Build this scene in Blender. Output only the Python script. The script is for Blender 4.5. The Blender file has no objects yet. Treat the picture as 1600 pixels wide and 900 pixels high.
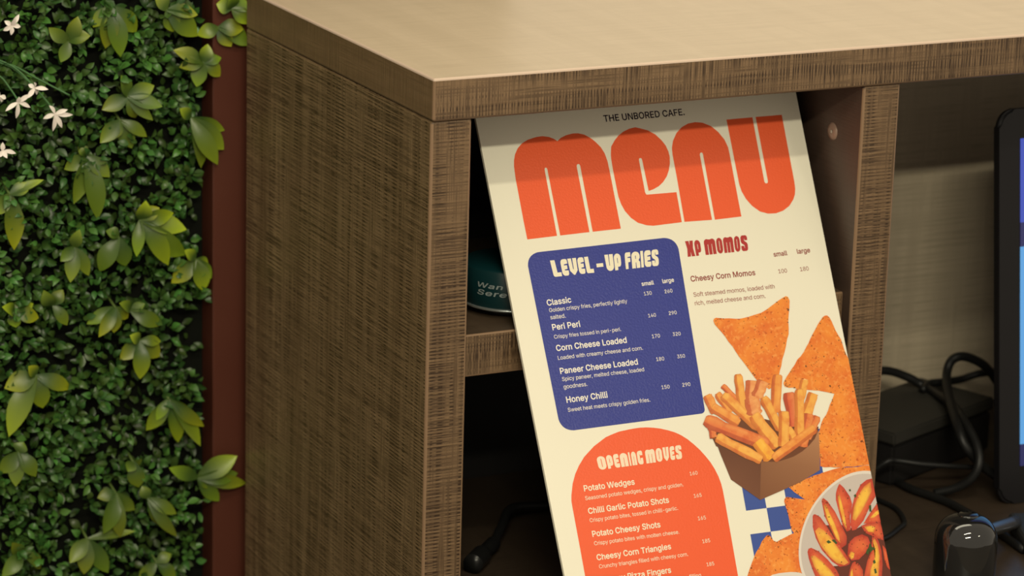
import bpy, bmesh, math, random
from mathutils import Vector, Matrix
from mathutils.geometry import tessellate_polygon

SC = bpy.context.scene
COL = SC.collection
H = 1.05                      # worktop height above the floor
# ---------------------------------------------------------------- camera
cam_d = bpy.data.cameras.new('camera')
cam = bpy.data.objects.new('camera', cam_d)
COL.objects.link(cam)
SC.camera = cam
CR = Vector((0.89772371, -0.43975462, 0.02660858))
CU = Vector((0.09759082, 0.25739395, 0.9613659))
CF = Vector((0.42961398, 0.8604442, -0.27398467))
M = Matrix((CR, CU, -CF)).transposed().to_4x4()
M.translation = Vector((-1.03452535, -2.22457983, 0.524310835 + H))
cam.matrix_world = M
cam_d.sensor_width = 36.0
cam_d.lens = 4817.96558 * 36.0 / 1600.0
cam_d.clip_start = 0.05
cam_d.dof.use_dof = True
cam_d.dof.focus_distance = 2.62
cam_d.dof.aperture_fstop = 6.5
# ---------------------------------------------------------------- world, lights, exposure
W = bpy.data.worlds.new('room_light')
SC.world = W
W.use_nodes = True
bg = W.node_tree.nodes['Background']
bg.inputs[0].default_value = (1.0, 0.87, 0.68, 1)
bg.inputs[1].default_value = 0.63
SC.view_settings.view_transform = 'Standard'
SC.view_settings.look = 'None'
SC.view_settings.exposure = 0.0
SC.view_settings.gamma = 1.0
SC.view_settings.use_curve_mapping = False

def area(name, loc, target, sx, sy, power, color):
    d = bpy.data.lights.new(name, 'AREA')
    d.shape = 'RECTANGLE'; d.size = sx; d.size_y = sy
    d.energy = power; d.color = color
    o = bpy.data.objects.new(name, d); COL.objects.link(o)
    o.location = loc
    v = Vector(target) - Vector(loc)
    # local x stays along world x
    z = -v.normalized(); x = Vector((1, 0, 0)); x = (x - z * x.dot(z)).normalized(); y = z.cross(x)
    m = Matrix((x, y, z)).transposed().to_4x4(); m.translation = Vector(loc); o.matrix_world = m
    return o
WARM = (1.0, 0.92, 0.69)
ZB = H - 0.036 + 3.0 * math.tan(math.radians(29.4))
area('ceiling_strip_far', (-1.05, -3.0, ZB), (0.2, 0.1, H - 0.2), 1.2, 0.09, 48, WARM)
area('ceiling_lamp_far', (1.62, -3.0, ZB), (0.15, 0.05, H - 0.2), 0.22, 0.09, 6, WARM)
area('ceiling_strip_near', (-0.25, -1.35, H - 0.036 + 1.35 * math.tan(math.radians(48.2))), (0.2, 0.1, H - 0.2), 0.95, 0.06, 12.5, WARM)
area('ceiling_panel_above', (0.2, 0.55, H + 1.5), (0.3, 0.55, H), 1.8, 0.8, 25, WARM)

# ---------------------------------------------------------------- helpers
def mat(name, color, rough=0.5, spec=0.3, metal=0.0, emit=None, estr=1.0, coat=0.0):
    m = bpy.data.materials.new(name); m.use_nodes = True
    b = m.node_tree.nodes['Principled BSDF']
    b.inputs['Base Color'].default_value = (*color, 1)
    b.inputs['Roughness'].default_value = rough
    b.inputs['Metallic'].default_value = metal
    b.inputs['Specular IOR Level'].default_value = spec
    b.inputs['Coat Weight'].default_value = coat
    if emit:
        b.inputs['Emission Color'].default_value = (*emit, 1); b.inputs['Emission Strength'].default_value = estr
    return m

def nodes(m): return m.node_tree.nodes, m.node_tree.links, m.node_tree.nodes['Principled BSDF']

def attr_mat(name, rough=0.5, spec=0.5, sub=0.0):
    m = mat(name, (1, 1, 1), rough, spec)
    N, L, b = nodes(m)
    a = N.new('ShaderNodeAttribute'); a.attribute_name = 'tint'
    L.new(a.outputs['Color'], b.inputs['Base Color'])
    return m

def laminate(name, main, cross, base, dark, light, contrast=1.0, comb=0.5, rough=0.42, bump=0.25, fine=620.0):
    """woven wood-look laminate; main = axis (0,1,2) along which the long fibres run"""
    m = mat(name, base, rough, 0.45)
    N, L, b = nodes(m)
    tc = N.new('ShaderNodeTexCoord')
    def stretched(axis, across, along, detail, seed):
        mp = N.new('ShaderNodeMapping')
        s = [across] * 3; s[axis] = along
        mp.inputs['Scale'].default_value = s
        mp.inputs['Location'].default_value = (seed, seed * 1.7, seed * .6)
        L.new(tc.outputs['Object'], mp.inputs['Vector'])
        n = N.new('ShaderNodeTexNoise'); n.inputs['Scale'].default_value = 1.0
        n.inputs['Detail'].default_value = detail; n.inputs['Roughness'].default_value = 0.6
        L.new(mp.outputs['Vector'], n.inputs['Vector'])
        return n.outputs['Fac']
    def ramp(src, a, bb):
        r = N.new('ShaderNodeMapRange'); r.inputs['From Min'].default_value = a; r.inputs['From Max'].default_value = bb
        L.new(src, r.inputs['Value']); return r.outputs['Result']
    def math2(op, x, y):
        n = N.new('ShaderNodeMath'); n.operation = op
        for i, v in enumerate((x, y)):
            if isinstance(v, (int, float)): n.inputs[i].default_value = v
            else: L.new(v, n.inputs[i])
        return n.outputs[0]
    patch = ramp(stretched(cross, 55.0, 16.0, 1.0, 5.9), 0.36, 0.64)      # where the long fibres show most
    lines = ramp(stretched(main, fine, 7.0, 2.0, 3.1), 0.56, 0.40)       # long dark fibres
    wires = ramp(stretched(cross, fine * 1.1, 14.0, 2.0, 7.7), 0.55, 0.40)   # finer fibres across them
    mpw = N.new('ShaderNodeMapping'); sw = [1.0] * 3; sw[main] = 0.07; mpw.inputs['Scale'].default_value = sw
    L.new(tc.outputs['Object'], mpw.inputs['Vector'])
    wv = N.new('ShaderNodeTexWave'); wv.wave_type = 'BANDS'; wv.bands_direction = 'XYZ'[cross]
    wv.inputs['Scale'].default_value = fine * 0.19; wv.inputs['Distortion'].default_value = 5.0
    wv.inputs['Detail'].default_value = 3.0; wv.inputs['Detail Scale'].default_value = 1.6; wv.inputs['Detail Roughness'].default_value = 0.6
    L.new(mpw.outputs['Vector'], wv.inputs['Vector'])
    patch2 = ramp(stretched(cross, 130.0, 7.0, 2.0, 21.0), 0.34, 0.60)
    combs = math2('MULTIPLY', ramp(wv.outputs['Fac'], 0.62, 0.12), math2('MULTIPLY', patch2, comb))
    pale_lines = ramp(stretched(main, fine * 1.1, 12.0, 1.0, 9.4), 0.56, 0.74)  # lighter fibres that thin out the dark ones
    band = ramp(stretched(cross, 38.0, 1.2, 3.0, 11.3), 0.32, 0.68)      # broad tone bands
    t1 = math2('MULTIPLY', lines, math2('ADD', 0.42, math2('MULTIPLY', patch, 0.58)))
    t2 = math2('MULTIPLY', wires, math2('SUBTRACT', 0.60, math2('MULTIPLY', patch, 0.35)))
    tot = math2('MAXIMUM', math2('MAXIMUM', math2('MULTIPLY', t1, 0.9), t2), combs)
    tot = math2('MAXIMUM', math2('SUBTRACT', tot, math2('MULTIPLY', pale_lines, 0.25)), 0.0)
    tot = math2('MULTIPLY', tot, contrast)
    mix1 = N.new('ShaderNodeMix'); mix1.data_type = 'RGBA'
    mix1.inputs['A'].default_value = (*base, 1); mix1.inputs['B'].default_value = (*light, 1)
    L.new(band, mix1.inputs['Factor'])
    mix2 = N.new('ShaderNodeMix'); mix2.data_type = 'RGBA'
    L.new(mix1.outputs['Result'], mix2.inputs['A']); mix2.inputs['B'].default_value = (*dark, 1)
    L.new(tot, mix2.inputs['Factor'])
    L.new(mix2.outputs['Result'], b.inputs['Base Color'])
    bp = N.new('ShaderNodeBump'); bp.inputs['Strength'].default_value = bump; bp.inputs['Distance'].default_value = 0.0004
    bp.invert = True
    L.new(tot, bp.inputs['Height']); L.new(bp.outputs['Normal'], b.inputs['Normal'])
    return m

def link(name, me, m=None, parent=None):
    """links a mesh given in world metres; a child is re-based on its parent"""
    o = bpy.data.objects.new(name, me); COL.objects.link(o)
    if m is not None:
        if isinstance(m, (list, tuple)):
            for x in m: me.materials.append(x)
        else: me.materials.append(m)
    if parent is not None:
        o.parent = parent
        b = parent; off = Vector((0, 0, 0))
        while b is not None:
            off += b.location; b = b.parent
        me.transform(Matrix.Translation(-off))
    return o

def rebase(o, origin):
    o.data.transform(Matrix.Translation(-Vector(origin))); o.location = origin; return o

def from_bm(bm, name, smooth=False):
    bmesh.ops.recalc_face_normals(bm, faces=bm.faces)
    me = bpy.data.meshes.new(name); bm.to_mesh(me); bm.free()
    if smooth:
        for p in me.polygons: p.use_smooth = True
    return me

def box_me(name, lo, hi, bevel=0.0, seg=2):
    bm = bmesh.new()
    bmesh.ops.create_cube(bm, size=1.0)
    c = [(a + b) / 2 for a, b in zip(lo, hi)]; s = [b - a for a, b in zip(lo, hi)]
    for v in bm.verts: v.co = Vector((c[0] + v.co.x * s[0], c[1] + v.co.y * s[1], c[2] + v.co.z * s[2]))
    if bevel:
        bmesh.ops.bevel(bm, geom=list(bm.edges), offset=bevel, segments=seg, affect='EDGES', profile=0.5)
    return from_bm(bm, name)

def set_props(o, label=None, cat=None, group=None, kind=None):
    for k, v in (('label', label), ('category', cat), ('group', group), ('kind', kind)):
        if v: o[k] = v
    return o

def empty(name, loc, label=None, cat=None, group=None, kind=None):
    o = bpy.data.objects.new(name, None); COL.objects.link(o)
    o.empty_display_size = 0.02; o.location = loc
    return set_props(o, label, cat, group, kind)

def catmull(P, n=8):
    P = [Vector(p) for p in P]; Q = [P[0] * 2 - P[1]] + P + [P[-1] * 2 - P[-2]]; out = []
    for i in range(1, len(Q) - 2):
        a, b, c, d = Q[i - 1], Q[i], Q[i + 1], Q[i + 2]
        for k in range(n):
            t = k / n
            out.append(0.5 * ((2 * b) + (c - a) * t + (2 * a - 5 * b + 4 * c - d) * t * t + (3 * b - a - 3 * c + d) * t ** 3))
    out.append(P[-1]); return out

def tube_bm(bm, path, r, seg=10):
    path = [Vector(p) for p in path]; rings = []
    up = Vector((0.3, 0.2, 1)).normalized()
    for i, p in enumerate(path):
        d = (path[min(i + 1, len(path) - 1)] - path[max(i - 1, 0)]).normalized()
        x = (up - d * up.dot(d)).normalized(); up = x; y = d.cross(x)
        rr = r(i / (len(path) - 1)) if callable(r) else r
        rings.append([bm.verts.new(p + (x * math.cos(2 * math.pi * k / seg) + y * math.sin(2 * math.pi * k / seg)) * rr) for k in range(seg)])
    for a, b in zip(rings, rings[1:]):
        for k in range(seg): bm.faces.new((a[k], a[(k + 1) % seg], b[(k + 1) % seg], b[k]))
    bm.faces.new(rings[0][::-1]); bm.faces.new(rings[-1])

def tube_me(name, pts, r, n=8, seg=10):
    bm = bmesh.new(); tube_bm(bm, catmull(pts, n), r, seg); return from_bm(bm, name, True)

def lathe_me(name, prof, seg=48, center=(0, 0, 0)):
    bm = bmesh.new(); rings = []
    cx, cy, cz = center
    for r, z in prof:
        if r < 1e-6: rings.append([bm.verts.new((cx, cy, cz + z))])
        else: rings.append([bm.verts.new((cx + r * math.cos(2 * math.pi * k / seg), cy + r * math.sin(2 * math.pi * k / seg), cz + z)) for k in range(seg)])
    for a, b in zip(rings, rings[1:]):
        for k in range(seg):
            k2 = (k + 1) % seg
            if len(a) == 1 and len(b) == 1: continue
            if len(a) == 1: bm.faces.new((a[0], b[k2], b[k]))
            elif len(b) == 1: bm.faces.new((a[k], a[k2], b[0]))
            else: bm.faces.new((a[k], a[k2], b[k2], b[k]))
    return from_bm(bm, name, True)

# ---------------------------------------------------------------- data: letter outlines and the printed artwork
GLYPH = {
'0 ':(188,[]),
'0,':(188,[[[40,-121],[81,-121],[86,-118],[139,69],[131,73],[71,73],[66,71],[36,-116]]]),
'0-':(453,[[[116,186],[337,186],[337,246],[117,246],[112,241],[112,191]]]),
'0.':(188,[[[83,-5],[104,-5],[119,0],[135,15],[142,30],[142,50],[136,65],[119,82],[109,85],[94,89],[74,84],[54,66],[50,55],[49,30],[54,16],[71,0]]]),
'00':(453,[[[225,-9],[261,-5],[296,6],[326,24],[351,49],[371,80],[385,111],[397,151],[405,201],[407,251],[405,306],[398,351],[386,396],[367,436],[346,465],[323,486],[296,503],[261,514],[231,518],[191,514],[156,503],[130,486],[101,458],[81,428],[67,396],[56,356],[48,306],[46,256],[48,201],[55,156],[68,111],[86,72],[104,46],[126,25],[155,6],[191,-5]],[[201,55],[181,63],[150,91],[136,116],[125,146],[117,176],[111,251],[117,331],[135,391],[162,431],[181,446],[201,454],[226,458],[246,455],[271,446],[291,431],[316,395],[327,366],[336,331],[342,256],[336,176],[318,116],[303,91],[289,76],[271,63],[251,55],[226,52]]]),
'01':(453,[[[78,-2],[389,-2],[393,3],[393,53],[389,57],[278,58],[278,508],[274,511],[199,511],[180,498],[84,428],[84,358],[89,358],[210,443],[210,58],[79,57],[74,53],[74,3]]]),
'02':(453,[[[66,-2],[387,-2],[391,3],[391,53],[387,59],[159,63],[362,295],[379,338],[383,373],[381,398],[374,423],[361,448],[332,481],[308,498],[262,513],[227,518],[197,515],[167,509],[142,498],[120,483],[99,463],[85,443],[73,418],[66,388],[64,363],[67,360],[127,361],[134,398],[152,428],[172,445],[187,452],[222,458],[257,453],[287,438],[307,416],[316,388],[62,48],[62,3]]]),
'03':(453,[[[215,-9],[252,-7],[312,12],[335,26],[357,46],[385,91],[395,141],[393,171],[384,201],[370,226],[354,246],[337,261],[312,276],[277,288],[232,292],[230,296],[372,458],[374,506],[372,511],[367,511],[72,511],[68,506],[69,451],[172,448],[277,446],[279,441],[156,301],[157,246],[232,243],[272,233],[292,220],[313,196],[325,166],[326,126],[322,111],[311,91],[290,71],[257,57],[237,53],[167,61],[152,67],[126,91],[107,134],[47,134],[42,131],[47,101],[56,76],[68,56],[87,36],[107,20],[137,6],[187,-7]]]),
'04':(453,[[[283,-2],[344,-2],[345,98],[348,103],[414,103],[415,163],[348,166],[345,168],[345,318],[338,320],[281,318],[278,166],[113,168],[233,373],[313,508],[308,511],[248,511],[244,508],[38,159],[38,108],[43,103],[278,103],[280,3]]]),
'05':(453,[[[218,-9],[253,-6],[283,1],[313,16],[353,51],[371,76],[383,101],[390,136],[392,186],[388,211],[369,256],[333,299],[298,321],[273,330],[228,336],[193,332],[138,307],[152,446],[158,450],[363,450],[368,456],[368,506],[363,511],[123,511],[98,511],[94,506],[65,256],[68,251],[128,244],[143,254],[218,275],[253,269],[278,257],[301,236],[313,217],[324,181],[326,161],[321,126],[310,101],[293,80],[278,68],[243,54],[188,56],[173,62],[139,91],[131,106],[123,131],[59,131],[61,106],[69,81],[80,61],[98,39],[143,8],[188,-6]]]),
'06':(453,[[[225,-9],[257,-6],[282,0],[312,13],[332,27],[352,47],[369,71],[389,126],[389,186],[382,216],[372,241],[357,262],[339,281],[317,296],[267,313],[232,315],[185,306],[302,477],[323,506],[317,511],[252,511],[248,506],[109,301],[79,241],[63,186],[64,131],[71,101],[82,73],[97,51],[117,30],[142,13],[167,1]],[[217,51],[192,56],[177,64],[151,86],[138,106],[129,136],[128,176],[142,216],[172,248],[207,262],[237,262],[262,257],[277,250],[292,238],[312,212],[324,176],[324,136],[312,101],[287,71],[260,56],[242,52]]]),
'07':(453,[[[99,-2],[165,-2],[169,3],[393,448],[393,508],[390,511],[135,511],[60,509],[60,453],[65,450],[310,446],[318,443],[96,3]]]),
'08':(453,[[[222,-9],[260,-7],[290,-1],[320,11],[345,26],[365,43],[392,81],[399,106],[403,136],[397,176],[389,196],[369,226],[340,251],[307,266],[345,289],[360,307],[374,331],[384,381],[374,431],[346,471],[310,498],[280,510],[225,518],[170,510],[140,497],[105,471],[89,451],[78,431],[68,381],[78,331],[105,290],[146,266],[115,253],[83,226],[64,196],[51,156],[50,136],[53,106],[61,81],[75,57],[106,26],[135,9],[160,0]],[[185,56],[165,64],[145,77],[128,96],[122,111],[117,136],[124,171],[140,199],[170,221],[205,232],[245,232],[260,229],[285,219],[310,201],[321,186],[332,161],[335,141],[329,106],[312,81],[282,61],[245,52],[205,52]],[[195,296],[165,310],[145,334],[136,361],[136,391],[140,406],[155,431],[168,441],[210,457],[240,457],[255,452],[285,441],[308,416],[316,391],[316,361],[313,346],[295,318],[260,296]]]),
'09':(453,[[[132,-2],[202,0],[360,238],[383,293],[391,348],[389,378],[382,407],[371,433],[352,461],[335,478],[312,495],[282,509],[227,518],[192,514],[152,501],[122,483],[102,463],[84,438],[70,408],[64,378],[64,323],[70,293],[81,268],[97,245],[114,228],[137,212],[162,201],[187,195],[232,193],[277,225],[280,223],[130,3]],[[207,247],[172,261],[148,283],[139,298],[132,316],[127,348],[133,388],[147,418],[177,445],[207,457],[242,457],[277,445],[305,418],[320,388],[323,373],[324,328],[320,313],[304,283],[282,262],[262,251],[227,245]]]),
'0C':(510,[[[265,-9],[318,-4],[363,11],[383,22],[418,49],[437,71],[461,111],[474,161],[408,162],[400,141],[368,93],[268,56],[238,58],[208,66],[183,79],[163,95],[144,116],[127,146],[115,176],[108,211],[105,256],[115,331],[129,366],[143,391],[161,411],[187,431],[213,444],[238,451],[268,453],[353,411],[388,392],[408,346],[474,346],[461,396],[438,436],[421,456],[388,483],[363,498],[318,513],[268,518],[223,514],[183,502],[150,486],[118,461],[88,427],[68,394],[51,351],[42,306],[38,256],[42,206],[51,156],[70,111],[93,75],[118,47],[148,24],[188,4],[223,-5]]]),
'0G':(520,[[[267,-9],[308,-6],[348,5],[378,17],[403,34],[433,61],[456,96],[467,121],[476,156],[480,256],[283,258],[281,251],[283,197],[411,196],[411,171],[404,146],[395,126],[382,106],[363,86],[343,73],[318,62],[273,55],[238,58],[213,64],[188,76],[163,96],[144,116],[127,146],[114,181],[108,216],[105,256],[115,331],[126,361],[143,392],[163,414],[186,431],[208,442],[238,451],[263,454],[298,451],[343,433],[408,347],[468,347],[476,351],[462,396],[438,436],[420,456],[388,482],[338,506],[268,517],[218,513],[183,503],[148,486],[113,458],[90,431],[69,396],[51,351],[41,306],[38,256],[41,201],[51,156],[67,116],[91,76],[118,46],[148,23],[188,4],[223,-5]]]),
'0L':(393,[[[62,-2],[358,-2],[363,3],[363,53],[358,59],[128,60],[127,278],[127,508],[123,511],[63,511],[58,508],[58,3]]]),
'0S':(447,[[[220,-11],[261,-9],[291,-3],[324,9],[351,24],[373,44],[400,84],[407,109],[410,139],[408,164],[397,199],[360,239],[123,349],[117,374],[122,399],[141,429],[171,447],[221,457],[251,454],[276,448],[301,435],[319,419],[328,404],[336,377],[396,376],[403,379],[400,404],[391,429],[376,453],[341,485],[316,500],[286,511],[256,516],[216,517],[166,510],[141,501],[111,485],[90,469],[71,446],[53,404],[50,374],[55,339],[67,309],[86,286],[111,267],[181,238],[296,202],[321,187],[339,164],[344,139],[337,109],[316,81],[281,61],[246,52],[186,55],[151,68],[125,89],[115,104],[106,135],[101,139],[41,139],[36,134],[40,109],[51,79],[66,54],[97,24],[126,8],[156,-3]]]),
'0a':(389,[[[158,-11],[198,-6],[218,1],[243,15],[273,50],[276,-1],[339,-1],[339,249],[337,279],[331,304],[322,324],[303,349],[268,371],[113,370],[74,344],[60,329],[45,304],[41,289],[98,272],[228,324],[258,306],[266,294],[272,274],[274,254],[268,241],[258,234],[63,186],[43,165],[35,149],[28,109],[30,84],[38,59],[57,29],[74,14],[93,3],[113,-5]],[[163,49],[108,68],[98,84],[95,114],[99,129],[108,138],[223,172],[273,185],[274,139],[263,98],[243,72],[213,55],[188,49]]]),
'0b':(424,[[[224,-10],[261,-8],[291,2],[334,30],[356,56],[373,85],[390,150],[390,225],[383,260],[371,295],[356,320],[336,343],[311,364],[286,376],[261,383],[206,385],[171,375],[136,348],[116,325],[116,400],[114,510],[51,509],[51,0],[111,-2],[114,0],[116,57],[145,20],[171,2],[191,-6]],[[211,50],[181,56],[166,65],[148,80],[137,95],[120,140],[116,165],[116,215],[128,265],[135,280],[151,300],[181,321],[201,326],[226,327],[261,320],[291,299],[305,280],[322,235],[325,215],[325,165],[315,120],[291,80],[261,57],[241,51]]]),
'0c':(396,[[[205,-10],[332,42],[352,70],[364,100],[358,105],[302,118],[207,49],[162,58],[132,81],[109,120],[98,185],[110,255],[122,280],[143,305],[162,318],[187,326],[207,327],[281,275],[302,260],[363,275],[363,280],[332,335],[227,386],[177,384],[142,375],[117,362],[92,343],[68,315],[54,290],[42,260],[32,190],[35,150],[42,115],[54,85],[68,60],[92,33],[117,14],[147,0],[172,-7]]]),
'0d':(424,[[[192,-10],[237,-5],[267,10],[307,56],[311,50],[312,-1],[374,0],[374,505],[372,511],[311,510],[309,415],[307,322],[252,375],[217,385],[162,383],[137,376],[112,363],[87,343],[67,319],[54,295],[41,260],[34,225],[34,150],[41,115],[67,58],[87,33],[112,13],[162,-7]],[[192,50],[158,60],[133,80],[122,95],[104,140],[98,190],[110,260],[130,295],[163,320],[182,326],[217,327],[242,321],[262,310],[287,282],[299,260],[304,240],[310,185],[304,140],[298,120],[288,95],[277,80],[262,67],[242,56],[222,51]]]),
'0e':(404,[[[210,-10],[262,-5],[282,2],[317,22],[337,39],[350,55],[367,90],[307,107],[292,84],[212,48],[172,54],[149,65],[122,90],[105,125],[102,165],[367,167],[373,170],[371,235],[358,285],[335,325],[302,358],[287,367],[247,382],[207,386],[172,384],[142,375],[114,360],[92,344],[68,315],[52,288],[34,220],[32,185],[35,150],[42,115],[54,85],[72,55],[89,35],[117,14],[147,0],[177,-7]],[[102,223],[99,230],[112,270],[133,300],[162,320],[187,326],[227,326],[257,315],[275,300],[297,265],[302,223]]]),
'0f':(254,[[[83,-2],[139,-2],[144,3],[145,323],[224,325],[230,328],[229,379],[145,383],[145,433],[149,448],[159,462],[174,469],[229,468],[244,518],[241,523],[169,531],[134,521],[121,513],[95,488],[84,468],[80,453],[79,382],[9,381],[4,378],[4,328],[9,325],[80,323],[79,3]]]),
'0g':(425,[[[205,-153],[267,-145],[312,-127],[337,-108],[365,-68],[372,-38],[374,-8],[374,377],[367,381],[312,380],[311,327],[307,323],[280,357],[252,375],[237,381],[192,386],[167,384],[137,376],[111,362],[70,322],[53,292],[43,267],[35,232],[34,157],[42,117],[54,87],[71,62],[88,42],[112,25],[137,12],[162,6],[217,4],[237,8],[267,22],[287,39],[307,65],[309,62],[306,-33],[295,-58],[281,-73],[262,-84],[232,-93],[207,-95],[172,-91],[102,-40],[50,-68],[57,-85],[77,-108],[112,-133],[156,-148]],[[192,62],[167,67],[147,77],[122,102],[105,142],[98,192],[105,242],[121,282],[132,297],[147,311],[167,321],[182,326],[214,327],[242,321],[260,312],[277,298],[289,282],[306,237],[309,217],[309,167],[298,122],[275,87],[262,76],[242,67],[222,63]]]),
'0h':(410,[[[55,-2],[111,-2],[116,3],[117,248],[126,278],[136,294],[151,308],[176,322],[211,327],[236,323],[256,315],[271,303],[282,288],[291,263],[294,233],[296,-2],[357,-2],[359,3],[358,248],[352,298],[342,323],[313,358],[296,370],[276,379],[251,385],[226,386],[201,384],[176,377],[150,363],[131,346],[116,323],[116,508],[111,511],[51,509],[51,3]]]),
'0i':(167,[[[54,-2],[114,-2],[116,3],[116,378],[109,381],[54,381],[51,378],[51,3]],[[70,443],[94,442],[104,446],[123,463],[127,473],[127,493],[120,508],[114,514],[91,523],[84,526],[53,513],[45,503],[39,483],[45,463],[60,448]]]),
'0l':(189,[[[111,-2],[183,3],[171,55],[136,55],[128,58],[122,63],[116,83],[116,498],[116,508],[111,511],[56,511],[51,508],[53,58],[60,38],[73,18],[91,6]]]),
'0m':(610,[[[55,-2],[111,-2],[116,3],[117,258],[121,274],[136,300],[146,310],[171,324],[201,328],[236,320],[261,298],[270,278],[272,3],[276,-2],[336,-1],[338,263],[353,298],[375,318],[386,323],[441,326],[471,311],[485,293],[491,278],[494,253],[494,78],[496,-2],[556,-2],[559,3],[557,283],[552,308],[543,328],[530,348],[514,363],[496,374],[461,386],[416,387],[401,384],[381,377],[351,359],[316,319],[304,343],[287,363],[271,375],[246,385],[216,388],[186,384],[146,362],[131,348],[116,324],[114,378],[111,381],[56,381],[51,378],[51,3]]]),
'0n':(410,[[[55,-2],[111,-2],[116,3],[117,248],[126,278],[136,294],[151,308],[176,322],[206,327],[236,323],[256,315],[271,303],[285,283],[291,263],[294,233],[296,-2],[357,-2],[359,3],[359,118],[359,238],[352,298],[342,323],[313,358],[296,370],[256,384],[201,384],[176,377],[151,364],[131,346],[116,323],[114,378],[111,381],[56,381],[51,378],[51,3]]]),
'0o':(415,[[[205,-10],[242,-7],[272,1],[301,15],[326,35],[343,55],[358,80],[372,114],[381,150],[383,185],[381,225],[373,260],[361,290],[342,322],[322,344],[302,360],[273,375],[242,384],[212,386],[172,384],[142,375],[112,359],[72,321],[54,290],[42,260],[35,225],[32,185],[42,115],[54,85],[72,55],[92,33],[117,14],[147,0],[172,-7]],[[192,50],[167,56],[147,67],[122,95],[109,120],[99,190],[110,255],[132,295],[147,309],[167,320],[187,326],[222,327],[248,320],[267,309],[283,295],[297,275],[312,235],[315,215],[316,160],[311,135],[297,100],[272,70],[252,58],[232,51],[207,48]]]),
'0p':(424,[[[55,-145],[111,-145],[116,-140],[121,51],[146,19],[186,-4],[231,-10],[261,-8],[311,13],[336,32],[356,56],[373,85],[383,115],[390,150],[392,190],[390,225],[382,265],[371,295],[344,335],[316,361],[286,376],[256,384],[206,385],[166,372],[136,348],[116,321],[113,380],[52,380],[51,-140]],[[211,50],[181,56],[166,65],[148,80],[137,95],[120,140],[116,165],[116,215],[128,265],[135,280],[151,300],[181,321],[201,326],[226,327],[261,320],[291,299],[305,280],[322,235],[325,215],[325,165],[315,120],[291,80],[261,57],[241,51]]]),
'0r':(259,[[[55,-2],[111,-2],[116,3],[117,253],[128,283],[141,298],[171,318],[241,320],[245,323],[241,384],[191,385],[151,369],[134,353],[116,331],[114,378],[111,381],[56,381],[51,378],[51,3]]]),
'0s':(365,[[[157,-9],[209,-9],[264,6],[295,26],[314,46],[325,66],[331,86],[333,106],[330,131],[323,151],[308,171],[289,188],[259,203],[139,236],[124,246],[113,261],[113,291],[123,306],[144,322],[169,329],[209,329],[229,322],[249,306],[269,275],[324,289],[318,311],[300,341],[284,356],[254,374],[234,381],[204,385],[159,385],[139,381],[94,362],[62,331],[54,316],[47,291],[48,251],[56,226],[71,206],[89,192],[119,177],[239,143],[254,132],[261,121],[266,101],[257,76],[229,56],[204,49],[159,49],[126,61],[111,76],[94,109],[37,96],[35,91],[47,56],[74,23],[109,2]]]),
'0t':(227,[[[138,-3],[215,2],[204,52],[199,56],[154,54],[139,61],[132,72],[130,322],[134,325],[204,325],[206,377],[199,381],[129,382],[128,442],[126,472],[64,472],[62,382],[9,381],[4,378],[4,327],[59,325],[63,322],[63,92],[67,62],[74,42],[89,21],[114,4]]]),
'0u':(410,[[[179,-7],[211,-4],[256,14],[278,33],[291,52],[296,48],[296,3],[300,-2],[356,-2],[359,3],[359,378],[356,381],[296,381],[294,378],[293,133],[281,98],[262,73],[231,56],[201,52],[176,55],[156,62],[136,80],[126,94],[119,113],[116,143],[116,378],[111,381],[51,379],[52,113],[59,78],[70,53],[96,21],[136,0]]]),
'0w':(567,[[[140,-2],[196,-2],[201,1],[281,295],[286,296],[366,0],[426,-2],[431,1],[547,378],[541,381],[481,381],[476,373],[403,93],[396,71],[316,381],[256,381],[250,378],[171,74],[166,82],[89,378],[86,381],[26,381],[21,378],[135,3]]]),
'0y':(389,[[[117,-143],[140,-138],[179,-108],[372,377],[365,381],[305,381],[302,377],[195,61],[186,87],[87,377],[80,381],[20,381],[16,377],[160,2],[160,-3],[135,-63],[65,-83],[58,-88],[45,-138],[50,-141]]]),
'1 ':(188,[]),
'1.':(188,[[[82,-20],[109,-20],[124,-15],[143,0],[157,25],[157,55],[149,73],[129,94],[109,101],[94,104],[64,96],[42,75],[34,55],[34,25],[40,10],[64,-14]]]),
'1A':(480,[[[14,-17],[84,-17],[97,-12],[144,123],[149,125],[334,124],[383,-12],[394,-17],[464,-17],[474,-13],[480,-2],[478,8],[375,288],[289,519],[274,526],[199,526],[189,521],[1,8],[0,-7]],[[179,216],[176,218],[178,223],[239,404],[254,360],[302,218]]]),
'1B':(456,[[[58,-17],[288,-14],[323,-8],[353,4],[378,18],[400,38],[415,58],[428,88],[435,133],[433,163],[425,193],[406,228],[388,247],[356,268],[380,283],[399,308],[413,348],[413,398],[399,443],[383,468],[363,488],[338,505],[308,517],[278,523],[238,526],[58,526],[46,518],[43,508],[43,-2],[48,-12]],[[143,75],[143,214],[248,214],[283,209],[312,193],[334,163],[338,138],[336,118],[318,93],[303,83],[278,77],[243,74]],[[143,302],[143,435],[263,433],[283,427],[299,418],[311,403],[319,368],[318,358],[308,335],[293,319],[268,307],[238,302]]]),
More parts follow.
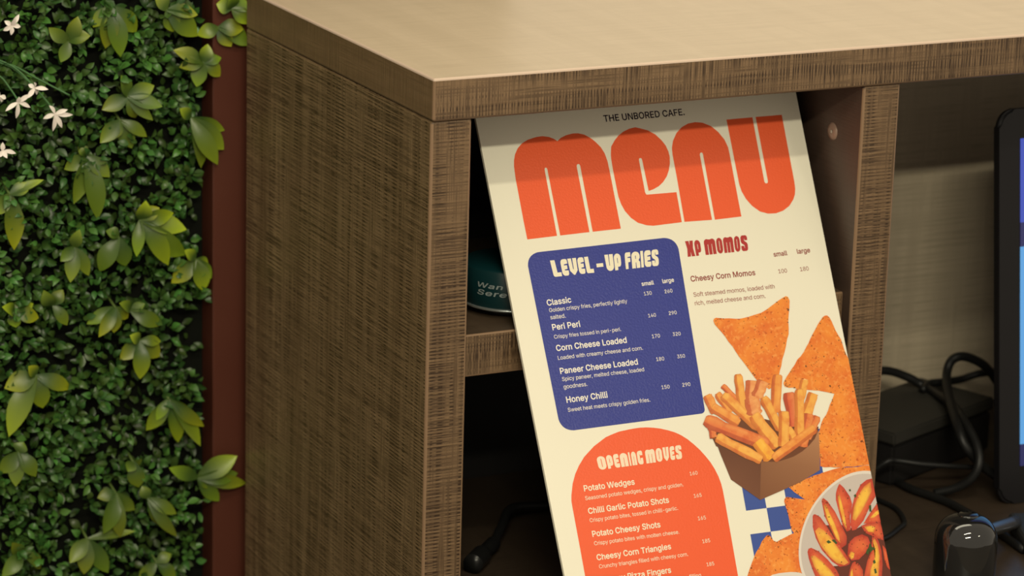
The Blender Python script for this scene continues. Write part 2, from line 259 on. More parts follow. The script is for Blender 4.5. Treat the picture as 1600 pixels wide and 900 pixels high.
'1C':(510,[[[265,-24],[318,-19],[368,-3],[393,11],[428,38],[449,61],[475,106],[490,156],[489,166],[483,173],[473,177],[403,176],[393,168],[388,151],[359,106],[353,102],[263,70],[213,80],[193,90],[173,106],[156,126],[141,151],[130,181],[123,216],[120,256],[129,326],[143,361],[172,401],[193,418],[213,428],[243,437],[268,436],[373,384],[384,366],[392,341],[403,332],[473,331],[485,336],[490,351],[475,401],[450,446],[428,470],[396,496],[368,512],[318,528],[268,533],[218,528],[178,516],[138,496],[107,471],[78,439],[55,401],[37,356],[27,306],[23,251],[27,201],[36,156],[55,106],[81,66],[108,36],[140,11],[183,-10],[223,-20]]]),
'1D':(502,[[[58,-17],[218,-17],[273,-13],[318,-2],[358,16],[393,40],[425,73],[448,112],[465,153],[475,203],[479,258],[475,308],[464,358],[445,403],[424,438],[403,460],[358,494],[318,512],[273,522],[223,526],[63,526],[53,525],[46,518],[43,508],[43,-2],[48,-12]],[[143,75],[142,433],[218,435],[258,431],[283,425],[308,415],[336,393],[350,378],[364,353],[374,323],[380,288],[379,213],[364,158],[350,133],[328,109],[308,95],[283,84],[253,77],[218,74]]]),
'1E':(419,[[[58,-17],[373,-17],[387,-12],[392,-2],[392,58],[388,68],[378,74],[148,74],[142,78],[143,211],[361,213],[368,218],[372,228],[372,288],[368,296],[353,303],[143,303],[142,308],[143,435],[373,435],[383,439],[389,448],[388,513],[383,522],[373,526],[58,526],[46,518],[43,508],[43,-2],[48,-12]]]),
'1F':(410,[[[58,-17],[128,-17],[141,-7],[143,204],[348,204],[361,213],[363,278],[360,288],[353,293],[148,295],[142,298],[143,435],[268,435],[368,435],[379,438],[386,448],[386,508],[383,518],[373,525],[58,526],[46,518],[43,508],[43,-2],[48,-12]]]),
'1G':(520,[[[266,-24],[308,-21],[353,-10],[383,3],[413,22],[444,51],[467,86],[481,116],[490,151],[495,201],[495,256],[488,269],[478,273],[283,273],[273,270],[266,256],[266,196],[272,186],[283,182],[393,182],[396,176],[390,151],[367,111],[338,87],[318,78],[273,70],[243,73],[218,78],[193,90],[156,126],[141,151],[130,181],[120,251],[123,291],[131,331],[154,381],[172,401],[190,416],[228,433],[263,439],[293,437],[333,422],[393,340],[403,333],[478,333],[488,340],[491,351],[473,406],[450,446],[428,469],[393,497],[348,519],[268,533],[218,528],[178,517],[138,497],[103,469],[78,440],[54,401],[35,351],[26,306],[23,256],[27,196],[37,151],[55,106],[80,66],[107,36],[139,11],[183,-10],[223,-20]]]),
'1H':(517,[[[58,-17],[128,-17],[141,-7],[142,213],[148,215],[373,215],[376,-7],[383,-15],[393,-17],[458,-17],[469,-12],[474,3],[474,508],[471,518],[463,525],[453,526],[388,526],[378,518],[375,508],[375,308],[368,306],[143,307],[142,508],[139,518],[133,524],[123,526],[58,526],[46,518],[43,508],[43,-2],[48,-12]]]),
'1L':(393,[[[58,-17],[363,-17],[373,-12],[378,-2],[378,58],[368,72],[143,75],[142,303],[142,508],[139,518],[128,526],[58,526],[48,521],[44,513],[43,-2],[48,-12]]]),
'1M':(628,[[[58,-17],[123,-17],[134,-12],[139,-2],[138,340],[270,-7],[283,-17],[343,-17],[353,-13],[358,-7],[488,342],[487,-2],[492,-12],[503,-17],[568,-17],[578,-13],[585,-2],[585,213],[585,508],[577,523],[568,526],[478,526],[468,524],[462,518],[313,122],[166,518],[153,526],[53,525],[46,518],[43,508],[43,3],[48,-12]]]),
'1N':(523,[[[58,-17],[128,-17],[137,-12],[142,-2],[138,370],[375,-12],[388,-17],[463,-17],[475,-12],[480,3],[480,508],[477,518],[468,525],[398,526],[388,522],[383,513],[387,148],[383,138],[148,521],[138,526],[58,526],[46,518],[43,508],[43,-2],[48,-12]]]),
'1O':(533,[[[265,-24],[313,-19],[358,-7],[398,15],[426,36],[453,66],[479,106],[496,151],[507,201],[510,251],[507,306],[496,356],[479,401],[454,441],[427,471],[388,501],[353,517],[313,528],[268,533],[218,528],[178,516],[143,500],[108,472],[80,441],[55,401],[37,356],[27,306],[23,256],[27,201],[37,151],[55,106],[81,66],[108,36],[138,13],[178,-8],[223,-20]],[[253,71],[218,78],[193,90],[173,106],[156,126],[141,151],[129,181],[123,216],[120,256],[123,291],[131,331],[143,361],[172,401],[193,418],[218,430],[243,437],[278,438],[318,430],[338,419],[361,401],[379,381],[393,356],[410,296],[411,216],[404,181],[392,151],[378,126],[360,106],[318,79],[293,72]]]),
'1P':(445,[[[58,-17],[128,-17],[141,-7],[143,169],[273,171],[308,178],[338,191],[364,208],[388,232],[403,254],[423,313],[426,348],[424,378],[405,438],[388,463],[368,483],[338,503],[313,514],[273,523],[233,526],[58,526],[46,518],[43,508],[43,-2],[48,-12]],[[143,260],[143,435],[253,434],[288,424],[303,413],[318,393],[326,363],[326,328],[322,313],[316,298],[303,282],[273,264],[228,259]]]),
'1R':(449,[[[58,-17],[128,-17],[141,-7],[142,178],[148,181],[233,181],[238,178],[343,-14],[353,-17],[428,-17],[438,-13],[445,-2],[443,8],[339,198],[388,238],[402,258],[416,288],[423,318],[426,353],[424,383],[417,413],[404,443],[388,467],[364,488],[342,503],[313,515],[273,523],[233,526],[63,526],[48,521],[43,508],[43,3],[48,-12]],[[143,272],[143,435],[253,434],[288,425],[303,416],[318,398],[327,368],[326,333],[319,308],[307,293],[288,281],[258,273]]]),
'1S':(447,[[[220,-26],[261,-24],[296,-17],[331,-4],[361,13],[385,34],[414,79],[423,109],[425,139],[424,164],[411,204],[371,250],[135,359],[132,374],[136,395],[153,419],[186,437],[226,442],[271,434],[291,423],[307,409],[316,394],[322,369],[331,362],[401,361],[411,364],[416,371],[415,404],[405,434],[391,459],[351,497],[321,514],[291,525],[261,531],[211,532],[161,525],[131,514],[101,496],[76,476],[61,458],[48,434],[38,404],[35,369],[40,334],[52,304],[71,280],[104,254],[176,224],[286,190],[311,175],[324,159],[329,139],[323,114],[306,93],[276,75],[246,67],[191,70],[161,80],[136,99],[128,114],[119,144],[111,152],[36,154],[26,149],[21,139],[26,104],[36,74],[51,49],[71,26],[96,7],[147,-16],[186,-24]]]),
'1T':(449,[[[190,-17],[260,-17],[269,-12],[274,-2],[274,433],[420,435],[430,442],[434,448],[433,513],[425,524],[260,526],[30,526],[20,521],[16,513],[15,448],[25,436],[176,433],[176,-2],[181,-12]]]),
'1U':(517,[[[254,-25],[298,-23],[338,-14],[371,0],[402,20],[428,45],[447,70],[461,100],[471,140],[474,175],[474,510],[468,522],[458,526],[388,525],[380,520],[376,510],[376,180],[369,140],[353,109],[326,85],[283,70],[263,70],[233,70],[193,84],[167,105],[148,140],[141,180],[140,515],[128,525],[58,526],[48,521],[43,510],[43,175],[47,135],[56,100],[71,70],[89,45],[115,20],[143,2],[183,-15],[218,-23]]]),
'1W':(686,[[[153,-17],[229,-17],[239,-14],[246,-7],[339,363],[344,372],[439,-7],[444,-13],[454,-17],[529,-17],[542,-12],[687,508],[684,518],[674,525],[594,524],[587,513],[501,163],[494,137],[489,141],[396,513],[389,523],[379,526],[304,526],[292,518],[194,132],[96,518],[84,526],[9,525],[0,513],[0,503],[138,-2],[143,-12]]]),
'1a':(389,[[[157,-26],[218,-16],[248,0],[258,9],[263,-10],[273,-17],[338,-17],[348,-13],[353,-6],[354,249],[352,279],[345,309],[336,329],[313,361],[279,384],[268,386],[108,384],[68,359],[49,339],[31,309],[24,294],[29,279],[98,257],[228,308],[251,289],[259,259],[253,249],[58,200],[32,174],[19,149],[13,109],[16,79],[23,54],[46,19],[68,0],[88,-11],[113,-20]],[[168,63],[118,80],[112,89],[110,114],[113,124],[215,154],[258,165],[259,139],[249,104],[233,83],[208,69],[188,64]]]),
'1c':(396,[[[204,-25],[212,-24],[342,30],[366,65],[380,105],[374,115],[367,118],[302,134],[202,64],[167,72],[142,92],[124,125],[114,185],[126,255],[142,284],[157,298],[184,310],[202,312],[292,249],[302,245],[317,248],[367,261],[378,270],[377,285],[347,340],[337,350],[227,401],[172,399],[137,390],[110,375],[82,354],[60,330],[39,295],[27,260],[20,225],[17,185],[27,115],[42,75],[61,45],[82,22],[107,2],[142,-14],[172,-22]]]),
'1d':(424,[[[191,-25],[217,-24],[242,-19],[277,-1],[292,16],[296,10],[297,-6],[307,-16],[372,-17],[382,-13],[388,-5],[389,510],[385,520],[372,526],[302,524],[294,510],[294,440],[292,357],[262,387],[222,399],[162,399],[132,390],[102,375],[77,354],[57,331],[40,300],[27,265],[19,225],[19,150],[27,110],[40,75],[54,50],[77,22],[102,1],[157,-21]],[[192,65],[172,70],[157,78],[133,105],[119,140],[113,190],[124,255],[142,286],[172,307],[187,311],[217,312],[237,307],[252,298],[274,275],[289,240],[294,185],[289,140],[276,105],[266,90],[237,70],[222,66]]]),
'1e':(404,[[[209,-25],[267,-19],[292,-10],[332,14],[350,30],[372,63],[382,90],[379,100],[367,108],[302,122],[292,115],[281,95],[212,65],[192,65],[161,75],[137,95],[119,130],[119,150],[377,153],[385,160],[388,170],[387,230],[380,265],[362,312],[332,352],[292,381],[247,397],[207,401],[172,399],[132,387],[107,374],[77,350],[57,327],[41,300],[20,230],[17,185],[27,115],[42,75],[57,50],[78,25],[107,2],[142,-14],[172,-21]],[[122,238],[118,240],[124,260],[142,288],[172,308],[202,313],[222,311],[242,306],[262,291],[282,260],[285,240],[282,238]]]),
'1g':(425,[[[204,-168],[267,-161],[297,-152],[322,-139],[349,-118],[365,-98],[379,-73],[387,-43],[389,-8],[387,387],[372,396],[307,395],[298,387],[292,367],[262,387],[222,399],[167,399],[132,390],[102,375],[59,332],[38,297],[24,257],[19,232],[17,192],[19,152],[26,117],[40,82],[77,32],[102,14],[132,-2],[162,-10],[192,-12],[242,-6],[272,7],[293,22],[292,-28],[284,-48],[272,-60],[252,-72],[232,-78],[207,-80],[177,-77],[112,-28],[102,-24],[92,-26],[45,-53],[35,-63],[34,-73],[45,-93],[71,-123],[90,-138],[112,-150],[152,-163]],[[197,77],[167,83],[152,92],[133,112],[119,147],[113,192],[119,237],[132,272],[142,286],[157,299],[172,307],[187,311],[212,312],[237,307],[252,299],[266,287],[277,272],[289,242],[294,217],[294,167],[284,127],[264,97],[237,81]]]),
'1h':(410,[[[51,-17],[116,-17],[130,-7],[132,243],[135,258],[141,275],[156,293],[181,308],[206,312],[231,309],[251,300],[270,278],[276,258],[279,233],[280,-7],[286,-14],[296,-17],[356,-17],[366,-14],[374,-2],[374,243],[367,298],[358,323],[343,348],[325,368],[304,383],[281,393],[256,399],[226,401],[196,399],[171,391],[131,368],[131,508],[128,518],[116,526],[51,526],[41,521],[36,508],[36,3],[41,-12]]]),
'1i':(167,[[[52,-17],[119,-16],[126,-12],[131,-2],[131,378],[128,388],[119,395],[49,396],[39,389],[37,383],[36,-2],[41,-12]],[[67,428],[94,427],[113,433],[134,453],[142,468],[141,498],[135,513],[124,525],[94,538],[79,540],[44,526],[33,513],[25,488],[26,468],[33,453],[54,433]]]),
'1l':(189,[[[110,-17],[186,-13],[195,-7],[198,3],[184,63],[171,71],[136,71],[132,83],[131,508],[128,518],[123,523],[116,526],[51,526],[41,521],[36,508],[38,58],[47,28],[62,8],[83,-7]]]),
'1m':(610,[[[51,-17],[116,-17],[130,-7],[133,258],[141,281],[156,298],[176,309],[196,312],[216,311],[231,306],[250,288],[256,273],[257,-2],[262,-12],[271,-17],[336,-17],[346,-13],[351,-7],[353,258],[364,288],[391,309],[436,312],[446,308],[463,298],[476,274],[479,253],[479,38],[479,-2],[484,-12],[491,-16],[561,-16],[569,-12],[574,-2],[572,283],[566,313],[556,335],[541,358],[526,373],[506,386],[481,397],[461,402],[416,402],[391,397],[356,381],[338,368],[321,349],[299,373],[279,388],[246,400],[216,403],[181,398],[131,370],[126,388],[116,395],[51,396],[41,391],[36,378],[36,-2],[41,-12]]]),
'1n':(410,[[[51,-17],[116,-17],[130,-7],[132,248],[140,273],[147,283],[156,293],[181,308],[206,312],[231,309],[246,303],[259,293],[271,276],[279,233],[279,-2],[284,-12],[296,-17],[356,-17],[366,-14],[371,-9],[374,-2],[374,113],[374,243],[367,298],[356,328],[325,368],[301,385],[251,400],[196,399],[166,389],[131,366],[126,388],[116,395],[46,395],[39,388],[36,378],[36,3],[41,-12]]]),
'1o':(415,[[[204,-25],[242,-22],[277,-13],[307,1],[337,25],[357,49],[373,75],[387,110],[395,145],[398,185],[396,225],[387,265],[373,300],[355,330],[332,355],[312,371],[282,387],[242,399],[212,401],[172,399],[137,390],[107,374],[82,354],[60,330],[42,300],[28,265],[20,225],[17,185],[21,145],[28,110],[42,75],[61,45],[82,22],[112,-1],[137,-13],[167,-21]],[[192,65],[172,70],[157,78],[133,105],[124,125],[114,190],[124,250],[143,285],[172,306],[187,311],[222,312],[242,306],[257,298],[283,270],[298,230],[301,210],[301,165],[297,140],[285,110],[262,82],[247,72],[227,66]]]),
'1r':(259,[[[51,-17],[116,-17],[130,-7],[132,248],[135,263],[147,283],[171,302],[246,305],[256,312],[260,318],[254,393],[241,401],[221,401],[191,400],[166,393],[131,372],[126,388],[116,395],[51,396],[41,391],[37,383],[36,-2],[41,-12]]]),
'1s':(365,[[[154,-24],[214,-23],[264,-10],[286,1],[309,18],[325,36],[339,60],[346,86],[348,106],[345,131],[335,161],[319,182],[299,199],[264,217],[144,250],[128,266],[128,286],[139,301],[154,310],[184,316],[209,313],[229,304],[239,295],[255,266],[264,260],[329,274],[339,281],[341,291],[333,316],[314,347],[299,363],[259,388],[234,396],[204,400],[159,400],[134,395],[84,373],[51,341],[40,321],[32,296],[30,271],[34,243],[44,217],[64,192],[84,177],[109,165],[234,129],[247,116],[250,101],[240,81],[219,68],[184,62],[159,65],[134,74],[119,91],[108,116],[99,123],[34,111],[21,101],[19,91],[24,71],[34,47],[64,12],[104,-12]]]),
'1t':(227,[[[137,-18],[214,-15],[224,-11],[230,2],[219,57],[213,67],[204,71],[159,68],[149,72],[147,77],[145,307],[149,310],[204,310],[214,314],[221,327],[221,377],[219,387],[209,395],[144,397],[143,472],[139,482],[129,488],[64,488],[54,484],[48,472],[47,397],[-1,395],[-9,387],[-11,377],[-11,327],[-8,317],[4,310],[44,310],[48,307],[48,92],[52,57],[62,32],[82,7],[105,-8]]]),
'1y':(389,[[[116,-158],[130,-157],[145,-152],[185,-122],[193,-113],[388,377],[382,392],[370,396],[305,396],[295,393],[290,388],[195,108],[184,137],[99,387],[85,396],[15,396],[5,391],[0,382],[1,372],[144,-3],[125,-49],[55,-70],[46,-78],[30,-143],[35,-151],[45,-156]]]),
'1z':(380,[[[40,-17],[340,-17],[351,-12],[356,-2],[356,58],[345,72],[162,78],[348,323],[350,378],[347,388],[342,393],[330,396],[50,396],[40,394],[34,388],[31,378],[31,323],[34,313],[40,308],[217,303],[27,53],[25,-2],[30,-12]]]),
}
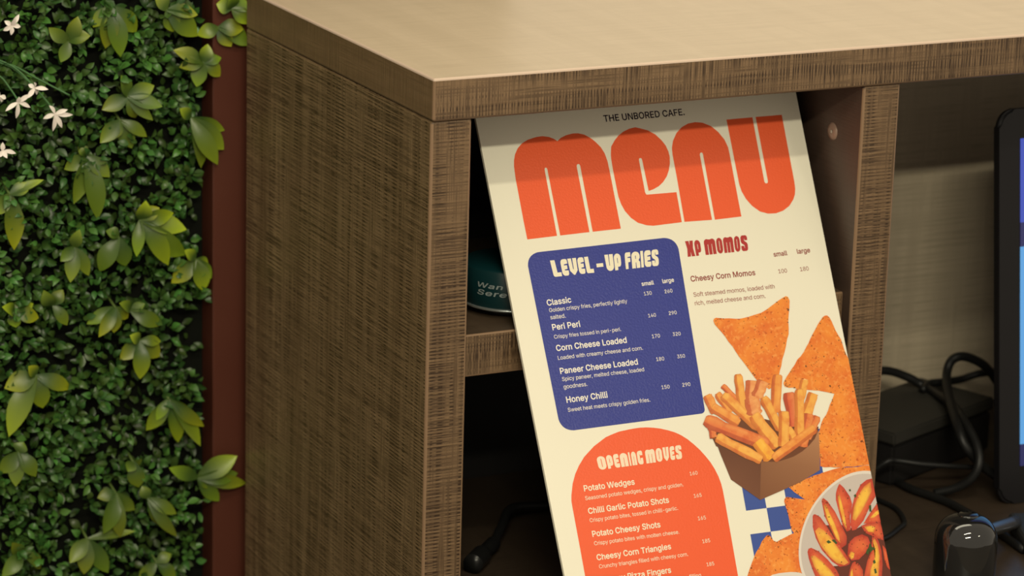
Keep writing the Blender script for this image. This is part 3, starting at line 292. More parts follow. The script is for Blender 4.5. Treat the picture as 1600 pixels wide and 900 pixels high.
ART = {
'title':[[[11227,13595],[11194,11968],[11186,9556],[11179,8196],[11242,7143],[11345,6621],[11545,6107],[11890,5604],[12378,5203],[13009,4919],[13781,4752],[14447,4713],[15081,4840],[15503,5042],[15789,5263],[16173,5003],[16744,4804],[17429,4704],[17924,4728],[18473,4894],[18993,5212],[19415,5599],[19843,6125],[20110,6700],[20244,7433],[20271,8356],[20298,13484],[17542,13503],[17533,7622],[17479,7480],[17370,7440],[17244,7491],[17183,7623],[17226,13504],[14394,13544],[14335,7644],[14291,7534],[14200,7496],[14107,7549],[14070,7652],[14081,13545]],[[20857,6176],[20683,6855],[20637,7235],[20614,8078],[20643,10611],[20756,11279],[21028,11992],[21483,12630],[22056,13110],[22837,13411],[23491,13517],[26349,13457],[26392,10745],[23439,10712],[23352,10624],[23315,10491],[23319,7564],[23381,7430],[23504,7410],[23608,7480],[23629,7621],[23690,10401],[24180,10295],[24759,10072],[25274,9731],[25727,9270],[26054,8734],[26294,8108],[26394,7551],[26372,7064],[26221,6519],[25891,5975],[25386,5417],[24761,5012],[24016,4760],[23576,4632],[22967,4708],[22331,4921],[21757,5246],[21281,5671]],[[26617,13450],[26668,11123],[26706,9272],[26708,7415],[26773,6774],[27013,6145],[27518,5456],[28158,4970],[28845,4698],[29580,4625],[30279,4728],[31099,5118],[31697,5703],[32172,6443],[32382,7146],[32403,7718],[32361,13487],[29660,13534],[29737,7582],[29694,7449],[29595,7408],[29478,7447],[29412,7588],[29374,13524]],[[32763,4641],[35432,4633],[35359,10545],[35417,10697],[35536,10740],[35676,10687],[35729,10528],[35764,4625],[38474,4634],[38404,10839],[38351,11490],[38207,11970],[37936,12437],[37413,12964],[36685,13340],[35911,13515],[35096,13474],[34332,13210],[33640,12628],[33155,11935],[32884,11261],[32774,10601]]],
'blue':[[[10830,15901],[10877,15671],[10954,15467],[11059,15289],[11194,15137],[11358,15010],[11552,14910],[11775,14836],[12028,14787],[24291,14681],[24554,14726],[24785,14799],[24986,14898],[25156,15025],[25295,15179],[25402,15360],[25479,15568],[25525,15804],[25077,30043],[25059,30112],[25032,30174],[24997,30227],[24953,30273],[24900,30311],[24838,30340],[24768,30362],[24689,30376],[12266,30362],[12014,30316],[11790,30245],[11595,30148],[11428,30025],[11289,29876],[11179,29701],[11096,29501],[11042,29275]]],
'arch':[[[10807,45684],[10837,42670],[10843,40172],[10836,36905],[10842,36296],[10948,35777],[11260,34825],[11673,34037],[12140,33406],[12788,32720],[13884,31932],[15120,31312],[15754,31141],[16474,30980],[17783,30889],[18476,30879],[19157,30930],[19827,31041],[20489,31198],[21139,31416],[21781,31680],[22326,31995],[22852,32403],[23359,32902],[23853,33462],[24259,34028],[24652,34654],[24950,35316],[25162,35968],[25287,36608],[25327,37238],[25322,38484],[25207,44676],[25150,47755]]],
'checks':[[[27309,33017],[29358,33027],[29320,35114],[27273,35097]],[[27237,37171],[29282,37195],[29243,39271],[27202,39241]],[[27166,41305],[29205,41342],[29167,43408],[27131,43365]],[[27095,45419],[29129,45469],[29091,47525],[27060,47468]],[[29320,35114],[31380,35130],[31339,37219],[29282,37195]],[[29243,39271],[31298,39302],[31258,41380],[29205,41342]],[[29167,43408],[31217,43452],[31176,45520],[29129,45469]],[[29091,47525],[31136,47583],[31095,49640],[29053,49576]],[[31421,33037],[33498,33047],[33454,35147],[31380,35130]],[[31339,37219],[33411,37243],[33367,39332],[31298,39302]],[[31258,41380],[33323,41417],[33280,43497],[31217,43452]],[[31176,45520],[33237,45571],[33194,47640],[31136,47583]],[[33454,35147],[35542,35165],[35496,37267],[33411,37243]],[[33367,39332],[35449,39363],[35403,41455],[33323,41417]],[[33280,43497],[35357,43541],[35311,45622],[33237,45571]],[[33194,47640],[35265,47698],[35219,49769],[33150,49704]],[[35589,33057],[37693,33067],[37644,35182],[35542,35165]],[[35496,37267],[37595,37291],[37545,39394],[35449,39363]],[[35403,41455],[37496,41493],[37447,43586],[35357,43541]],[[35311,45622],[37399,45674],[37350,47757],[35265,47698]],[[37644,35182],[39760,35199],[39707,37315],[37595,37291]],[[37545,39394],[39655,39426],[39604,41531],[37496,41493]],[[37447,43586],[39552,43631],[39500,45726],[37399,45674]],[[37350,47757],[39449,47816],[39398,49900],[37301,49834]]],
'chips':[[[26142,44741],[26394,44315],[26622,43982],[26879,43603],[27127,43244],[27415,42876],[27812,42517],[28131,42074],[28668,41655],[28886,41595],[29043,41700],[29316,42172],[29573,42293],[30388,42052],[30923,41888],[31511,41754],[32293,41580],[32761,41776],[33240,42100],[33189,42513],[33006,42928],[32970,43273],[32864,43709],[32760,44129],[32628,44519],[32633,44968],[32543,45379],[32478,45723],[32371,46103],[32236,46498],[32157,46963],[31686,46939],[31233,46829],[30818,46736],[30362,46756],[29876,46658],[29452,46622],[29033,46532],[28596,46458],[28082,46417],[27646,46323],[27271,46240],[26803,46230],[26368,46111],[25838,46034],[25479,46007],[25666,45592],[25897,45157]],[[31087,38913],[31170,38716],[31392,38567],[31887,38694],[32353,38822],[32740,38929],[33273,39034],[33751,39105],[34261,39220],[34788,39294],[34663,39766],[34449,40241],[34325,40666],[34045,40974],[33792,41395],[33511,41754],[33241,42102],[32744,42058],[32307,41896],[31800,41805],[31426,41762],[31271,41438],[31232,41049],[31245,40688],[31231,40260],[31189,39785],[31118,39321]],[[31794,37733],[32203,37612],[32682,37514],[33104,37385],[33568,37281],[34022,37186],[34525,37060],[35089,37017],[35471,36925],[35971,36861],[36565,36778],[37058,36726],[37522,36713],[37932,36781],[38433,36824],[38970,36862],[39395,36846],[39844,36832],[40279,36877],[40274,38482],[40256,38483],[39783,38576],[39330,38662],[38891,38765],[38453,38800],[37960,38872],[37452,39073],[36982,39224],[36524,39325],[36099,39473],[35607,39610],[35109,39757],[34647,39919],[34147,39595],[33656,39185],[33115,38980],[32728,38652],[32281,38281]],[[38527,23276],[38778,23152],[39035,23158],[39227,23362],[39383,23788],[39497,24241],[39595,24614],[39773,25058],[39955,25436],[40025,25945],[40082,26390],[40176,26831],[40309,27197],[40297,31306],[40219,31262],[39823,31061],[39440,30821],[39061,30696],[38611,30404],[38221,30195],[37573,29983],[37102,29844],[36645,29713],[36231,29645],[35684,29554],[35052,29388],[34583,29339],[34149,29166],[33721,29121],[33365,28980],[33286,28735],[33354,28556],[33692,28173],[34028,27867],[34340,27554],[34670,27278],[34801,27148],[35146,26741],[35537,26501],[35932,26148],[36305,25712],[36595,25415],[36930,24952],[37254,24582],[37606,24203],[37919,23845]],[[38802,29368],[38506,29783],[38116,30266],[37828,30691],[37493,31107],[37235,31536],[36947,31918],[36541,32258],[36243,32679],[36016,33115],[35800,33466],[35735,33911],[35665,34352],[35614,34811],[35494,35264],[35465,35770],[35335,36340],[35736,36491],[36302,36532],[36918,36664],[37439,36705],[38043,36719],[38653,36805],[39122,36797],[39625,36816],[40026,36812],[40279,36829],[40301,29968],[39917,29781],[39354,29610]],[[27564,22448],[27681,22271],[27881,22209],[28637,22345],[29214,22399],[29733,22493],[30194,22537],[30647,22507],[31119,22460],[31786,22338],[32439,22239],[33013,22013],[33635,21715],[34452,21310],[34953,21106],[35246,21012],[35442,21109],[35533,21434],[35380,22059],[35114,22833],[34978,23334],[34892,23905],[34771,24410],[34469,24939],[34250,25484],[33970,26031],[33658,26526],[33426,27106],[33140,27599],[32940,28104],[32654,28658],[32151,28882],[31748,29031],[31353,28695],[30894,28456],[30680,28054],[30464,27695],[30237,27278],[29946,26744],[29659,26249],[29398,25829],[29186,25387],[28972,24901],[28653,24428],[28457,24003],[28183,23554],[27870,23121],[27642,22788]]],
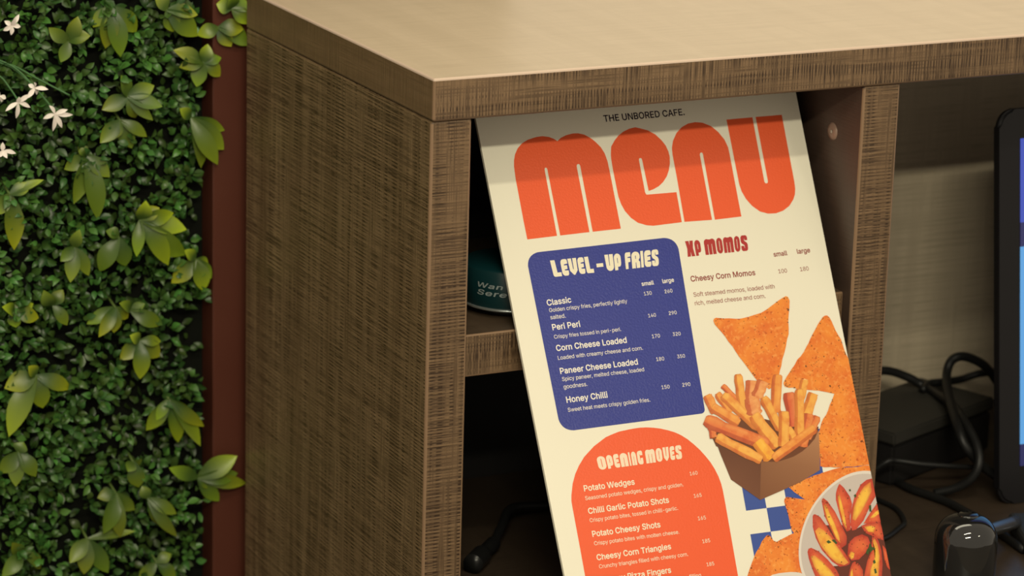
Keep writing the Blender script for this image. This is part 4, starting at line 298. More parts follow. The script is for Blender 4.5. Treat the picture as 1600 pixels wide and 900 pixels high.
'specks':[[[31277,39689],[31247,39745],[31189,39708],[31152,39673],[31210,39629],[31269,39660]],[[33235,41937],[33223,41954],[33188,41949],[33175,41929],[33201,41920],[33232,41908]],[[31593,38681],[31578,38715],[31547,38709],[31542,38674],[31561,38649],[31590,38657]],[[31643,38695],[31594,38723],[31542,38715],[31489,38675],[31545,38648],[31621,38633]],[[31642,41732],[31616,41750],[31574,41743],[31559,41721],[31594,41699],[31627,41695]],[[31427,38635],[31397,38655],[31354,38659],[31357,38626],[31380,38605],[31421,38606]],[[34280,40535],[34241,40561],[34200,40565],[34204,40525],[34214,40492],[34267,40499]],[[32032,38762],[31980,38794],[31888,38807],[31863,38741],[31919,38682],[31987,38701]],[[31379,41208],[31324,41243],[31258,41250],[31209,41186],[31273,41158],[31350,41160]],[[31173,39209],[31150,39238],[31116,39221],[31108,39200],[31130,39183],[31169,39185]],[[31272,38795],[31234,38818],[31185,38823],[31184,38783],[31202,38755],[31253,38751]],[[32204,38873],[32170,38917],[32107,38892],[32058,38854],[32112,38817],[32171,38811]],[[31699,41702],[31659,41713],[31626,41728],[31615,41691],[31640,41669],[31679,41671]],[[31233,39297],[31195,39317],[31142,39331],[31140,39285],[31164,39256],[31210,39257]],[[33877,41082],[33866,41111],[33806,41101],[33790,41071],[33825,41037],[33867,41059]],[[34405,40090],[34342,40131],[34263,40143],[34227,40066],[34284,40034],[34353,40021]],[[34299,40489],[34270,40507],[34216,40507],[34195,40476],[34227,40438],[34265,40463]],[[33971,40983],[33953,41002],[33896,40999],[33871,40969],[33910,40941],[33966,40941]],[[32723,41921],[32701,41963],[32641,41945],[32607,41906],[32659,41864],[32725,41869]],[[31531,38677],[31506,38699],[31467,38695],[31444,38666],[31476,38647],[31511,38652]],[[31250,39278],[31202,39314],[31144,39310],[31121,39261],[31160,39237],[31215,39244]],[[31280,40027],[31241,40077],[31175,40044],[31173,40013],[31207,39948],[31270,39979]],[[32055,38786],[32020,38820],[31962,38820],[31956,38773],[31981,38743],[32034,38746]],[[31798,41651],[31739,41677],[31674,41677],[31668,41634],[31678,41586],[31749,41579]],[[31466,38674],[31432,38698],[31403,38690],[31396,38665],[31418,38642],[31442,38656]],[[31546,38715],[31522,38749],[31480,38738],[31470,38705],[31499,38674],[31531,38689]],[[32439,40583],[32423,40601],[32381,40606],[32366,40573],[32391,40550],[32428,40562]],[[31606,41444],[31568,41475],[31524,41459],[31512,41432],[31547,41398],[31588,41406]],[[32575,40824],[32550,40839],[32510,40851],[32489,40812],[32523,40795],[32559,40799]],[[32183,40028],[32145,40061],[32097,40040],[32090,40016],[32107,39988],[32149,40001]],[[32136,40016],[32117,40047],[32089,40036],[32072,40007],[32094,39984],[32132,39982]],[[31805,39791],[31780,39823],[31741,39801],[31720,39779],[31752,39746],[31788,39759]],[[32054,40517],[32036,40532],[32003,40528],[31993,40509],[32013,40483],[32056,40499]],[[32887,40248],[32847,40266],[32816,40274],[32804,40238],[32822,40202],[32859,40209]],[[31796,39342],[31779,39360],[31750,39353],[31730,39334],[31751,39326],[31782,39325]],[[33354,40380],[33327,40402],[33280,40397],[33246,40366],[33291,40341],[33339,40338]],[[31339,39468],[31330,39494],[31301,39481],[31286,39461],[31309,39445],[31336,39449]],[[31413,38983],[31380,39018],[31339,39014],[31304,38969],[31348,38954],[31401,38948]],[[32006,40071],[31996,40095],[31965,40079],[31949,40064],[31978,40048],[32007,40056]],[[32136,40022],[32104,40054],[32049,40053],[32049,40011],[32069,39989],[32115,39986]],[[31479,39565],[31461,39582],[31435,39582],[31428,39558],[31436,39539],[31475,39536]],[[32880,40250],[32865,40260],[32848,40257],[32842,40246],[32847,40224],[32877,40235]],[[32680,39108],[32657,39134],[32618,39132],[32609,39099],[32631,39066],[32673,39067]],[[32917,39825],[32899,39844],[32853,39838],[32844,39816],[32875,39792],[32924,39794]],[[31403,39514],[31393,39528],[31364,39528],[31355,39508],[31377,39498],[31399,39497]],[[31993,40293],[31977,40321],[31939,40312],[31922,40283],[31955,40261],[31992,40258]],[[32592,39912],[32578,39938],[32555,39930],[32547,39906],[32554,39884],[32594,39884]],[[31857,40515],[31838,40537],[31809,40535],[31802,40508],[31814,40486],[31845,40497]],[[38238,38790],[38220,38840],[38141,38820],[38127,38776],[38161,38730],[38224,38728]],[[32564,37635],[32556,37658],[32520,37647],[32510,37628],[32522,37603],[32567,37618]],[[33027,38673],[32998,38704],[32939,38709],[32932,38661],[32974,38628],[33021,38644]],[[34039,39286],[34005,39320],[33936,39303],[33925,39272],[33959,39235],[34015,39244]],[[34392,37199],[34360,37246],[34301,37221],[34254,37182],[34326,37134],[34369,37157]],[[32051,37833],[32017,37856],[31957,37852],[31952,37820],[31977,37797],[32041,37789]],[[34888,37135],[34845,37170],[34809,37164],[34799,37124],[34824,37102],[34858,37096]],[[34968,37116],[34949,37129],[34915,37141],[34896,37107],[34925,37095],[34960,37095]],[[37562,38933],[37531,38968],[37466,38951],[37449,38919],[37475,38887],[37551,38896]],[[34731,39824],[34702,39845],[34642,39857],[34631,39811],[34667,39793],[34710,39787]],[[33040,38700],[32988,38726],[32939,38728],[32922,38685],[32947,38644],[33017,38669]],[[34095,37253],[34066,37293],[34016,37285],[34015,37243],[34031,37223],[34071,37224]],[[33551,39072],[33531,39096],[33501,39101],[33475,39062],[33515,39034],[33541,39054]],[[32238,37679],[32184,37719],[32110,37699],[32103,37662],[32140,37632],[32190,37619]],[[37849,36816],[37806,36843],[37759,36832],[37753,36804],[37786,36775],[37827,36790]],[[32453,38146],[32430,38196],[32357,38184],[32336,38131],[32378,38089],[32453,38106]],[[33075,37540],[33022,37574],[32967,37567],[32935,37522],[32977,37500],[33037,37500]],[[37651,36829],[37600,36889],[37548,36869],[37535,36815],[37554,36767],[37623,36795]],[[32684,38476],[32614,38524],[32553,38504],[32560,38460],[32583,38411],[32651,38428]],[[37520,36874],[37482,36900],[37426,36910],[37418,36862],[37435,36834],[37501,36823]],[[36004,39463],[35975,39508],[35919,39477],[35897,39450],[35946,39431],[35986,39439]],[[35553,36970],[35543,36990],[35494,36998],[35503,36964],[35512,36938],[35551,36946]],[[37027,37468],[37007,37489],[36985,37475],[36971,37461],[36992,37446],[37017,37455]],[[37211,38090],[37199,38113],[37160,38112],[37164,38084],[37178,38065],[37203,38066]],[[36205,37930],[36181,37951],[36128,37958],[36124,37920],[36146,37903],[36191,37908]],[[35180,39114],[35151,39137],[35129,39126],[35118,39106],[35135,39092],[35164,39093]],[[39324,38228],[39300,38256],[39266,38242],[39261,38220],[39281,38200],[39307,38209]],[[32726,37791],[32715,37810],[32692,37807],[32676,37784],[32696,37766],[32719,37779]],[[35367,38042],[35348,38064],[35304,38051],[35286,38031],[35313,38012],[35357,38014]],[[37077,38504],[37057,38525],[37031,38518],[37021,38497],[37037,38487],[37067,38488]],[[33044,38223],[33029,38231],[33012,38230],[32996,38217],[33018,38205],[33039,38206]],[[36397,38221],[36373,38256],[36319,38239],[36307,38210],[36332,38189],[36381,38191]],[[39573,38245],[39543,38261],[39496,38260],[39485,38234],[39509,38202],[39547,38222]],[[34632,38456],[34601,38483],[34555,38468],[34536,38444],[34569,38404],[34605,38427]],[[33956,37393],[33934,37422],[33893,37419],[33870,37382],[33905,37347],[33944,37373]],[[36610,37211],[36602,37231],[36576,37224],[36570,37206],[36583,37195],[36609,37195]],[[35762,37724],[35745,37740],[35719,37733],[35710,37718],[35730,37709],[35754,37711]],[[39247,37262],[39236,37276],[39207,37278],[39203,37257],[39214,37242],[39246,37240]],[[36809,37015],[36799,37034],[36769,37037],[36764,37010],[36773,36989],[36802,36993]],[[33908,37871],[33887,37892],[33829,37902],[33818,37860],[33849,37844],[33894,37824]],[[37802,37575],[37796,37587],[37773,37584],[37760,37570],[37774,37559],[37801,37556]],[[35737,38190],[35724,38219],[35683,38210],[35680,38183],[35689,38150],[35734,38165]],[[39713,37169],[39680,37203],[39649,37186],[39642,37160],[39661,37129],[39704,37145]],[[34113,38971],[34091,38989],[34053,38993],[34036,38961],[34065,38949],[34092,38937]],[[38619,23367],[38576,23415],[38534,23389],[38521,23357],[38536,23315],[38592,23331]],[[33962,28894],[33907,28919],[33837,28925],[33819,28877],[33856,28844],[33923,28858]],[[40302,29470],[40294,29478],[40241,29488],[40236,29450],[40263,29409],[40300,29427],[40302,29432]],[[33603,28508],[33559,28548],[33483,28562],[33470,28493],[33501,28448],[33573,28442]],[[39787,25504],[39724,25548],[39649,25532],[39629,25487],[39658,25456],[39726,25451]],[[40115,26668],[40085,26713],[40038,26695],[40012,26657],[40062,26614],[40107,26618]],[[39147,23349],[39122,23391],[39060,23376],[39069,23341],[39095,23295],[39140,23321]],[[33815,28993],[33782,29019],[33744,29013],[33730,28984],[33745,28946],[33791,28949]],[[34399,29190],[34329,29221],[34244,29239],[34212,29168],[34272,29146],[34362,29118]],[[37251,24790],[37203,24826],[37124,24829],[37116,24776],[37166,24725],[37223,24747]],[[34444,27670],[34428,27688],[34395,27695],[34368,27662],[34408,27631],[34440,27651]],[[38207,23808],[38184,23846],[38110,23852],[38099,23796],[38139,23742],[38201,23748]],[[39534,24604],[39507,24631],[39467,24626],[39438,24594],[39476,24568],[39523,24571]],[[40302,29722],[40294,29719],[40282,29701],[40302,29689]],[[34314,27765],[34265,27791],[34193,27801],[34198,27752],[34214,27709],[34291,27709]],[[33546,28865],[33498,28918],[33438,28898],[33383,28846],[33458,28805],[33528,28822]],[[35260,26881],[35231,26901],[35183,26896],[35165,26871],[35190,26847],[35233,26847]],[[33679,28995],[33619,29018],[33544,29047],[33540,28979],[33574,28930],[33634,28956]],[[38524,23458],[38481,23495],[38448,23473],[38421,23448],[38458,23417],[38496,23426]],[[40145,26803],[40106,26867],[40037,26833],[40025,26790],[40049,26731],[40134,26739]],[[33585,28728],[33531,28763],[33489,28742],[33477,28716],[33514,28675],[33553,28695]],[[33753,28908],[33720,28932],[33685,28929],[33669,28899],[33702,28871],[33729,28887]],[[39697,25069],[39655,25112],[39606,25109],[39599,25058],[39619,25035],[39685,25038]],[[36568,29600],[36531,29619],[36494,29618],[36468,29589],[36507,29557],[36549,29568]],[[37931,30016],[37884,30035],[37826,30051],[37797,30000],[37843,29964],[37884,29988]],[[39477,28913],[39453,28930],[39431,28924],[39427,28908],[39434,28887],[39463,28901]],[[37364,26356],[37347,26373],[37310,26383],[37286,26347],[37324,26328],[37361,26336]],[[34774,28123],[34757,28144],[34735,28136],[34723,28118],[34741,28096],[34765,28109]],[[36138,28259],[36117,28292],[36069,28292],[36068,28251],[36097,28224],[36148,28219]],[[37370,26811],[37334,26822],[37296,26835],[37280,26801],[37317,26784],[37342,26788]],[[36333,27132],[36308,27154],[36273,27144],[36252,27123],[36283,27092],[36309,27095]],[[36744,26768],[36718,26803],[36683,26795],[36669,26760],[36695,26735],[36744,26735]],[[34019,28323],[34009,28348],[33959,28340],[33951,28315],[33970,28295],[34023,28296]],[[37025,27599],[37004,27619],[36957,27614],[36929,27589],[36964,27574],[37002,27560]],[[36478,27396],[36446,27430],[36398,27424],[36383,27386],[36426,27358],[36465,27370]],[[39352,28821],[39334,28831],[39310,28833],[39312,28817],[39318,28798],[39345,28806]],[[37080,27164],[37052,27207],[37005,27190],[36991,27154],[37022,27119],[37071,27139]],[[37136,26674],[37120,26698],[37082,26697],[37079,26667],[37095,26653],[37130,26655]],[[36547,27502],[36513,27521],[36484,27523],[36470,27493],[36491,27470],[36527,27466]],[[36491,27902],[36457,27937],[36402,27926],[36382,27890],[36416,27860],[36470,27876]],[[39574,28993],[39554,29014],[39533,29005],[39509,28986],[39535,28976],[39571,28977]],[[37395,28441],[37348,28479],[37303,28466],[37287,28429],[37324,28394],[37379,28404]],[[36189,28189],[36183,28208],[36156,28206],[36137,28183],[36158,28173],[36185,28168]],[[36908,27255],[36901,27272],[36856,27284],[36845,27248],[36863,27225],[36906,27230]],[[37269,27048],[37236,27061],[37210,27058],[37186,27039],[37219,27022],[37252,27025]],[[36585,28820],[36547,28840],[36503,28856],[36499,28810],[36507,28785],[36555,28790]],[[36735,27346],[36705,27372],[36674,27358],[36660,27338],[36693,27311],[36715,27323]],[[35890,33495],[35864,33530],[35833,33516],[35809,33485],[35851,33456],[35882,33473]],[[35649,35561],[35642,35594],[35565,35613],[35526,35546],[35567,35511],[35660,35495]],[[38852,29717],[38823,29751],[38773,29735],[38745,29705],[38773,29684],[38831,29671]],[[35576,35462],[35543,35487],[35509,35481],[35504,35453],[35517,35437],[35559,35442]],[[35639,35366],[35615,35394],[35566,35400],[35534,35353],[35594,35313],[35636,35317]],[[40298,31012],[40291,31011],[40271,30968],[40298,30943]],[[39188,29934],[39166,29966],[39109,29975],[39078,29921],[39112,29897],[39180,29894]],[[39677,36691],[39651,36714],[39596,36710],[39599,36682],[39606,36663],[39657,36662]],[[38837,29550],[38798,29587],[38736,29588],[38700,29535],[38748,29503],[38810,29497]],[[38414,36569],[38374,36588],[38338,36583],[38331,36558],[38343,36528],[38381,36545]],[[37903,30823],[37856,30871],[37800,30839],[37783,30809],[37825,30782],[37882,30771]],[[35982,33515],[35955,33574],[35889,33567],[35883,33503],[35914,33452],[35972,33477]],[[39486,30058],[39464,30075],[39415,30068],[39414,30050],[39434,30030],[39469,30025]],[[37909,30699],[37887,30728],[37836,30721],[37800,30686],[37848,30638],[37910,30638]],[[35756,34337],[35725,34368],[35693,34365],[35668,34326],[35703,34297],[35745,34318]],[[37778,31144],[37719,31172],[37649,31184],[37627,31126],[37680,31081],[37748,31103]],[[36956,36423],[36932,36479],[36865,36460],[36801,36403],[36884,36347],[36958,36382]],[[36872,32143],[36851,32167],[36807,32165],[36781,32133],[36817,32098],[36855,32109]],[[36345,32735],[36300,32773],[36255,32766],[36266,32725],[36286,32685],[36329,32700]],[[36541,32659],[36517,32688],[36457,32693],[36461,32650],[36473,32609],[36541,32633]],[[40171,30195],[40134,30257],[40061,30213],[40037,30180],[40095,30127],[40154,30152]],[[37413,34397],[37381,34430],[37339,34410],[37312,34385],[37337,34362],[37389,34363]],[[36524,35239],[36494,35251],[36461,35263],[36456,35231],[36476,35199],[36503,35209]],[[38115,34122],[38073,34143],[38017,34149],[38022,34110],[38041,34078],[38085,34074]],[[38543,36175],[38493,36212],[38446,36184],[38420,36160],[38468,36140],[38507,36142]],[[37125,33745],[37074,33775],[37031,33754],[37030,33734],[37055,33698],[37103,33716]],[[37895,33870],[37876,33882],[37851,33884],[37832,33862],[37857,33843],[37880,33854]],[[38333,34384],[38317,34417],[38283,34400],[38272,34377],[38291,34363],[38326,34364]],[[36761,33670],[36733,33686],[36715,33682],[36701,33662],[36725,33645],[36743,33652]],[[40143,36327],[40118,36342],[40090,36349],[40081,36320],[40097,36291],[40126,36309]],[[37341,33794],[37318,33808],[37288,33809],[37277,33786],[37289,33765],[37325,33762]],[[39916,36085],[39890,36111],[39864,36103],[39839,36075],[39866,36060],[39910,36068]],[[40059,35453],[40029,35473],[39987,35471],[39978,35443],[39999,35415],[40038,35427]],[[36910,35094],[36896,35113],[36871,35103],[36857,35088],[36876,35076],[36897,35076]],[[39361,35485],[39334,35498],[39307,35500],[39296,35477],[39315,35460],[39349,35468]],[[35687,36036],[35661,36051],[35632,36053],[35623,36028],[35642,36019],[35672,36018]],[[37637,33342],[37608,33374],[37575,33361],[37548,33331],[37594,33300],[37633,33301]],[[36260,33562],[36247,33579],[36202,33581],[36170,33551],[36206,33518],[36256,33539]],[[35757,35965],[35739,35977],[35706,35978],[35696,35958],[35719,35945],[35749,35941]],[[37581,34090],[37557,34103],[37527,34114],[37529,34084],[37542,34068],[37568,34073]],[[37803,33715],[37789,33743],[37740,33749],[37728,33706],[37754,33680],[37799,33678]],[[37836,34037],[37829,34048],[37808,34051],[37792,34032],[37809,34023],[37834,34020]],[[37227,35857],[37207,35874],[37183,35871],[37172,35850],[37188,35828],[37224,35832]],[[28647,22391],[28616,22441],[28554,22417],[28533,22379],[28580,22329],[28635,22352]],[[34947,21187],[34932,21205],[34893,21204],[34888,21181],[34909,21159],[34940,21157]],[[28476,23476],[28414,23506],[28365,23495],[28345,23462],[28376,23428],[28433,23426]],[[30148,26736],[30131,26769],[30076,26751],[30031,26723],[30085,26683],[30134,26708]],[[35256,21522],[35227,21554],[35180,21546],[35179,21514],[35185,21492],[35232,21481]],[[33166,22051],[33138,22079],[33086,22083],[33089,22044],[33099,22011],[33150,22022]],[[34988,23099],[34951,23131],[34904,23130],[34898,23090],[34920,23071],[34966,23056]],[[35091,21255],[35059,21285],[34996,21293],[34998,21245],[35026,21187],[35081,21220]],[[30528,27474],[30511,27543],[30414,27519],[30417,27461],[30452,27396],[30532,27403]],[[31572,28691],[31531,28724],[31486,28725],[31460,28678],[31508,28641],[31555,28649]],[[32383,22356],[32355,22402],[32298,22380],[32297,22347],[32324,22310],[32372,22325]],[[27864,22451],[27847,22478],[27817,22461],[27790,22444],[27828,22428],[27857,22427]],[[34298,21473],[34238,21517],[34166,21498],[34116,21455],[34174,21418],[34243,21436]],[[28221,22363],[28202,22412],[28154,22387],[28115,22352],[28154,22334],[28215,22313]],[[34203,25159],[34184,25204],[34113,25190],[34075,25145],[34144,25096],[34192,25120]],[[34977,23371],[34947,23412],[34893,23405],[34850,23357],[34923,23310],[34979,23319]],[[35108,21185],[35047,21208],[34981,21229],[34972,21171],[35009,21137],[35083,21121]],[[30689,27637],[30622,27691],[30522,27677],[30516,27617],[30547,27579],[30627,27569]],[[31786,28836],[31756,28870],[31716,28849],[31689,28825],[31735,28808],[31777,28813]],[[28365,22360],[28328,22405],[28257,22387],[28264,22349],[28295,22296],[28346,22294]],[[31879,28562],[31840,28624],[31763,28608],[31736,28546],[31788,28510],[31857,28515]],[[33120,22021],[33096,22036],[33044,22035],[33032,22012],[33056,21996],[33102,21987]],[[33204,27131],[33168,27166],[33071,27179],[33047,27114],[33110,27074],[33167,27072]],[[27838,22501],[27802,22531],[27753,22527],[27747,22491],[27770,22451],[27816,22466]],[[35396,21186],[35358,21211],[35287,21220],[35263,21172],[35312,21142],[35359,21149]],[[27927,22753],[27911,22771],[27867,22784],[27849,22744],[27878,22729],[27920,22734]],[[31830,23887],[31814,23902],[31791,23895],[31780,23882],[31798,23871],[31817,23872]],[[32322,24990],[32272,25016],[32231,25023],[32202,24977],[32240,24950],[32299,24948]],[[34362,21662],[34348,21700],[34311,21682],[34299,21656],[34309,21620],[34357,21624]],[[31493,23689],[31472,23723],[31440,23712],[31438,23683],[31453,23665],[31498,23658]],[[30786,26207],[30761,26223],[30741,26212],[30724,26200],[30748,26182],[30776,26182]],[[30724,24292],[30707,24330],[30650,24307],[30645,24283],[30662,24248],[30708,24257]],[[33102,25650],[33079,25680],[33047,25672],[33030,25642],[33056,25617],[33086,25622]],[[33407,23084],[33401,23098],[33372,23099],[33362,23079],[33386,23068],[33404,23073]],[[32400,23954],[32384,23967],[32351,23974],[32331,23947],[32360,23930],[32390,23937]],[[31331,24503],[31296,24517],[31262,24524],[31256,24495],[31273,24460],[31314,24476]],[[30362,23225],[30351,23245],[30323,23235],[30315,23220],[30328,23203],[30353,23212]],[[32901,22874],[32887,22895],[32858,22888],[32856,22870],[32870,22845],[32899,22861]],[[31889,23880],[31846,23911],[31816,23898],[31806,23871],[31815,23842],[31855,23859]],[[32504,23412],[32470,23445],[32441,23433],[32426,23403],[32454,23384],[32494,23375]],[[34154,24289],[34123,24323],[34075,24320],[34053,24278],[34088,24252],[34127,24252]],[[30594,22814],[30573,22845],[30529,22837],[30518,22806],[30534,22776],[30575,22778]],[[30502,24366],[30480,24391],[30464,24377],[30448,24360],[30472,24336],[30491,24347]],[[34730,22972],[34711,22988],[34690,22988],[34680,22967],[34697,22945],[34720,22958]],[[30967,24869],[30958,24884],[30925,24883],[30916,24864],[30935,24852],[30958,24847]],[[31434,23642],[31423,23663],[31392,23665],[31396,23638],[31410,23612],[31429,23630]],[[31673,23370],[31637,23393],[31582,23384],[31561,23358],[31597,23323],[31641,23344]],[[31910,24140],[31883,24163],[31854,24168],[31832,24132],[31866,24102],[31903,24107]],[[29228,41940],[29191,41968],[29109,41955],[29077,41920],[29134,41873],[29203,41899]],[[25884,45630],[25848,45664],[25785,45643],[25786,45617],[25796,45582],[25861,45576]],[[28846,41725],[28817,41750],[28740,41745],[28737,41710],[28765,41660],[28833,41697]],[[26423,44548],[26365,44575],[26320,44555],[26293,44530],[26335,44492],[26384,44519]],[[26707,44205],[26637,44241],[26568,44227],[26524,44179],[26594,44121],[26657,44163]],[[27778,42682],[27741,42715],[27692,42719],[27679,42668],[27693,42631],[27756,42628]],[[32692,43999],[32639,44028],[32577,44033],[32572,43983],[32594,43958],[32652,43968]],[[28893,41726],[28869,41761],[28800,41748],[28759,41707],[28820,41645],[28890,41652]],[[26793,44027],[26782,44048],[26725,44060],[26701,44014],[26737,43991],[26784,43993]],[[26073,45842],[26048,45896],[25984,45890],[25936,45823],[26004,45790],[26060,45791]],[[33030,42167],[33007,42207],[32918,42186],[32906,42151],[32932,42106],[33002,42129]],[[29433,42246],[29391,42276],[29337,42278],[29330,42233],[29349,42215],[29403,42203]],[[25900,45578],[25859,45619],[25778,45623],[25749,45557],[25803,45522],[25861,45514]],[[32608,43698],[32596,43732],[32548,43718],[32519,43686],[32559,43649],[32609,43653]],[[29678,42337],[29621,42383],[29556,42381],[29568,42323],[29594,42283],[29639,42284]],[[26644,45882],[26570,45919],[26524,45897],[26469,45857],[26540,45808],[26601,45833]],[[31889,41745],[31824,41780],[31772,41782],[31744,41726],[31784,41683],[31850,41710]],[[29013,41707],[28994,41721],[28955,41725],[28945,41697],[28963,41674],[29005,41685]],[[26691,44178],[26671,44223],[26621,44203],[26572,44162],[26621,44137],[26685,44129]],[[27311,43383],[27233,43414],[27156,43409],[27155,43362],[27185,43299],[27246,43341]],[[28963,41702],[28908,41738],[28840,41735],[28813,41681],[28866,41662],[28924,41649]],[[32103,41692],[32066,41708],[32014,41707],[32012,41680],[32044,41648],[32084,41653]],[[30935,41941],[30905,41954],[30868,41948],[30855,41930],[30878,41913],[30919,41915]],[[28989,41704],[28956,41728],[28923,41723],[28905,41693],[28924,41663],[28968,41682]],[[30041,42194],[30013,42222],[29939,42233],[29943,42181],[29968,42151],[30028,42142]],[[32780,43402],[32751,43422],[32696,43425],[32670,43387],[32712,43359],[32774,43350]],[[29360,42412],[29356,42424],[29335,42421],[29330,42408],[29339,42391],[29361,42399]],[[28295,42160],[28273,42185],[28239,42187],[28208,42148],[28246,42119],[28289,42135]],[[29154,41956],[29145,41986],[29104,41965],[29105,41949],[29113,41932],[29154,41936]],[[31107,42537],[31084,42565],[31038,42566],[31044,42528],[31059,42500],[31094,42503]],[[29614,42710],[29606,42722],[29574,42721],[29566,42704],[29585,42680],[29618,42694]],[[29381,42660],[29357,42684],[29336,42678],[29326,42653],[29340,42631],[29370,42644]],[[29997,42414],[29961,42440],[29939,42425],[29931,42405],[29943,42384],[29979,42389]],[[30155,42286],[30118,42307],[30078,42307],[30084,42277],[30095,42253],[30140,42256]],[[29944,42446],[29928,42475],[29893,42465],[29864,42436],[29890,42421],[29950,42410]],[[28902,43171],[28879,43195],[28858,43186],[28839,43163],[28870,43140],[28896,43142]],[[31526,45988],[31512,46009],[31482,46007],[31473,45981],[31489,45963],[31528,45970]],[[29680,42818],[29652,42836],[29618,42835],[29596,42807],[29629,42797],[29664,42797]],[[28971,42107],[28955,42118],[28929,42118],[28912,42099],[28936,42087],[28960,42090]],[[26841,44353],[26824,44376],[26789,44362],[26791,44346],[26796,44333],[26830,44339]],[[28027,44015],[27996,44038],[27950,44031],[27928,44001],[27961,43973],[28005,43989]],[[31827,46425],[31803,46436],[31776,46437],[31768,46416],[31787,46399],[31817,46406]],[[30018,42562],[29990,42580],[29957,42581],[29949,42553],[29964,42527],[29999,42530]],[[28967,42079],[28931,42103],[28910,42089],[28904,42071],[28917,42044],[28946,42046]],[[29912,42479],[29884,42495],[29851,42493],[29841,42470],[29868,42453],[29895,42461]],[[31154,42108],[31138,42124],[31098,42130],[31100,42101],[31115,42084],[31146,42078]],[[29736,42731],[29728,42749],[29683,42746],[29657,42720],[29692,42689],[29737,42700]],[[29669,42758],[29632,42785],[29589,42765],[29564,42744],[29604,42715],[29638,42737]]],
'plate':[[[40251,45959],[40215,45992],[39895,46267],[39554,46534],[39190,46793],[38800,47042],[38382,47279],[37935,47501],[37456,47703],[36946,47879],[36406,48021],[35841,48120],[35257,48166],[34667,48149],[34084,48060],[33526,47893],[33011,47649],[32556,47331],[32173,46951],[31868,46521],[31642,46059],[31491,45578],[31408,45093],[31384,44612],[31409,44144],[31476,43692],[31576,43260],[31704,42846],[31855,42452],[32026,42075],[32213,41715],[32416,41370],[32633,41039],[32865,40719],[33111,40410],[33372,40110],[33649,39817],[33944,39532],[34258,39254],[34594,38983],[34954,38719],[35341,38464],[35756,38220],[36202,37990],[36682,37779],[37194,37594],[37738,37441],[38311,37330],[38904,37273],[39506,37280],[40102,37361],[40277,37410]]],
'plate_in':[[[40251,45678],[40073,45846],[39768,46109],[39442,46364],[39094,46611],[38722,46849],[38323,47076],[37896,47288],[37439,47481],[36951,47649],[36436,47784],[35896,47879],[35339,47924],[34774,47908],[34217,47823],[33684,47664],[33192,47430],[32757,47127],[32391,46764],[32099,46353],[31883,45911],[31739,45452],[31660,44989],[31637,44530],[31662,44082],[31725,43651],[31821,43237],[31943,42842],[32088,42465],[32251,42105],[32430,41762],[32624,41432],[32832,41116],[33053,40810],[33288,40515],[33537,40228],[33802,39949],[34084,39677],[34384,39411],[34705,39152],[35049,38901],[35418,38657],[35815,38424],[36242,38205],[36699,38004],[37188,37826],[37708,37681],[38255,37575],[38821,37521],[39395,37528],[39965,37605],[40277,37693]]],
'dip':[[[27898,45831],[28197,45156],[28520,45045],[29129,44999],[29725,45016],[30319,45047],[30899,45141],[31324,45265],[31588,45433],[31827,46385]]],
'sauce':[[[34156,41435],[36680,41770],[37486,42276],[39132,41829],[40263,41979],[40246,47570],[32267,46446],[33346,45020],[35739,45220],[34785,43371]]],
'wedges':[[[33591,40567],[33694,40448],[33853,40416],[34316,40728],[34748,41514],[35256,42641],[35793,43640],[36331,44640],[36427,45024],[36282,45189],[35956,45276],[35271,45261],[34627,44736],[33826,43571],[33467,42467],[33389,41465]],[[34770,39395],[34873,39209],[35012,39134],[35363,39472],[35902,40472],[36352,41860],[36593,42821],[36372,43454],[35853,43714],[35555,43343],[35210,42171],[34775,40722]],[[36329,38931],[36522,38556],[36745,38251],[36900,38111],[37268,38518],[37689,39373],[37765,40050],[37304,41055],[37113,42226],[36696,42370],[36382,41731],[36258,40253],[36211,39449]],[[37172,41836],[37468,40677],[38138,39431],[38977,38469],[39678,38116],[40275,38065],[40271,39514],[40243,39702],[39641,40293],[38562,41620],[37636,42296],[37242,42337]],[[32384,43572],[32550,43305],[32832,43264],[33502,43659],[34228,44483],[34911,45501],[35360,46882],[32854,46529],[32553,45174],[32387,44230]],[[36241,44495],[36624,43355],[37338,42921],[38139,42789],[38684,43102],[38790,43648],[38238,44371],[37343,44911],[36578,44899]],[[38233,42043],[38967,41874],[40191,41943],[40262,42378],[40259,43230],[40150,43592],[39284,43182],[38474,42674]],[[39104,43158],[39284,42849],[39479,43009],[39660,43566],[39766,44446],[39617,45623],[39080,47406],[37215,47143],[37703,46021],[38134,45153],[38686,44432]],[[36274,45558],[36600,45140],[36858,45017],[37255,45297],[37509,45862],[37363,47164],[35656,46924]],[[38502,41879],[39492,40942],[40268,40298],[40263,42011],[39718,41973]],[[39961,43940],[40247,44378],[40255,44441],[40250,46255],[40023,46011],[39887,45261]]],
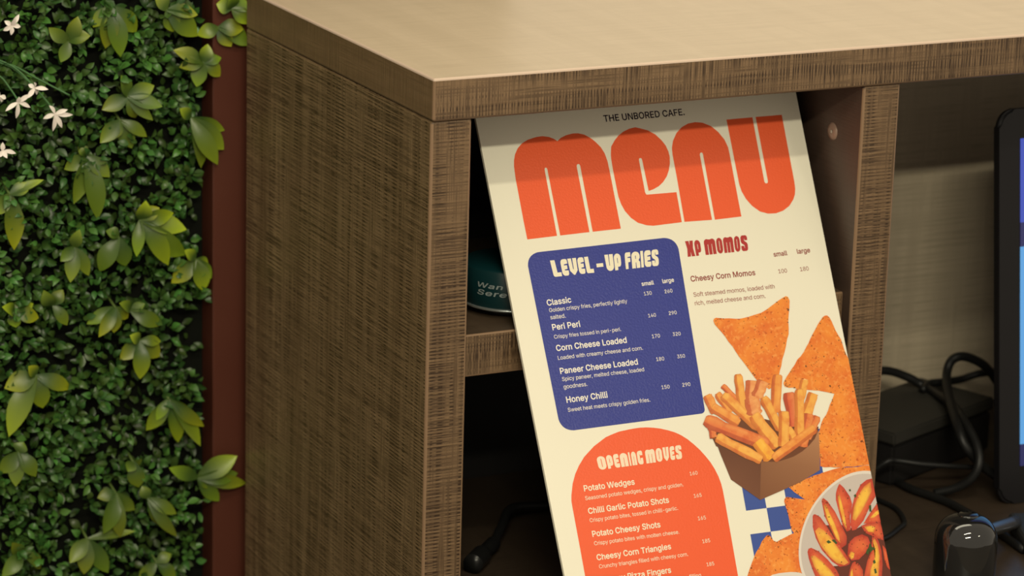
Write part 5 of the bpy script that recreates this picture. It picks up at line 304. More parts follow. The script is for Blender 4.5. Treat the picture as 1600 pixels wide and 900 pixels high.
'wfaces':[[[33523,41880],[33965,41608],[34424,41934],[34959,42601],[35437,43526],[35914,44451],[36237,45050],[35745,45194],[35042,44925],[34374,44174],[33765,43167]],[[34860,39805],[35133,39681],[35307,40394],[35608,41429],[35834,42454],[35807,43245],[35509,42874],[35254,41978],[34939,41009]],[[36434,39211],[36666,39001],[36733,39649],[36795,40456],[36768,41516],[36710,42173],[36486,41612],[36408,40405]],[[37469,41343],[37856,40328],[38543,39349],[39323,38647],[40010,38359],[39987,39134],[39325,39985],[38411,40934],[37738,41512]],[[32591,43995],[32982,43943],[33609,44530],[34320,45419],[34737,46267],[34088,46440],[33173,45786],[32758,44939]],[[36375,44447],[36686,44093],[37029,44272],[36851,44711],[36569,44805]],[[38512,42173],[39217,42134],[39629,42362],[39374,42795],[38788,42650]],[[39060,43485],[39329,43322],[39510,43879],[39496,44808],[39183,45961],[38766,47097],[37944,46981],[38255,45965],[38807,45245],[39166,44364]],[[36260,45820],[36497,45589],[36454,46244],[36204,46869],[35907,46827]],[[39207,41506],[39943,41001],[40267,40875],[40265,41235],[39673,41500]]],
'herbs':[[[38148,44425],[38312,44181],[38491,44073],[38566,44283],[38328,44648]],[[38476,44137],[38709,43664],[38835,43787],[38865,43991],[39231,44213],[38872,44298],[38597,44486]],[[34975,42868],[35286,42844],[35510,43205],[35338,43287]],[[34422,42952],[34679,42828],[34932,43060],[34609,43136]],[[38688,45229],[38912,45127],[38951,45425],[38712,45524]],[[38644,45953],[38838,45913],[38869,46316],[38630,46349]],[[38093,39292],[38267,39207],[38348,39391],[38145,39538]],[[37712,38735],[37873,38702],[37892,38892],[37721,38897]],[[39386,40394],[39626,40358],[39537,40881],[39341,40922]]],
'flecks':[[[35090,39858],[35070,39886],[35017,39873],[35042,39825],[35085,39827]],[[40062,46003],[40027,46045],[39979,46020],[39998,45980],[40041,45974]],[[35187,40858],[35147,40898],[35082,40870],[35094,40820],[35161,40789]],[[37207,45394],[37152,45421],[37092,45399],[37094,45357],[37167,45333]],[[39413,43360],[39371,43405],[39331,43374],[39335,43330],[39395,43313]],[[38534,42682],[38489,42711],[38427,42693],[38421,42640],[38502,42625]],[[36840,40325],[36812,40348],[36774,40345],[36761,40299],[36828,40294]],[[36987,43501],[36942,43538],[36874,43522],[36890,43460],[36964,43451]],[[40145,40886],[40118,40896],[40089,40890],[40095,40869],[40132,40859]],[[34758,45737],[34700,45766],[34641,45758],[34643,45683],[34722,45696]],[[39977,45657],[39960,45678],[39938,45659],[39942,45641],[39969,45632]],[[38232,43746],[38201,43762],[38166,43748],[38172,43724],[38211,43717]],[[35897,43685],[35863,43730],[35814,43697],[35829,43645],[35887,43648]],[[37003,44256],[36979,44288],[36927,44269],[36936,44231],[36990,44218]],[[32832,43269],[32820,43284],[32795,43279],[32797,43254],[32827,43252]],[[39318,42930],[39257,42976],[39192,42939],[39214,42873],[39280,42854]],[[38731,43168],[38701,43182],[38668,43172],[38679,43149],[38710,43138]],[[37093,47126],[37053,47178],[36991,47140],[37011,47075],[37071,47072]],[[33813,44858],[33771,44886],[33709,44871],[33735,44816],[33786,44802]],[[34204,40616],[34141,40642],[34092,40631],[34087,40576],[34159,40560]],[[39592,40944],[39524,40983],[39458,40946],[39472,40909],[39541,40887]],[[38460,44154],[38414,44192],[38359,44167],[38386,44118],[38434,44118]],[[38652,43872],[38627,43913],[38589,43880],[38595,43848],[38647,43838]],[[39040,43014],[39013,43026],[38982,43018],[38992,42991],[39018,42996]],[[33104,45250],[33048,45284],[32986,45257],[32995,45202],[33067,45179]],[[34903,39455],[34862,39497],[34803,39462],[34814,39416],[34883,39415]],[[37328,45307],[37271,45354],[37195,45322],[37190,45247],[37281,45249]],[[38572,42612],[38520,42679],[38470,42623],[38482,42557],[38543,42559]],[[36651,43359],[36625,43390],[36585,43364],[36601,43336],[36646,43320]],[[40177,45550],[40154,45572],[40115,45557],[40132,45528],[40169,45516]],[[33964,42133],[33924,42162],[33901,42141],[33902,42112],[33938,42092]],[[39590,42313],[39545,42347],[39493,42318],[39515,42279],[39563,42257]],[[34579,41288],[34565,41305],[34537,41293],[34549,41268],[34571,41272]],[[39874,41237],[39829,41268],[39806,41243],[39813,41218],[39844,41209]],[[37461,43857],[37415,43882],[37377,43875],[37393,43823],[37426,43822]],[[34630,41366],[34596,41407],[34551,41378],[34554,41331],[34614,41324]],[[33153,43516],[33102,43539],[33048,43527],[33070,43476],[33122,43469]],[[36755,43358],[36689,43391],[36611,43375],[36652,43317],[36715,43285]],[[35613,44892],[35557,44955],[35465,44917],[35510,44851],[35575,44837]],[[36576,41650],[36547,41686],[36516,41661],[36515,41619],[36567,41613]],[[35353,39621],[35314,39662],[35232,39644],[35249,39580],[35337,39558]],[[32577,43613],[32553,43631],[32522,43615],[32529,43596],[32566,43586]],[[40193,45846],[40174,45864],[40146,45853],[40151,45828],[40185,45821]],[[37832,43263],[37796,43293],[37739,43285],[37760,43222],[37821,43210]],[[36449,39254],[36435,39278],[36416,39261],[36422,39238],[36445,39231]],[[36657,42829],[36604,42864],[36534,42847],[36557,42789],[36623,42779]],[[39986,45603],[39959,45621],[39905,45611],[39923,45577],[39964,45578]],[[38938,41030],[38911,41053],[38886,41037],[38897,41015],[38919,41005]],[[37051,45240],[36982,45277],[36928,45267],[36930,45192],[37006,45160]],[[37147,38802],[37107,38855],[37063,38819],[37075,38758],[37132,38751]],[[36811,43682],[36775,43698],[36741,43686],[36743,43657],[36786,43654]],[[36454,41400],[36388,41437],[36322,41406],[36343,41361],[36406,41340]],[[34779,42055],[34742,42095],[34686,42066],[34688,42013],[34758,42014]],[[33258,43642],[33229,43677],[33177,43656],[33169,43610],[33243,43602]],[[38760,39276],[38709,39325],[38664,39288],[38674,39244],[38736,39214]],[[36549,44602],[36516,44624],[36483,44610],[36494,44574],[36523,44581]],[[38742,42249],[38724,42267],[38691,42256],[38694,42230],[38735,42222]],[[35260,41657],[35223,41677],[35191,41664],[35183,41633],[35241,41617]],[[34833,40699],[34777,40747],[34703,40723],[34741,40647],[34804,40656]],[[34097,43766],[34068,43809],[34030,43774],[34044,43738],[34091,43718]],[[40255,44672],[40242,44666],[40247,44601],[40255,44601]],[[34193,43363],[34159,43391],[34113,43368],[34131,43342],[34173,43333]],[[37266,40702],[37244,40729],[37192,40709],[37190,40672],[37260,40662]],[[38473,43877],[38428,43908],[38356,43891],[38355,43817],[38453,43810]],[[40044,44009],[40005,44047],[39953,44022],[39965,43978],[40026,43974]],[[39518,43437],[39478,43460],[39446,43449],[39461,43408],[39489,43414]],[[35906,43792],[35875,43831],[35833,43799],[35847,43768],[35894,43764]],[[32628,45070],[32566,45098],[32502,45075],[32504,45029],[32578,45011]],[[36562,39127],[36536,39150],[36505,39132],[36510,39100],[36547,39093]],[[37507,46099],[37485,46113],[37462,46104],[37465,46078],[37494,46071]],[[36100,43624],[36051,43674],[36004,43650],[36005,43592],[36068,43588]],[[40265,41418],[40247,41411],[40242,41338],[40265,41338]],[[35811,43046],[35780,43078],[35748,43058],[35753,43017],[35792,43014]],[[33802,41167],[33775,41194],[33741,41177],[33748,41138],[33783,41142]],[[40135,42997],[40091,43057],[40011,43005],[40038,42961],[40105,42954]],[[35239,39569],[35200,39606],[35142,39596],[35160,39530],[35223,39509]],[[35519,39810],[35463,39864],[35396,39815],[35423,39762],[35486,39757]],[[36796,42349],[36775,42371],[36748,42354],[36740,42331],[36780,42326]],[[32773,44069],[32722,44097],[32685,44072],[32686,44042],[32738,44015]],[[34666,42239],[34615,42291],[34534,42256],[34554,42198],[34634,42193]],[[33558,43666],[33508,43692],[33447,43674],[33467,43620],[33533,43612]],[[39046,43466],[38973,43513],[38886,43492],[38893,43397],[38998,43384]],[[38526,39566],[38487,39613],[38452,39582],[38443,39533],[38513,39532]],[[36877,45724],[36852,45765],[36776,45741],[36812,45678],[36865,45684]],[[39700,42639],[39656,42660],[39601,42654],[39610,42601],[39665,42604]],[[38125,43650],[38057,43685],[37990,43665],[38023,43613],[38082,43610]],[[36782,44469],[36744,44488],[36718,44476],[36714,44450],[36758,44436]],[[39460,45381],[39432,45404],[39401,45391],[39396,45349],[39439,45357]],[[38487,42216],[38442,42247],[38407,42222],[38412,42192],[38460,42173]],[[37116,41272],[37065,41302],[37009,41276],[37037,41244],[37086,41228]],[[35038,39256],[35021,39275],[35002,39262],[35006,39240],[35030,39234]],[[35158,46059],[35095,46096],[35023,46074],[35042,46013],[35119,46015]],[[36799,42354],[36762,42396],[36724,42375],[36734,42314],[36776,42313]],[[39376,42321],[39325,42363],[39292,42326],[39283,42277],[39345,42279]],[[40031,45438],[39972,45471],[39939,45444],[39942,45398],[39993,45403]],[[39198,42146],[39151,42180],[39107,42160],[39118,42113],[39167,42106]],[[39926,43383],[39888,43427],[39849,43405],[39860,43357],[39912,43339]],[[39953,41994],[39901,42037],[39854,42019],[39869,41949],[39910,41955]],[[37499,39478],[37441,39536],[37379,39492],[37383,39433],[37471,39406]],[[38470,44930],[38435,44966],[38396,44949],[38408,44883],[38452,44891]],[[39054,43015],[39016,43042],[38975,43018],[38979,42979],[39027,42988]],[[40262,42444],[40247,42437],[40255,42405],[40262,42403]],[[35790,44514],[35759,44530],[35716,44524],[35730,44487],[35770,44488]],[[39027,38475],[38986,38535],[38935,38495],[38930,38443],[39005,38432]],[[35203,40047],[35137,40086],[35084,40054],[35083,39995],[35157,40009]],[[39311,43156],[39222,43220],[39155,43161],[39185,43099],[39255,43103]],[[35275,40861],[35242,40900],[35194,40884],[35190,40815],[35264,40817]],[[37675,44726],[37656,44742],[37632,44728],[37635,44707],[37662,44712]],[[39876,41929],[39829,41978],[39775,41952],[39769,41885],[39845,41874]],[[33779,43993],[33759,44006],[33729,43998],[33743,43974],[33765,43970]],[[38746,45818],[38709,45853],[38672,45821],[38691,45786],[38721,45783]],[[35686,41061],[35656,41085],[35622,41066],[35638,41041],[35672,41025]],[[40268,40368],[40247,40384],[40179,40354],[40178,40294],[40268,40275]],[[36880,41009],[36826,41033],[36764,41025],[36782,40960],[36842,40961]],[[36748,41767],[36705,41793],[36655,41773],[36679,41730],[36723,41719]],[[36299,45561],[36280,45598],[36238,45575],[36257,45540],[36290,45531]],[[38258,42046],[38238,42061],[38214,42050],[38215,42027],[38245,42023]],[[37122,45151],[37036,45217],[36974,45171],[36991,45086],[37067,45072]],[[39342,39094],[39315,39119],[39290,39101],[39281,39073],[39326,39072]],[[36287,44502],[36245,44517],[36215,44507],[36218,44468],[36263,44467]],[[39722,42646],[39663,42690],[39577,42667],[39627,42591],[39704,42568]]],
'boxL':[[[25581,33141],[27127,34008],[28378,34539],[29583,35141],[28756,38504],[26303,36387],[25754,34065]]],
'boxR':[[[29583,35141],[30599,35373],[31455,35404],[32350,35272],[32892,35172],[33838,34832],[34634,34395],[35305,33897],[35872,33169],[35521,35267],[35203,36676],[33072,37472],[31241,37919],[28739,38502]]],
'boxI':[[[25143,32185],[29154,30999],[33472,32577],[35940,32871],[35500,34042],[33802,34995],[32148,35398],[30589,35417],[29141,34965],[27105,34110],[25484,33355]]],
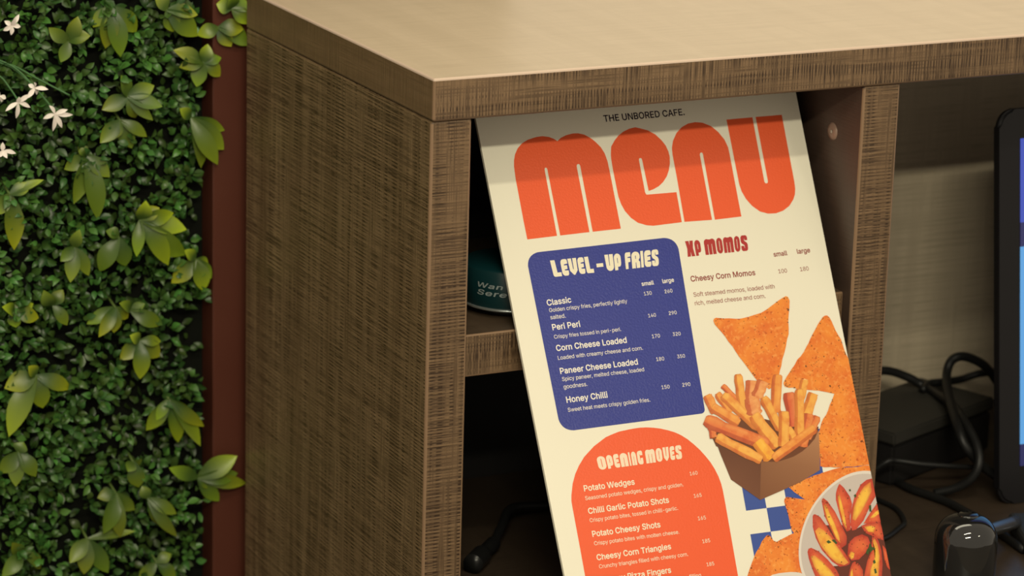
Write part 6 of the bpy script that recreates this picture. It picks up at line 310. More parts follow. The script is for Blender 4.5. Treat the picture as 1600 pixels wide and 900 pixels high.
'fries':[[3,[[[30801,28168],[30605,28133],[30175,28054],[30106,28042],[29823,27990]],[[30985,28292],[30704,28241],[30086,28128],[29988,28110],[29582,28036]],[[30996,28418],[30707,28366],[30072,28250],[29971,28232],[29553,28155]],[[30885,28636],[30610,28586],[30005,28475],[29909,28458],[29511,28385]],[[30715,29104],[30443,29054],[29845,28945],[29750,28927],[29357,28855]],[[30653,29683],[30338,29625],[29646,29497],[29536,29477],[29081,29393]],[[30456,30325],[30146,30267],[29466,30141],[29358,30121],[28910,30038]],[[30236,30796],[29930,30740],[29258,30614],[29151,30595],[28709,30512]],[[30218,31057],[29918,31001],[29260,30878],[29155,30859],[28722,30778]],[[30106,31064],[29851,31017],[29292,30913],[29204,30896],[28836,30827]],[[29820,31091],[29652,31059],[29282,30990],[29224,30980],[28980,30934]]]],[3,[[[31568,28381],[31448,28321],[31185,28188],[31143,28166],[30970,28079]],[[31736,28446],[31574,28364],[31218,28184],[31162,28155],[30927,28037]],[[31830,28546],[31628,28443],[31183,28218],[31112,28182],[30819,28034]],[[31662,28721],[31455,28616],[31002,28387],[30930,28350],[30631,28199]],[[31527,28852],[31330,28752],[30897,28533],[30828,28498],[30543,28354]],[[31356,29218],[31156,29116],[30715,28892],[30645,28857],[30354,28710]],[[31115,29432],[30927,29337],[30513,29127],[30447,29093],[30174,28955]],[[31011,29704],[30791,29593],[30308,29347],[30232,29308],[29914,29147]],[[30874,29768],[30685,29672],[30270,29461],[30204,29428],[29930,29289]],[[30739,29796],[30568,29709],[30194,29519],[30134,29489],[29888,29363]],[[30629,29747],[30509,29686],[30244,29551],[30202,29530],[30027,29441]]]],[1,[[[26800,28683],[26703,28726],[26489,28821],[26455,28836],[26314,28899]],[[26946,28730],[26827,28783],[26566,28899],[26524,28918],[26352,28994]],[[26935,28757],[26803,28815],[26514,28944],[26468,28964],[26278,29049]],[[27038,28895],[26893,28959],[26575,29101],[26524,29123],[26315,29216]],[[27159,29169],[27016,29233],[26699,29373],[26649,29395],[26441,29488]],[[27373,29591],[27242,29648],[26954,29776],[26909,29796],[26719,29880]],[[27587,29933],[27448,29995],[27142,30130],[27093,30151],[26892,30240]],[[27707,30294],[27568,30355],[27264,30489],[27216,30510],[27016,30598]],[[27809,30410],[27674,30469],[27377,30600],[27330,30621],[27134,30707]],[[27777,30490],[27663,30541],[27412,30651],[27372,30669],[27206,30742]],[[27704,30553],[27627,30587],[27459,30661],[27433,30672],[27322,30721]]]],[2,[[[27342,28086],[27287,28125],[27164,28213],[27145,28227],[27064,28284]],[[27431,28077],[27349,28136],[27168,28265],[27140,28285],[27020,28370]],[[27556,28143],[27462,28210],[27257,28356],[27225,28379],[27090,28475]],[[27660,28240],[27567,28307],[27362,28452],[27330,28475],[27195,28571]],[[27856,28521],[27766,28586],[27566,28728],[27534,28750],[27403,28844]],[[28114,28873],[28024,28938],[27825,29079],[27793,29101],[27662,29194]],[[28467,29254],[28383,29314],[28197,29445],[28167,29466],[28045,29553]],[[28721,29506],[28631,29569],[28434,29708],[28403,29731],[28273,29823]],[[28847,29637],[28765,29695],[28584,29823],[28555,29843],[28436,29927]],[[28833,29697],[28759,29749],[28597,29863],[28571,29882],[28464,29957]],[[28811,29787],[28760,29823],[28649,29902],[28631,29914],[28557,29966]]]],[0,[[[29218,27365],[29112,27365],[28878,27365],[28841,27365],[28688,27365]],[[29296,27492],[29148,27492],[28823,27492],[28771,27492],[28557,27492]],[[29376,27622],[29206,27622],[28835,27623],[28776,27623],[28531,27623]],[[29360,27936],[29177,27936],[28774,27936],[28710,27936],[28445,27936]],[[29342,28534],[29165,28533],[28777,28533],[28716,28533],[28460,28533]],[[29257,29181],[29073,29180],[28668,29179],[28604,29179],[28338,29179]],[[29268,29835],[29085,29834],[28684,29833],[28620,29833],[28356,29832]],[[29208,30482],[29036,30481],[28657,30480],[28596,30480],[28347,30479]],[[29091,30775],[28935,30774],[28590,30773],[28535,30772],[28308,30771]],[[29083,30870],[28933,30870],[28602,30868],[28550,30868],[28332,30867]],[[28953,30932],[28843,30931],[28603,30930],[28565,30930],[28407,30929]]]],[1,[[[33183,27901],[33055,27879],[32772,27830],[32727,27822],[32541,27790]],[[33285,28005],[33111,27974],[32730,27908],[32669,27898],[32418,27854]],[[33289,28124],[33101,28091],[32687,28019],[32621,28008],[32348,27961]],[[33199,28437],[32997,28402],[32553,28325],[32483,28313],[32190,28262]],[[33043,28944],[32838,28908],[32388,28830],[32317,28817],[32021,28765]],[[32850,29627],[32649,29592],[32208,29514],[32138,29501],[31847,29450]],[[32656,30212],[32468,30178],[32055,30105],[31989,30094],[31717,30046]],[[32498,30853],[32279,30814],[31796,30728],[31719,30715],[31401,30658]],[[32501,31132],[32291,31094],[31829,31012],[31756,30999],[31452,30945]],[[32266,31132],[32110,31104],[31767,31043],[31713,31033],[31487,30993]],[[32187,31183],[32070,31162],[31813,31116],[31772,31109],[31602,31079]]]],[4,[[[33965,29530],[33816,29533],[33488,29538],[33436,29539],[33220,29543]],[[34124,29589],[33916,29593],[33457,29600],[33385,29602],[33083,29607]],[[34209,29694],[33974,29697],[33457,29706],[33375,29707],[33035,29713]],[[34250,29992],[33989,29996],[33414,30005],[33323,30007],[32945,30013]],[[34164,30448],[33924,30452],[33396,30460],[33312,30461],[32965,30466]],[[34107,31073],[33886,31076],[33402,31083],[33325,31084],[33006,31088]],[[34121,31592],[33879,31595],[33347,31603],[33262,31604],[32912,31608]],[[34093,32206],[33851,32209],[33318,32215],[33233,32216],[32883,32221]],[[34024,32414],[33793,32417],[33287,32423],[33206,32424],[32873,32428]],[[33914,32520],[33715,32523],[33277,32528],[33208,32529],[32920,32532]],[[33782,32586],[33650,32588],[33361,32591],[33315,32592],[33124,32594]]]],[0,[[[35750,28633],[35657,28604],[35452,28541],[35419,28531],[35284,28489]],[[35867,28653],[35729,28610],[35424,28516],[35375,28501],[35174,28439]],[[35789,28717],[35653,28675],[35355,28583],[35308,28568],[35111,28508]],[[35789,28906],[35629,28856],[35278,28748],[35223,28731],[34992,28659]],[[35599,29166],[35451,29120],[35125,29019],[35073,29003],[34858,28937]],[[35460,29540],[35306,29492],[34970,29388],[34916,29371],[34694,29303]],[[35331,29891],[35168,29841],[34811,29730],[34754,29712],[34518,29639]],[[35171,30192],[35006,30141],[34643,30028],[34586,30010],[34347,29936]],[[35083,30278],[34944,30235],[34640,30141],[34591,30125],[34391,30063]],[[35029,30369],[34895,30328],[34600,30236],[34553,30221],[34359,30161]],[[34962,30355],[34868,30326],[34661,30262],[34628,30251],[34492,30209]]]],[0,[[[36369,30026],[36256,29974],[36007,29859],[35967,29840],[35803,29764]],[[36515,30122],[36337,30040],[35947,29859],[35884,29830],[35627,29711]],[[36402,30200],[36232,30121],[35858,29948],[35799,29920],[35552,29806]],[[36380,30361],[36189,30273],[35770,30079],[35703,30048],[35427,29920]],[[36158,30690],[35974,30605],[35570,30417],[35506,30388],[35240,30264]],[[35923,31040],[35740,30954],[35337,30767],[35273,30738],[35008,30614]],[[35755,31366],[35561,31276],[35134,31077],[35066,31045],[34785,30915]],[[35543,31750],[35332,31652],[34867,31435],[34793,31401],[34487,31259]],[[35404,31759],[35218,31673],[34810,31483],[34745,31452],[34476,31327]],[[35309,31865],[35150,31791],[34802,31628],[34746,31602],[34517,31495]],[[35124,31763],[35022,31715],[34798,31611],[34762,31594],[34615,31526]]]],[2,[[[36267,32071],[36170,32019],[35956,31905],[35922,31887],[35781,31812]],[[36238,32190],[36114,32123],[35841,31978],[35798,31955],[35618,31860]],[[36223,32268],[36078,32191],[35761,32022],[35710,31995],[35501,31883]],[[36181,32433],[36030,32352],[35700,32176],[35647,32149],[35430,32033]],[[35924,32682],[35777,32604],[35454,32431],[35403,32404],[35190,32291]],[[35644,33109],[35479,33021],[35116,32827],[35058,32796],[34819,32669]],[[35372,33416],[35230,33340],[34918,33174],[34868,33147],[34663,33037]],[[35090,33718],[34949,33643],[34638,33477],[34589,33450],[34384,33341]],[[34979,33834],[34854,33767],[34579,33620],[34535,33596],[34354,33499]],[[34945,33918],[34823,33853],[34556,33709],[34513,33687],[34337,33592]],[[34787,33927],[34697,33878],[34497,33771],[34466,33754],[34334,33684]]]],[2,[[[35542,31719],[35424,31682],[35162,31603],[35121,31590],[34949,31538]],[[35679,31821],[35493,31764],[35085,31640],[35020,31620],[34752,31538]],[[35625,31896],[35450,31843],[35065,31725],[35003,31706],[34749,31629]],[[35573,32166],[35389,32110],[34982,31986],[34918,31966],[34650,31884]],[[35354,32558],[35171,32502],[34768,32379],[34704,32359],[34439,32278]],[[35032,33174],[34859,33122],[34480,33005],[34420,32987],[34170,32910]],[[34830,33742],[34637,33682],[34212,33551],[34144,33531],[33864,33444]],[[34517,34256],[34335,34200],[33935,34077],[33872,34057],[33609,33976]],[[34452,34485],[34276,34431],[33888,34311],[33827,34292],[33572,34214]],[[34347,34512],[34184,34461],[33824,34350],[33767,34333],[33531,34260]],[[34162,34538],[34058,34506],[33829,34435],[33793,34424],[33642,34377]]]],[1,[[[25848,28743],[25719,28779],[25437,28859],[25392,28872],[25206,28924]],[[25863,28809],[25726,28848],[25424,28933],[25376,28947],[25177,29003]],[[25994,28780],[25815,28830],[25422,28942],[25359,28959],[25100,29033]],[[26036,28951],[25859,29001],[25471,29111],[25409,29128],[25153,29201]],[[26192,29174],[25994,29230],[25560,29352],[25491,29372],[25205,29452]],[[26236,29545],[26056,29596],[25660,29708],[25597,29725],[25336,29799]],[[26324,29893],[26145,29943],[25752,30054],[25689,30071],[25430,30144]],[[26376,30126],[26198,30176],[25806,30286],[25744,30303],[25486,30376]],[[26414,30304],[26247,30351],[25882,30453],[25824,30469],[25583,30537]],[[26351,30379],[26205,30420],[25883,30510],[25832,30525],[25621,30584]],[[26280,30385],[26171,30415],[25931,30483],[25893,30493],[25735,30538]]]],[1,[[[25968,29703],[25884,29791],[25699,29983],[25670,30014],[25549,30141]],[[26160,29676],[26046,29794],[25798,30054],[25758,30095],[25595,30265]],[[26250,29660],[26125,29791],[25849,30078],[25805,30124],[25624,30313]],[[26468,29846],[26339,29980],[26057,30275],[26012,30322],[25826,30515]],[[26846,30110],[26719,30242],[26439,30533],[26395,30579],[26211,30771]],[[27328,30402],[27187,30549],[26876,30872],[26827,30923],[26623,31135]],[[27815,30789],[27676,30933],[27371,31250],[27322,31301],[27121,31509]],[[28238,31042],[28092,31194],[27769,31528],[27718,31581],[27506,31801]],[[28298,31269],[28180,31391],[27921,31658],[27880,31701],[27710,31877]],[[28357,31337],[28258,31439],[28039,31666],[28004,31702],[27860,31851]],[[28357,31439],[28283,31515],[28122,31682],[28096,31709],[27989,31819]]]],[0,[[[27335,28787],[27230,28862],[27000,29026],[26963,29052],[26812,29160]],[[27487,28870],[27341,28974],[27021,29202],[26970,29239],[26759,29389]],[[27689,28923],[27523,29042],[27156,29303],[27098,29344],[26857,29516]],[[27927,29222],[27767,29335],[27416,29585],[27360,29625],[27129,29789]],[[28392,29683],[28219,29806],[27839,30076],[27778,30119],[27528,30296]],[[28933,30414],[28775,30526],[28427,30772],[28372,30811],[28143,30973]],[[29553,31037],[29388,31154],[29024,31410],[28966,31451],[28727,31620]],[[30136,31660],[29960,31783],[29575,32054],[29514,32097],[29260,32276]],[[30310,31880],[30154,31989],[29812,32229],[29758,32267],[29533,32426]],[[30377,31998],[30235,32097],[29923,32317],[29873,32351],[29668,32496]],[[30356,32114],[30249,32188],[30015,32353],[29977,32379],[29823,32487]]]],[3,[[[30276,29564],[30091,29575],[29687,29599],[29622,29603],[29356,29618]],[[30451,29556],[30208,29570],[29675,29602],[29590,29607],[29239,29628]],[[30553,29631],[30258,29648],[29612,29687],[29510,29693],[29085,29718]],[[30567,29764],[30270,29781],[29618,29820],[29514,29826],[29085,29851]],[[30620,29967],[30304,29986],[29609,30026],[29499,30033],[29042,30059]],[[30626,30258],[30305,30276],[29601,30317],[29489,30324],[29025,30350]],[[30519,30614],[30244,30629],[29640,30664],[29544,30669],[29146,30692]],[[30669,30837],[30332,30856],[29592,30898],[29474,30905],[28988,30932]],[[30559,30955],[30275,30971],[29651,31007],[29552,31012],[29141,31035]],[[30478,31030],[30227,31044],[29675,31075],[29587,31080],[29224,31101]],[[30333,31092],[30151,31103],[29750,31125],[29687,31129],[29423,31144]]]],[0,[[[31295,29561],[31177,29598],[30919,29680],[30878,29693],[30708,29747]],[[31393,29628],[31249,29673],[30931,29774],[30881,29790],[30672,29856]],[[31496,29727],[31325,29781],[30950,29900],[30890,29919],[30643,29997]],[[31675,29967],[31469,30032],[31015,30176],[30943,30198],[30645,30293]],[[31747,30451],[31573,30506],[31189,30627],[31128,30646],[30876,30726]],[[32005,31043],[31819,31102],[31411,31230],[31346,31250],[31077,31335]],[[32151,31645],[31975,31700],[31588,31821],[31526,31841],[31272,31920]],[[32410,32227],[32229,32283],[31830,32407],[31767,32427],[31504,32509]],[[32460,32435],[32286,32489],[31902,32609],[31841,32628],[31589,32706]],[[32411,32506],[32260,32553],[31928,32656],[31875,32673],[31657,32740]],[[32335,32669],[32228,32703],[31992,32776],[31954,32788],[31799,32836]]]],[0,[[[35061,29374],[34940,29361],[34674,29332],[34631,29328],[34456,29309]],[[35088,29514],[34935,29498],[34597,29461],[34543,29455],[34321,29431]],[[35095,29664],[34918,29645],[34529,29603],[34467,29597],[34211,29569]],[[35108,30023],[34906,30001],[34462,29953],[34392,29946],[34099,29914]],[[34936,30618],[34749,30598],[34339,30553],[34274,30546],[34005,30516]],[[34774,31400],[34592,31380],[34191,31336],[34127,31329],[33864,31299]],[[34581,32233],[34392,32212],[33977,32165],[33911,32158],[33638,32127]],[[34447,32972],[34242,32949],[33791,32898],[33720,32890],[33423,32857]],[[34327,33217],[34151,33197],[33763,33153],[33701,33146],[33446,33117]],[[34266,33345],[34112,33328],[33774,33289],[33720,33283],[33497,33258]],[[34133,33407],[34013,33394],[33749,33364],[33707,33359],[33533,33339]]]],[0,[[[29970,30933],[29836,30998],[29543,31140],[29497,31162],[29304,31256]],[[30204,30889],[30005,30985],[29568,31197],[29498,31231],[29211,31370]],[[30285,30958],[30076,31060],[29616,31282],[29543,31318],[29240,31464]],[[30543,31239],[30289,31362],[29731,31632],[29642,31675],[29275,31852]],[[30741,31767],[30519,31873],[30033,32108],[29955,32146],[29635,32300]],[[31116,32318],[30870,32436],[30332,32696],[30246,32737],[29891,32907]],[[31530,32889],[31279,33009],[30728,33273],[30641,33315],[30278,33489]],[[31824,33543],[31596,33651],[31096,33890],[31017,33928],[30688,34085]],[[31885,33749],[31664,33854],[31178,34086],[31101,34123],[30781,34276]],[[32030,33826],[31816,33927],[31348,34151],[31273,34187],[30965,34334]],[[31859,33972],[31709,34043],[31380,34200],[31328,34225],[31111,34329]]]],[2,[[[25572,31575],[25480,31582],[25279,31595],[25247,31598],[25115,31607]],[[25638,31642],[25524,31650],[25271,31667],[25231,31670],[25065,31681]],[[25732,31663],[25576,31674],[25234,31697],[25179,31701],[24954,31716]],[[25719,31730],[25567,31741],[25233,31763],[25180,31767],[24960,31782]],[[25702,31902],[25569,31911],[25275,31930],[25229,31934],[25036,31947]],[[25759,32114],[25615,32124],[25297,32145],[25247,32149],[25038,32163]],[[25698,32307],[25560,32316],[25256,32337],[25207,32340],[25007,32354]],[[25782,32504],[25626,32514],[25284,32537],[25229,32541],[25004,32556]],[[25682,32604],[25546,32614],[25245,32634],[25197,32637],[24999,32650]],[[25671,32550],[25558,32558],[25309,32574],[25270,32577],[25106,32588]],[[25562,32639],[25477,32644],[25288,32657],[25258,32659],[25134,32667]]]],[2,[[[25038,30681],[24950,30806],[24756,31082],[24726,31126],[24598,31307]],[[25240,30602],[25126,30764],[24875,31120],[24836,31177],[24671,31411]],[[25521,30622],[25381,30822],[25074,31259],[25025,31329],[24822,31617]],[[26079,30834],[25922,31058],[25575,31550],[25520,31628],[25292,31952]],[[26826,31430],[26701,31607],[26426,31996],[26382,32058],[26202,32314]],[[28010,31930],[27869,32129],[27558,32568],[27509,32637],[27304,32926]],[[29221,32514],[29075,32718],[28756,33167],[28705,33238],[28495,33533]],[[30278,33048],[30133,33251],[29814,33697],[29764,33768],[29554,34062]],[[30671,33276],[30526,33479],[30207,33925],[30157,33996],[29947,34290]],[[30754,33438],[30627,33616],[30346,34008],[30302,34070],[30117,34329]],[[30819,33605],[30736,33722],[30552,33979],[30522,34020],[30401,34190]]]],[0,[[[33091,32512],[32989,32554],[32765,32646],[32729,32661],[32582,32722]],[[33175,32530],[33024,32592],[32693,32729],[32640,32750],[32422,32840]],[[33183,32528],[33035,32589],[32709,32723],[32657,32744],[32443,32833]],[[33244,32623],[33090,32686],[32749,32826],[32695,32849],[32471,32941]],[[33327,32780],[33161,32848],[32796,32998],[32738,33022],[32498,33121]],[[33419,32943],[33263,33007],[32918,33149],[32863,33171],[32637,33264]],[[33504,33145],[33352,33207],[33019,33344],[32966,33366],[32746,33456]],[[33562,33326],[33402,33392],[33049,33537],[32993,33560],[32760,33655]],[[33567,33417],[33420,33477],[33098,33609],[33047,33630],[32835,33717]],[[33541,33456],[33404,33512],[33102,33636],[33055,33655],[32856,33737]],[[33416,33530],[33329,33566],[33138,33644],[33107,33657],[32981,33708]]]],[0,[[[33142,31160],[32988,31142],[32652,31102],[32598,31096],[32376,31070]],[[33237,31278],[33028,31253],[32567,31199],[32494,31190],[32190,31155]],[[33215,31330],[33005,31305],[32543,31251],[32470,31242],[32166,31206]],[[33193,31670],[32982,31645],[32517,31590],[32443,31582],[32137,31545]],[[33108,32099],[32894,32073],[32422,32017],[32347,32009],[32037,31972]],[[32945,32726],[32735,32701],[32275,32646],[32202,32638],[31899,32601]],[[32777,33385],[32569,33360],[32113,33305],[32040,33296],[31739,33260]],[[32696,33910],[32466,33882],[31960,33820],[31880,33811],[31547,33770]],[[32567,34191],[32353,34165],[31885,34108],[31810,34099],[31502,34061]],[[32545,34242],[32367,34220],[31976,34172],[31914,34165],[31657,34133]],[[32372,34239],[32240,34223],[31950,34187],[31904,34182],[31713,34158]]]],[5,[[[29847,33241],[29710,33312],[29408,33466],[29360,33491],[29161,33592]],[[30011,33205],[29820,33302],[29401,33516],[29335,33551],[29059,33692]],[[30075,33232],[29874,33335],[29432,33561],[29362,33597],[29071,33746]],[[30228,33360],[30005,33474],[29517,33723],[29440,33763],[29119,33927]],[[30335,33663],[30125,33770],[29663,34006],[29590,34044],[29286,34199]],[[30627,33934],[30388,34056],[29863,34324],[29779,34366],[29434,34542]],[[30839,34335],[30618,34447],[30134,34693],[30057,34732],[29739,34894]],[[31042,34578],[30788,34707],[30229,34991],[30141,35036],[29773,35222]],[[31087,34733],[30868,34844],[30387,35088],[30310,35127],[29994,35288]],[[30990,34858],[30811,34949],[30419,35148],[30357,35180],[30098,35311]],[[30914,34951],[30781,35018],[30489,35167],[30442,35191],[30250,35288]]]],[0,[[[25885,32297],[25809,32385],[25642,32579],[25615,32610],[25505,32737]],[[26034,32298],[25917,32434],[25660,32731],[25619,32778],[25450,32973]],[[26244,32307],[26113,32459],[25824,32793],[25778,32846],[25588,33066]],[[26532,32543],[26401,32694],[26114,33026],[26068,33079],[25878,33298]],[[27127,32995],[27006,33135],[26739,33442],[26696,33491],[26521,33693]],[[27972,33456],[27838,33610],[27543,33949],[27496,34002],[27302,34225]],[[28776,33932],[28633,34096],[28320,34455],[28270,34512],[28064,34748]],[[29441,34460],[29323,34595],[29063,34892],[29022,34939],[28851,35134]],[[29691,34647],[29572,34783],[29309,35083],[29268,35131],[29095,35328]],[[29824,34793],[29718,34914],[29486,35178],[29449,35221],[29297,35395]],[[29828,34894],[29745,34989],[29561,35198],[29532,35231],[29412,35369]]]],[1,[[[30645,34935],[30699,35029],[30819,35236],[30838,35268],[30917,35405]],[[30726,34790],[30802,34922],[30970,35212],[30996,35258],[31107,35449]],[[30863,34680],[30944,34819],[31120,35124],[31149,35173],[31265,35374]],[[31248,34468],[31331,34612],[31514,34928],[31543,34979],[31664,35187]],[[32016,34117],[32103,34266],[32292,34593],[32323,34645],[32448,34861]],[[32933,33665],[33024,33823],[33225,34169],[33257,34224],[33389,34452]],[[33892,33228],[33980,33378],[34172,33710],[34203,33763],[34330,33982]],[[34768,32826],[34855,32976],[35047,33306],[35077,33358],[35203,33576]],[[35148,32693],[35234,32841],[35423,33167],[35453,33219],[35578,33434]],[[35281,32629],[35359,32763],[35530,33058],[35557,33105],[35670,33299]],[[35442,32688],[35494,32777],[35607,32972],[35625,33003],[35700,33132]]]]],
'text':[["THE UNBORED CAFE.",20645,3904,28692,3898,14,"ink"],["small",21272,18685,22483,18667,14,"white"],["large",23339,18656,24487,18631,14,"white"],["130",21317,19544,22086,19536,3,"white"],["260",23362,19558,24139,19540,3,"white"],["140",21331,21496,22087,21500,3,"white"],["290",23368,21495,24142,21490,3,"white"],["Classic",11946,19487,14291,19432,14,"white"],["Golden crispy fries, perfectly lightly",12036,20063,19582,20017,2,"white"],["salted.",12024,20692,13483,20687,2,"white"],["Peri Peri",12028,21636,14702,21604,14,"white"],["Crispy fries tossed in peri-peri.",12034,22385,18485,22389,2,"white"],["Corn Cheese Loaded",12025,23455,18825,23453,14,"white"],["Loaded with creamy cheese and corn.",12028,24225,20224,24237,2,"white"],["Paneer Cheese Loaded",12000,25447,19496,25443,14,"white"],["Spicy paneer, melted cheese, loaded",12056,26076,19960,26092,2,"white"],["goodness.",12066,26745,14331,26747,2,"white"],["Honey Chilli",12089,27958,16030,27947,14,"white"],["Sweet heat meets crispy golden fries.",12063,28743,19987,28763,2,"white"],["170",21318,23336,22098,23341,3,"white"],["320",23357,23362,24130,23365,3,"white"],["180",21306,25361,22085,25368,3,"white"],["350",23379,25341,24139,25345,3,"white"],["150",21312,27835,22090,27845,3,"white"],["290",23350,27853,24133,27863,3,"white"],["small",34835,17381,36246,17370,6,"maroon"],["large",37261,17353,38611,17336,6,"maroon"],["Cheesy Corn Momos",26136,18781,32640,18832,9,"maroon"],["100",34987,18917,35864,18923,2,"maroon"],["180",37218,18942,38101,18947,2,"maroon"],["Soft steamed momos, loaded with",26127,20150,34299,20206,1,"maroon"],["rich, melted cheese and corn.",26088,20911,33203,20966,1,"maroon"],["160",22442,35547,23195,35548,3,"cream"],["165",22429,37487,23180,37491,3,"cream"],["165",22409,39453,23177,39461,3,"cream"],["185",22417,41449,23170,41443,3,"cream"],["185",22404,43453,23139,43447,3,"cream"],["Potato Wedges",12196,35616,17049,35638,14,"cream"],["Seasoned potato wedges, crispy and golden.",12159,36375,21619,36375,2,"cream"],["Chilli Garlic Potato Shots",12204,37556,19970,37587,14,"cream"],["Crispy potato bites, tossed in chilli-garlic.",12193,38271,20684,38314,2,"cream"],["Potato Cheesy Shots",12190,39519,18724,39551,14,"cream"],["Crispy potato bites with molten cheese.",12209,40251,20373,40341,2,"cream"],["Cheesy Corn Triangles",12200,41526,19342,41525,14,"cream"],["Crunchy triangles filled with cheesy corn.",12274,42234,20818,42326,2,"cream"],["Cheesy Pizza Fingers",12186,43479,18921,43508,14,"cream"],["filling",20544,44255,21673,44260,2,"cream"]],
'heads':[["LEVEL-UPFRIES",[13007,17081],[23306,17080],[12956,15628],[23538,15624],[[0.0,0.084],[0.089,0.153],[0.157,0.239],[0.244,0.305],[0.31,0.385],[0.412,0.478],[0.496,0.576],[0.58,0.646],[0.682,0.738],[0.743,0.823],[0.828,0.858],[0.863,0.928],[0.933,1.0]],"cream"],["XPMOMOS",[26267,16574],[32402,16600],[26286,15170],[32535,15186],[[0.0,0.127],[0.139,0.238],[0.294,0.478],[0.491,0.592],[0.604,0.768],[0.781,0.876],[0.889,1.0]],"red"],["OPENINGMOVES",[13943,34014],[22010,34017],[13863,32853],[22137,32832],[[0.0,0.099],[0.108,0.182],[0.191,0.257],[0.266,0.358],[0.367,0.391],[0.4,0.46],[0.469,0.536],[0.566,0.682],[0.691,0.766],[0.775,0.848],[0.857,0.916],[0.925,1.0]],"pink"]],
'board':[[8482,2834],[40386,2842],[40248,46776],[8962,42408]],
'sprigs':[[[-1247,-132],[[-1300,-512,30],[-1164,-593,32],[-963,-389,30],[-1409,-313,22]]],[[-711,-187],[[-409,-448,34],[-649,-391,30],[-409,-242,26],[-817,-37,26]]],[[-77,-201],[[115,-175,26],[77,-344,26],[-218,-156,26],[-122,-52,24]]],[[-186,-389],[[129,-568,34],[38,-403,28],[-390,-449,24],[-77,-567,24]]],[[-333,-715],[[-154,-672,20],[-167,-850,24],[-562,-743,24],[-612,-581,26],[-410,-937,26],[-282,-542,22]]],[[-1105,-973],[[-1166,-762,26],[-841,-882,26],[-792,-1069,24],[-1355,-1076,26],[-1013,-1187,24],[-881,-1197,18]]],[[-1157,-1207],[[-1047,-1479,26],[-1371,-1392,26],[-1265,-1376,24],[-907,-1367,20]]],[[-475,-1228],[[-153,-1550,34],[-360,-1721,30],[-121,-1378,22],[-589,-1121,20],[-231,-1681,28]]],[[-1485,-1517],[[-1697,-1634,24],[-1639,-1946,28],[-1392,-2128,32],[-1287,-1718,26],[-1558,-1426,18]]],[[-2240,-1808],[[-2213,-2336,34],[-2414,-1987,26],[-2043,-1727,22],[-1920,-1689,14]]],[[-976,-2166],[[-657,-2120,26],[-542,-2281,34],[-517,-2579,38],[-710,-2624,32],[-1042,-2504,20],[-949,-1969,26],[-797,-2057,24]]],[[-1192,-2321],[[-1385,-2639,30],[-1119,-2615,28],[-1305,-2248,22]]],[[-413,-2621],[[-270,-2686,18],[-336,-2934,30],[-647,-2839,28],[-244,-2828,22],[-529,-2509,20]]],[[-1237,-2994],[[-1517,-3128,22],[-1430,-3238,22],[-1252,-3245,22],[-1098,-3122,20]]],[[-1072,-3049],[[-778,-3207,26],[-1198,-2947,20],[-943,-2986,16]]],[[-984,-3363],[[-1191,-3519,26],[-994,-3733,28],[-779,-3539,30],[-1086,-3288,20],[-766,-3387,18]]],[[-2013,-3590],[[-2313,-3682,34],[-2321,-4123,36],[-1943,-3928,30],[-1676,-3743,26],[-2086,-3481,22]]],[[-2213,-2954],[[-2346,-2854,22],[-1978,-3016,24],[-2203,-3092,22],[-2125,-2864,20],[-2014,-2888,18]]],[[-710,-3959],[[-848,-4150,18],[-482,-4142,20],[-364,-4274,22],[-601,-4428,26],[-390,-4467,28],[-926,-4270,26]]],[[-418,-4793],[[-45,-4590,34],[8,-4808,26],[89,-4912,24],[-192,-5074,24],[-720,-4648,24],[-285,-4903,18]]],[[-1058,-4566],[[-1008,-4833,28],[-1136,-4634,20],[-981,-4628,22]]],[[-1254,-4840],[[-1088,-5019,28],[-1400,-5213,28],[-1239,-5275,26],[-1435,-4868,22]]],[[-1530,-5286],[[-1586,-5620,28],[-1327,-5658,28],[-1738,-5467,26],[-1063,-5246,16]]],[[-2200,-4317],[[-2391,-4497,28],[-2054,-4553,26],[-2149,-4221,24],[-2256,-4630,26]]],[[-931,-4935],[[-669,-5102,22],[-815,-5228,20],[-982,-4811,20],[-670,-5341,20]]],[[-1846,-2905],[[-1949,-2745,24],[-1718,-3107,20],[-1750,-2765,22]]],[[-1633,-2366],[[-1699,-2683,24],[-1498,-2653,22],[-1605,-2183,20],[-1784,-2476,20]]],[[-2169,-5353],[[-2399,-5515,26],[-1969,-5538,24],[-2292,-5192,22]]],[[-1656,-417],[[-1837,-287,22],[-1483,-356,26],[-1744,-603,20],[-1579,-184,24]]],[[-843,-5609],[[-672,-5801,24],[-1015,-5770,22],[-698,-5537,20]]]],
'flowers':[[[-2273,-185],[[-2200,-85],[-2184,-202],[-2281,-272],[-2351,-227],[-2332,-141],[-2248,-111]]],[[-2069,-773],[[-2086,-707],[-1955,-781],[-2034,-841],[-2154,-850],[-2116,-740]]],[[-2227,-892],[[-2359,-953],[-2108,-948],[-2241,-1045],[-2117,-817],[-2225,-833]]],[[-1880,-1024],[[-1939,-937],[-1722,-1036],[-1815,-1161],[-1900,-1190],[-1989,-1064],[-1770,-985]]],[[-2392,-821],[[-2333,-849],[-2438,-759],[-2369,-881],[-2441,-876]]],[[-2378,-1331],[[-2377,-1248],[-2247,-1365],[-2439,-1373],[-2355,-1386]]]],
'stems':[[[-2533,-491],[-2297,-554],[-2120,-684],[-1848,-1036]],[[-2533,-514],[-2238,-581],[-2000,-716],[-1736,-865]],[[-2535,-596],[-2335,-681],[-2253,-793],[-2207,-902]],[[-2532,-456],[-2411,-312],[-2291,-238],[-2243,-205]],[[-2545,-1067],[-2417,-1219],[-2348,-1356]],[[-2539,-772],[-2433,-803],[-2362,-844]],[[-2475,-530],[-2250,-592],[-2120,-696],[-2037,-796]]],
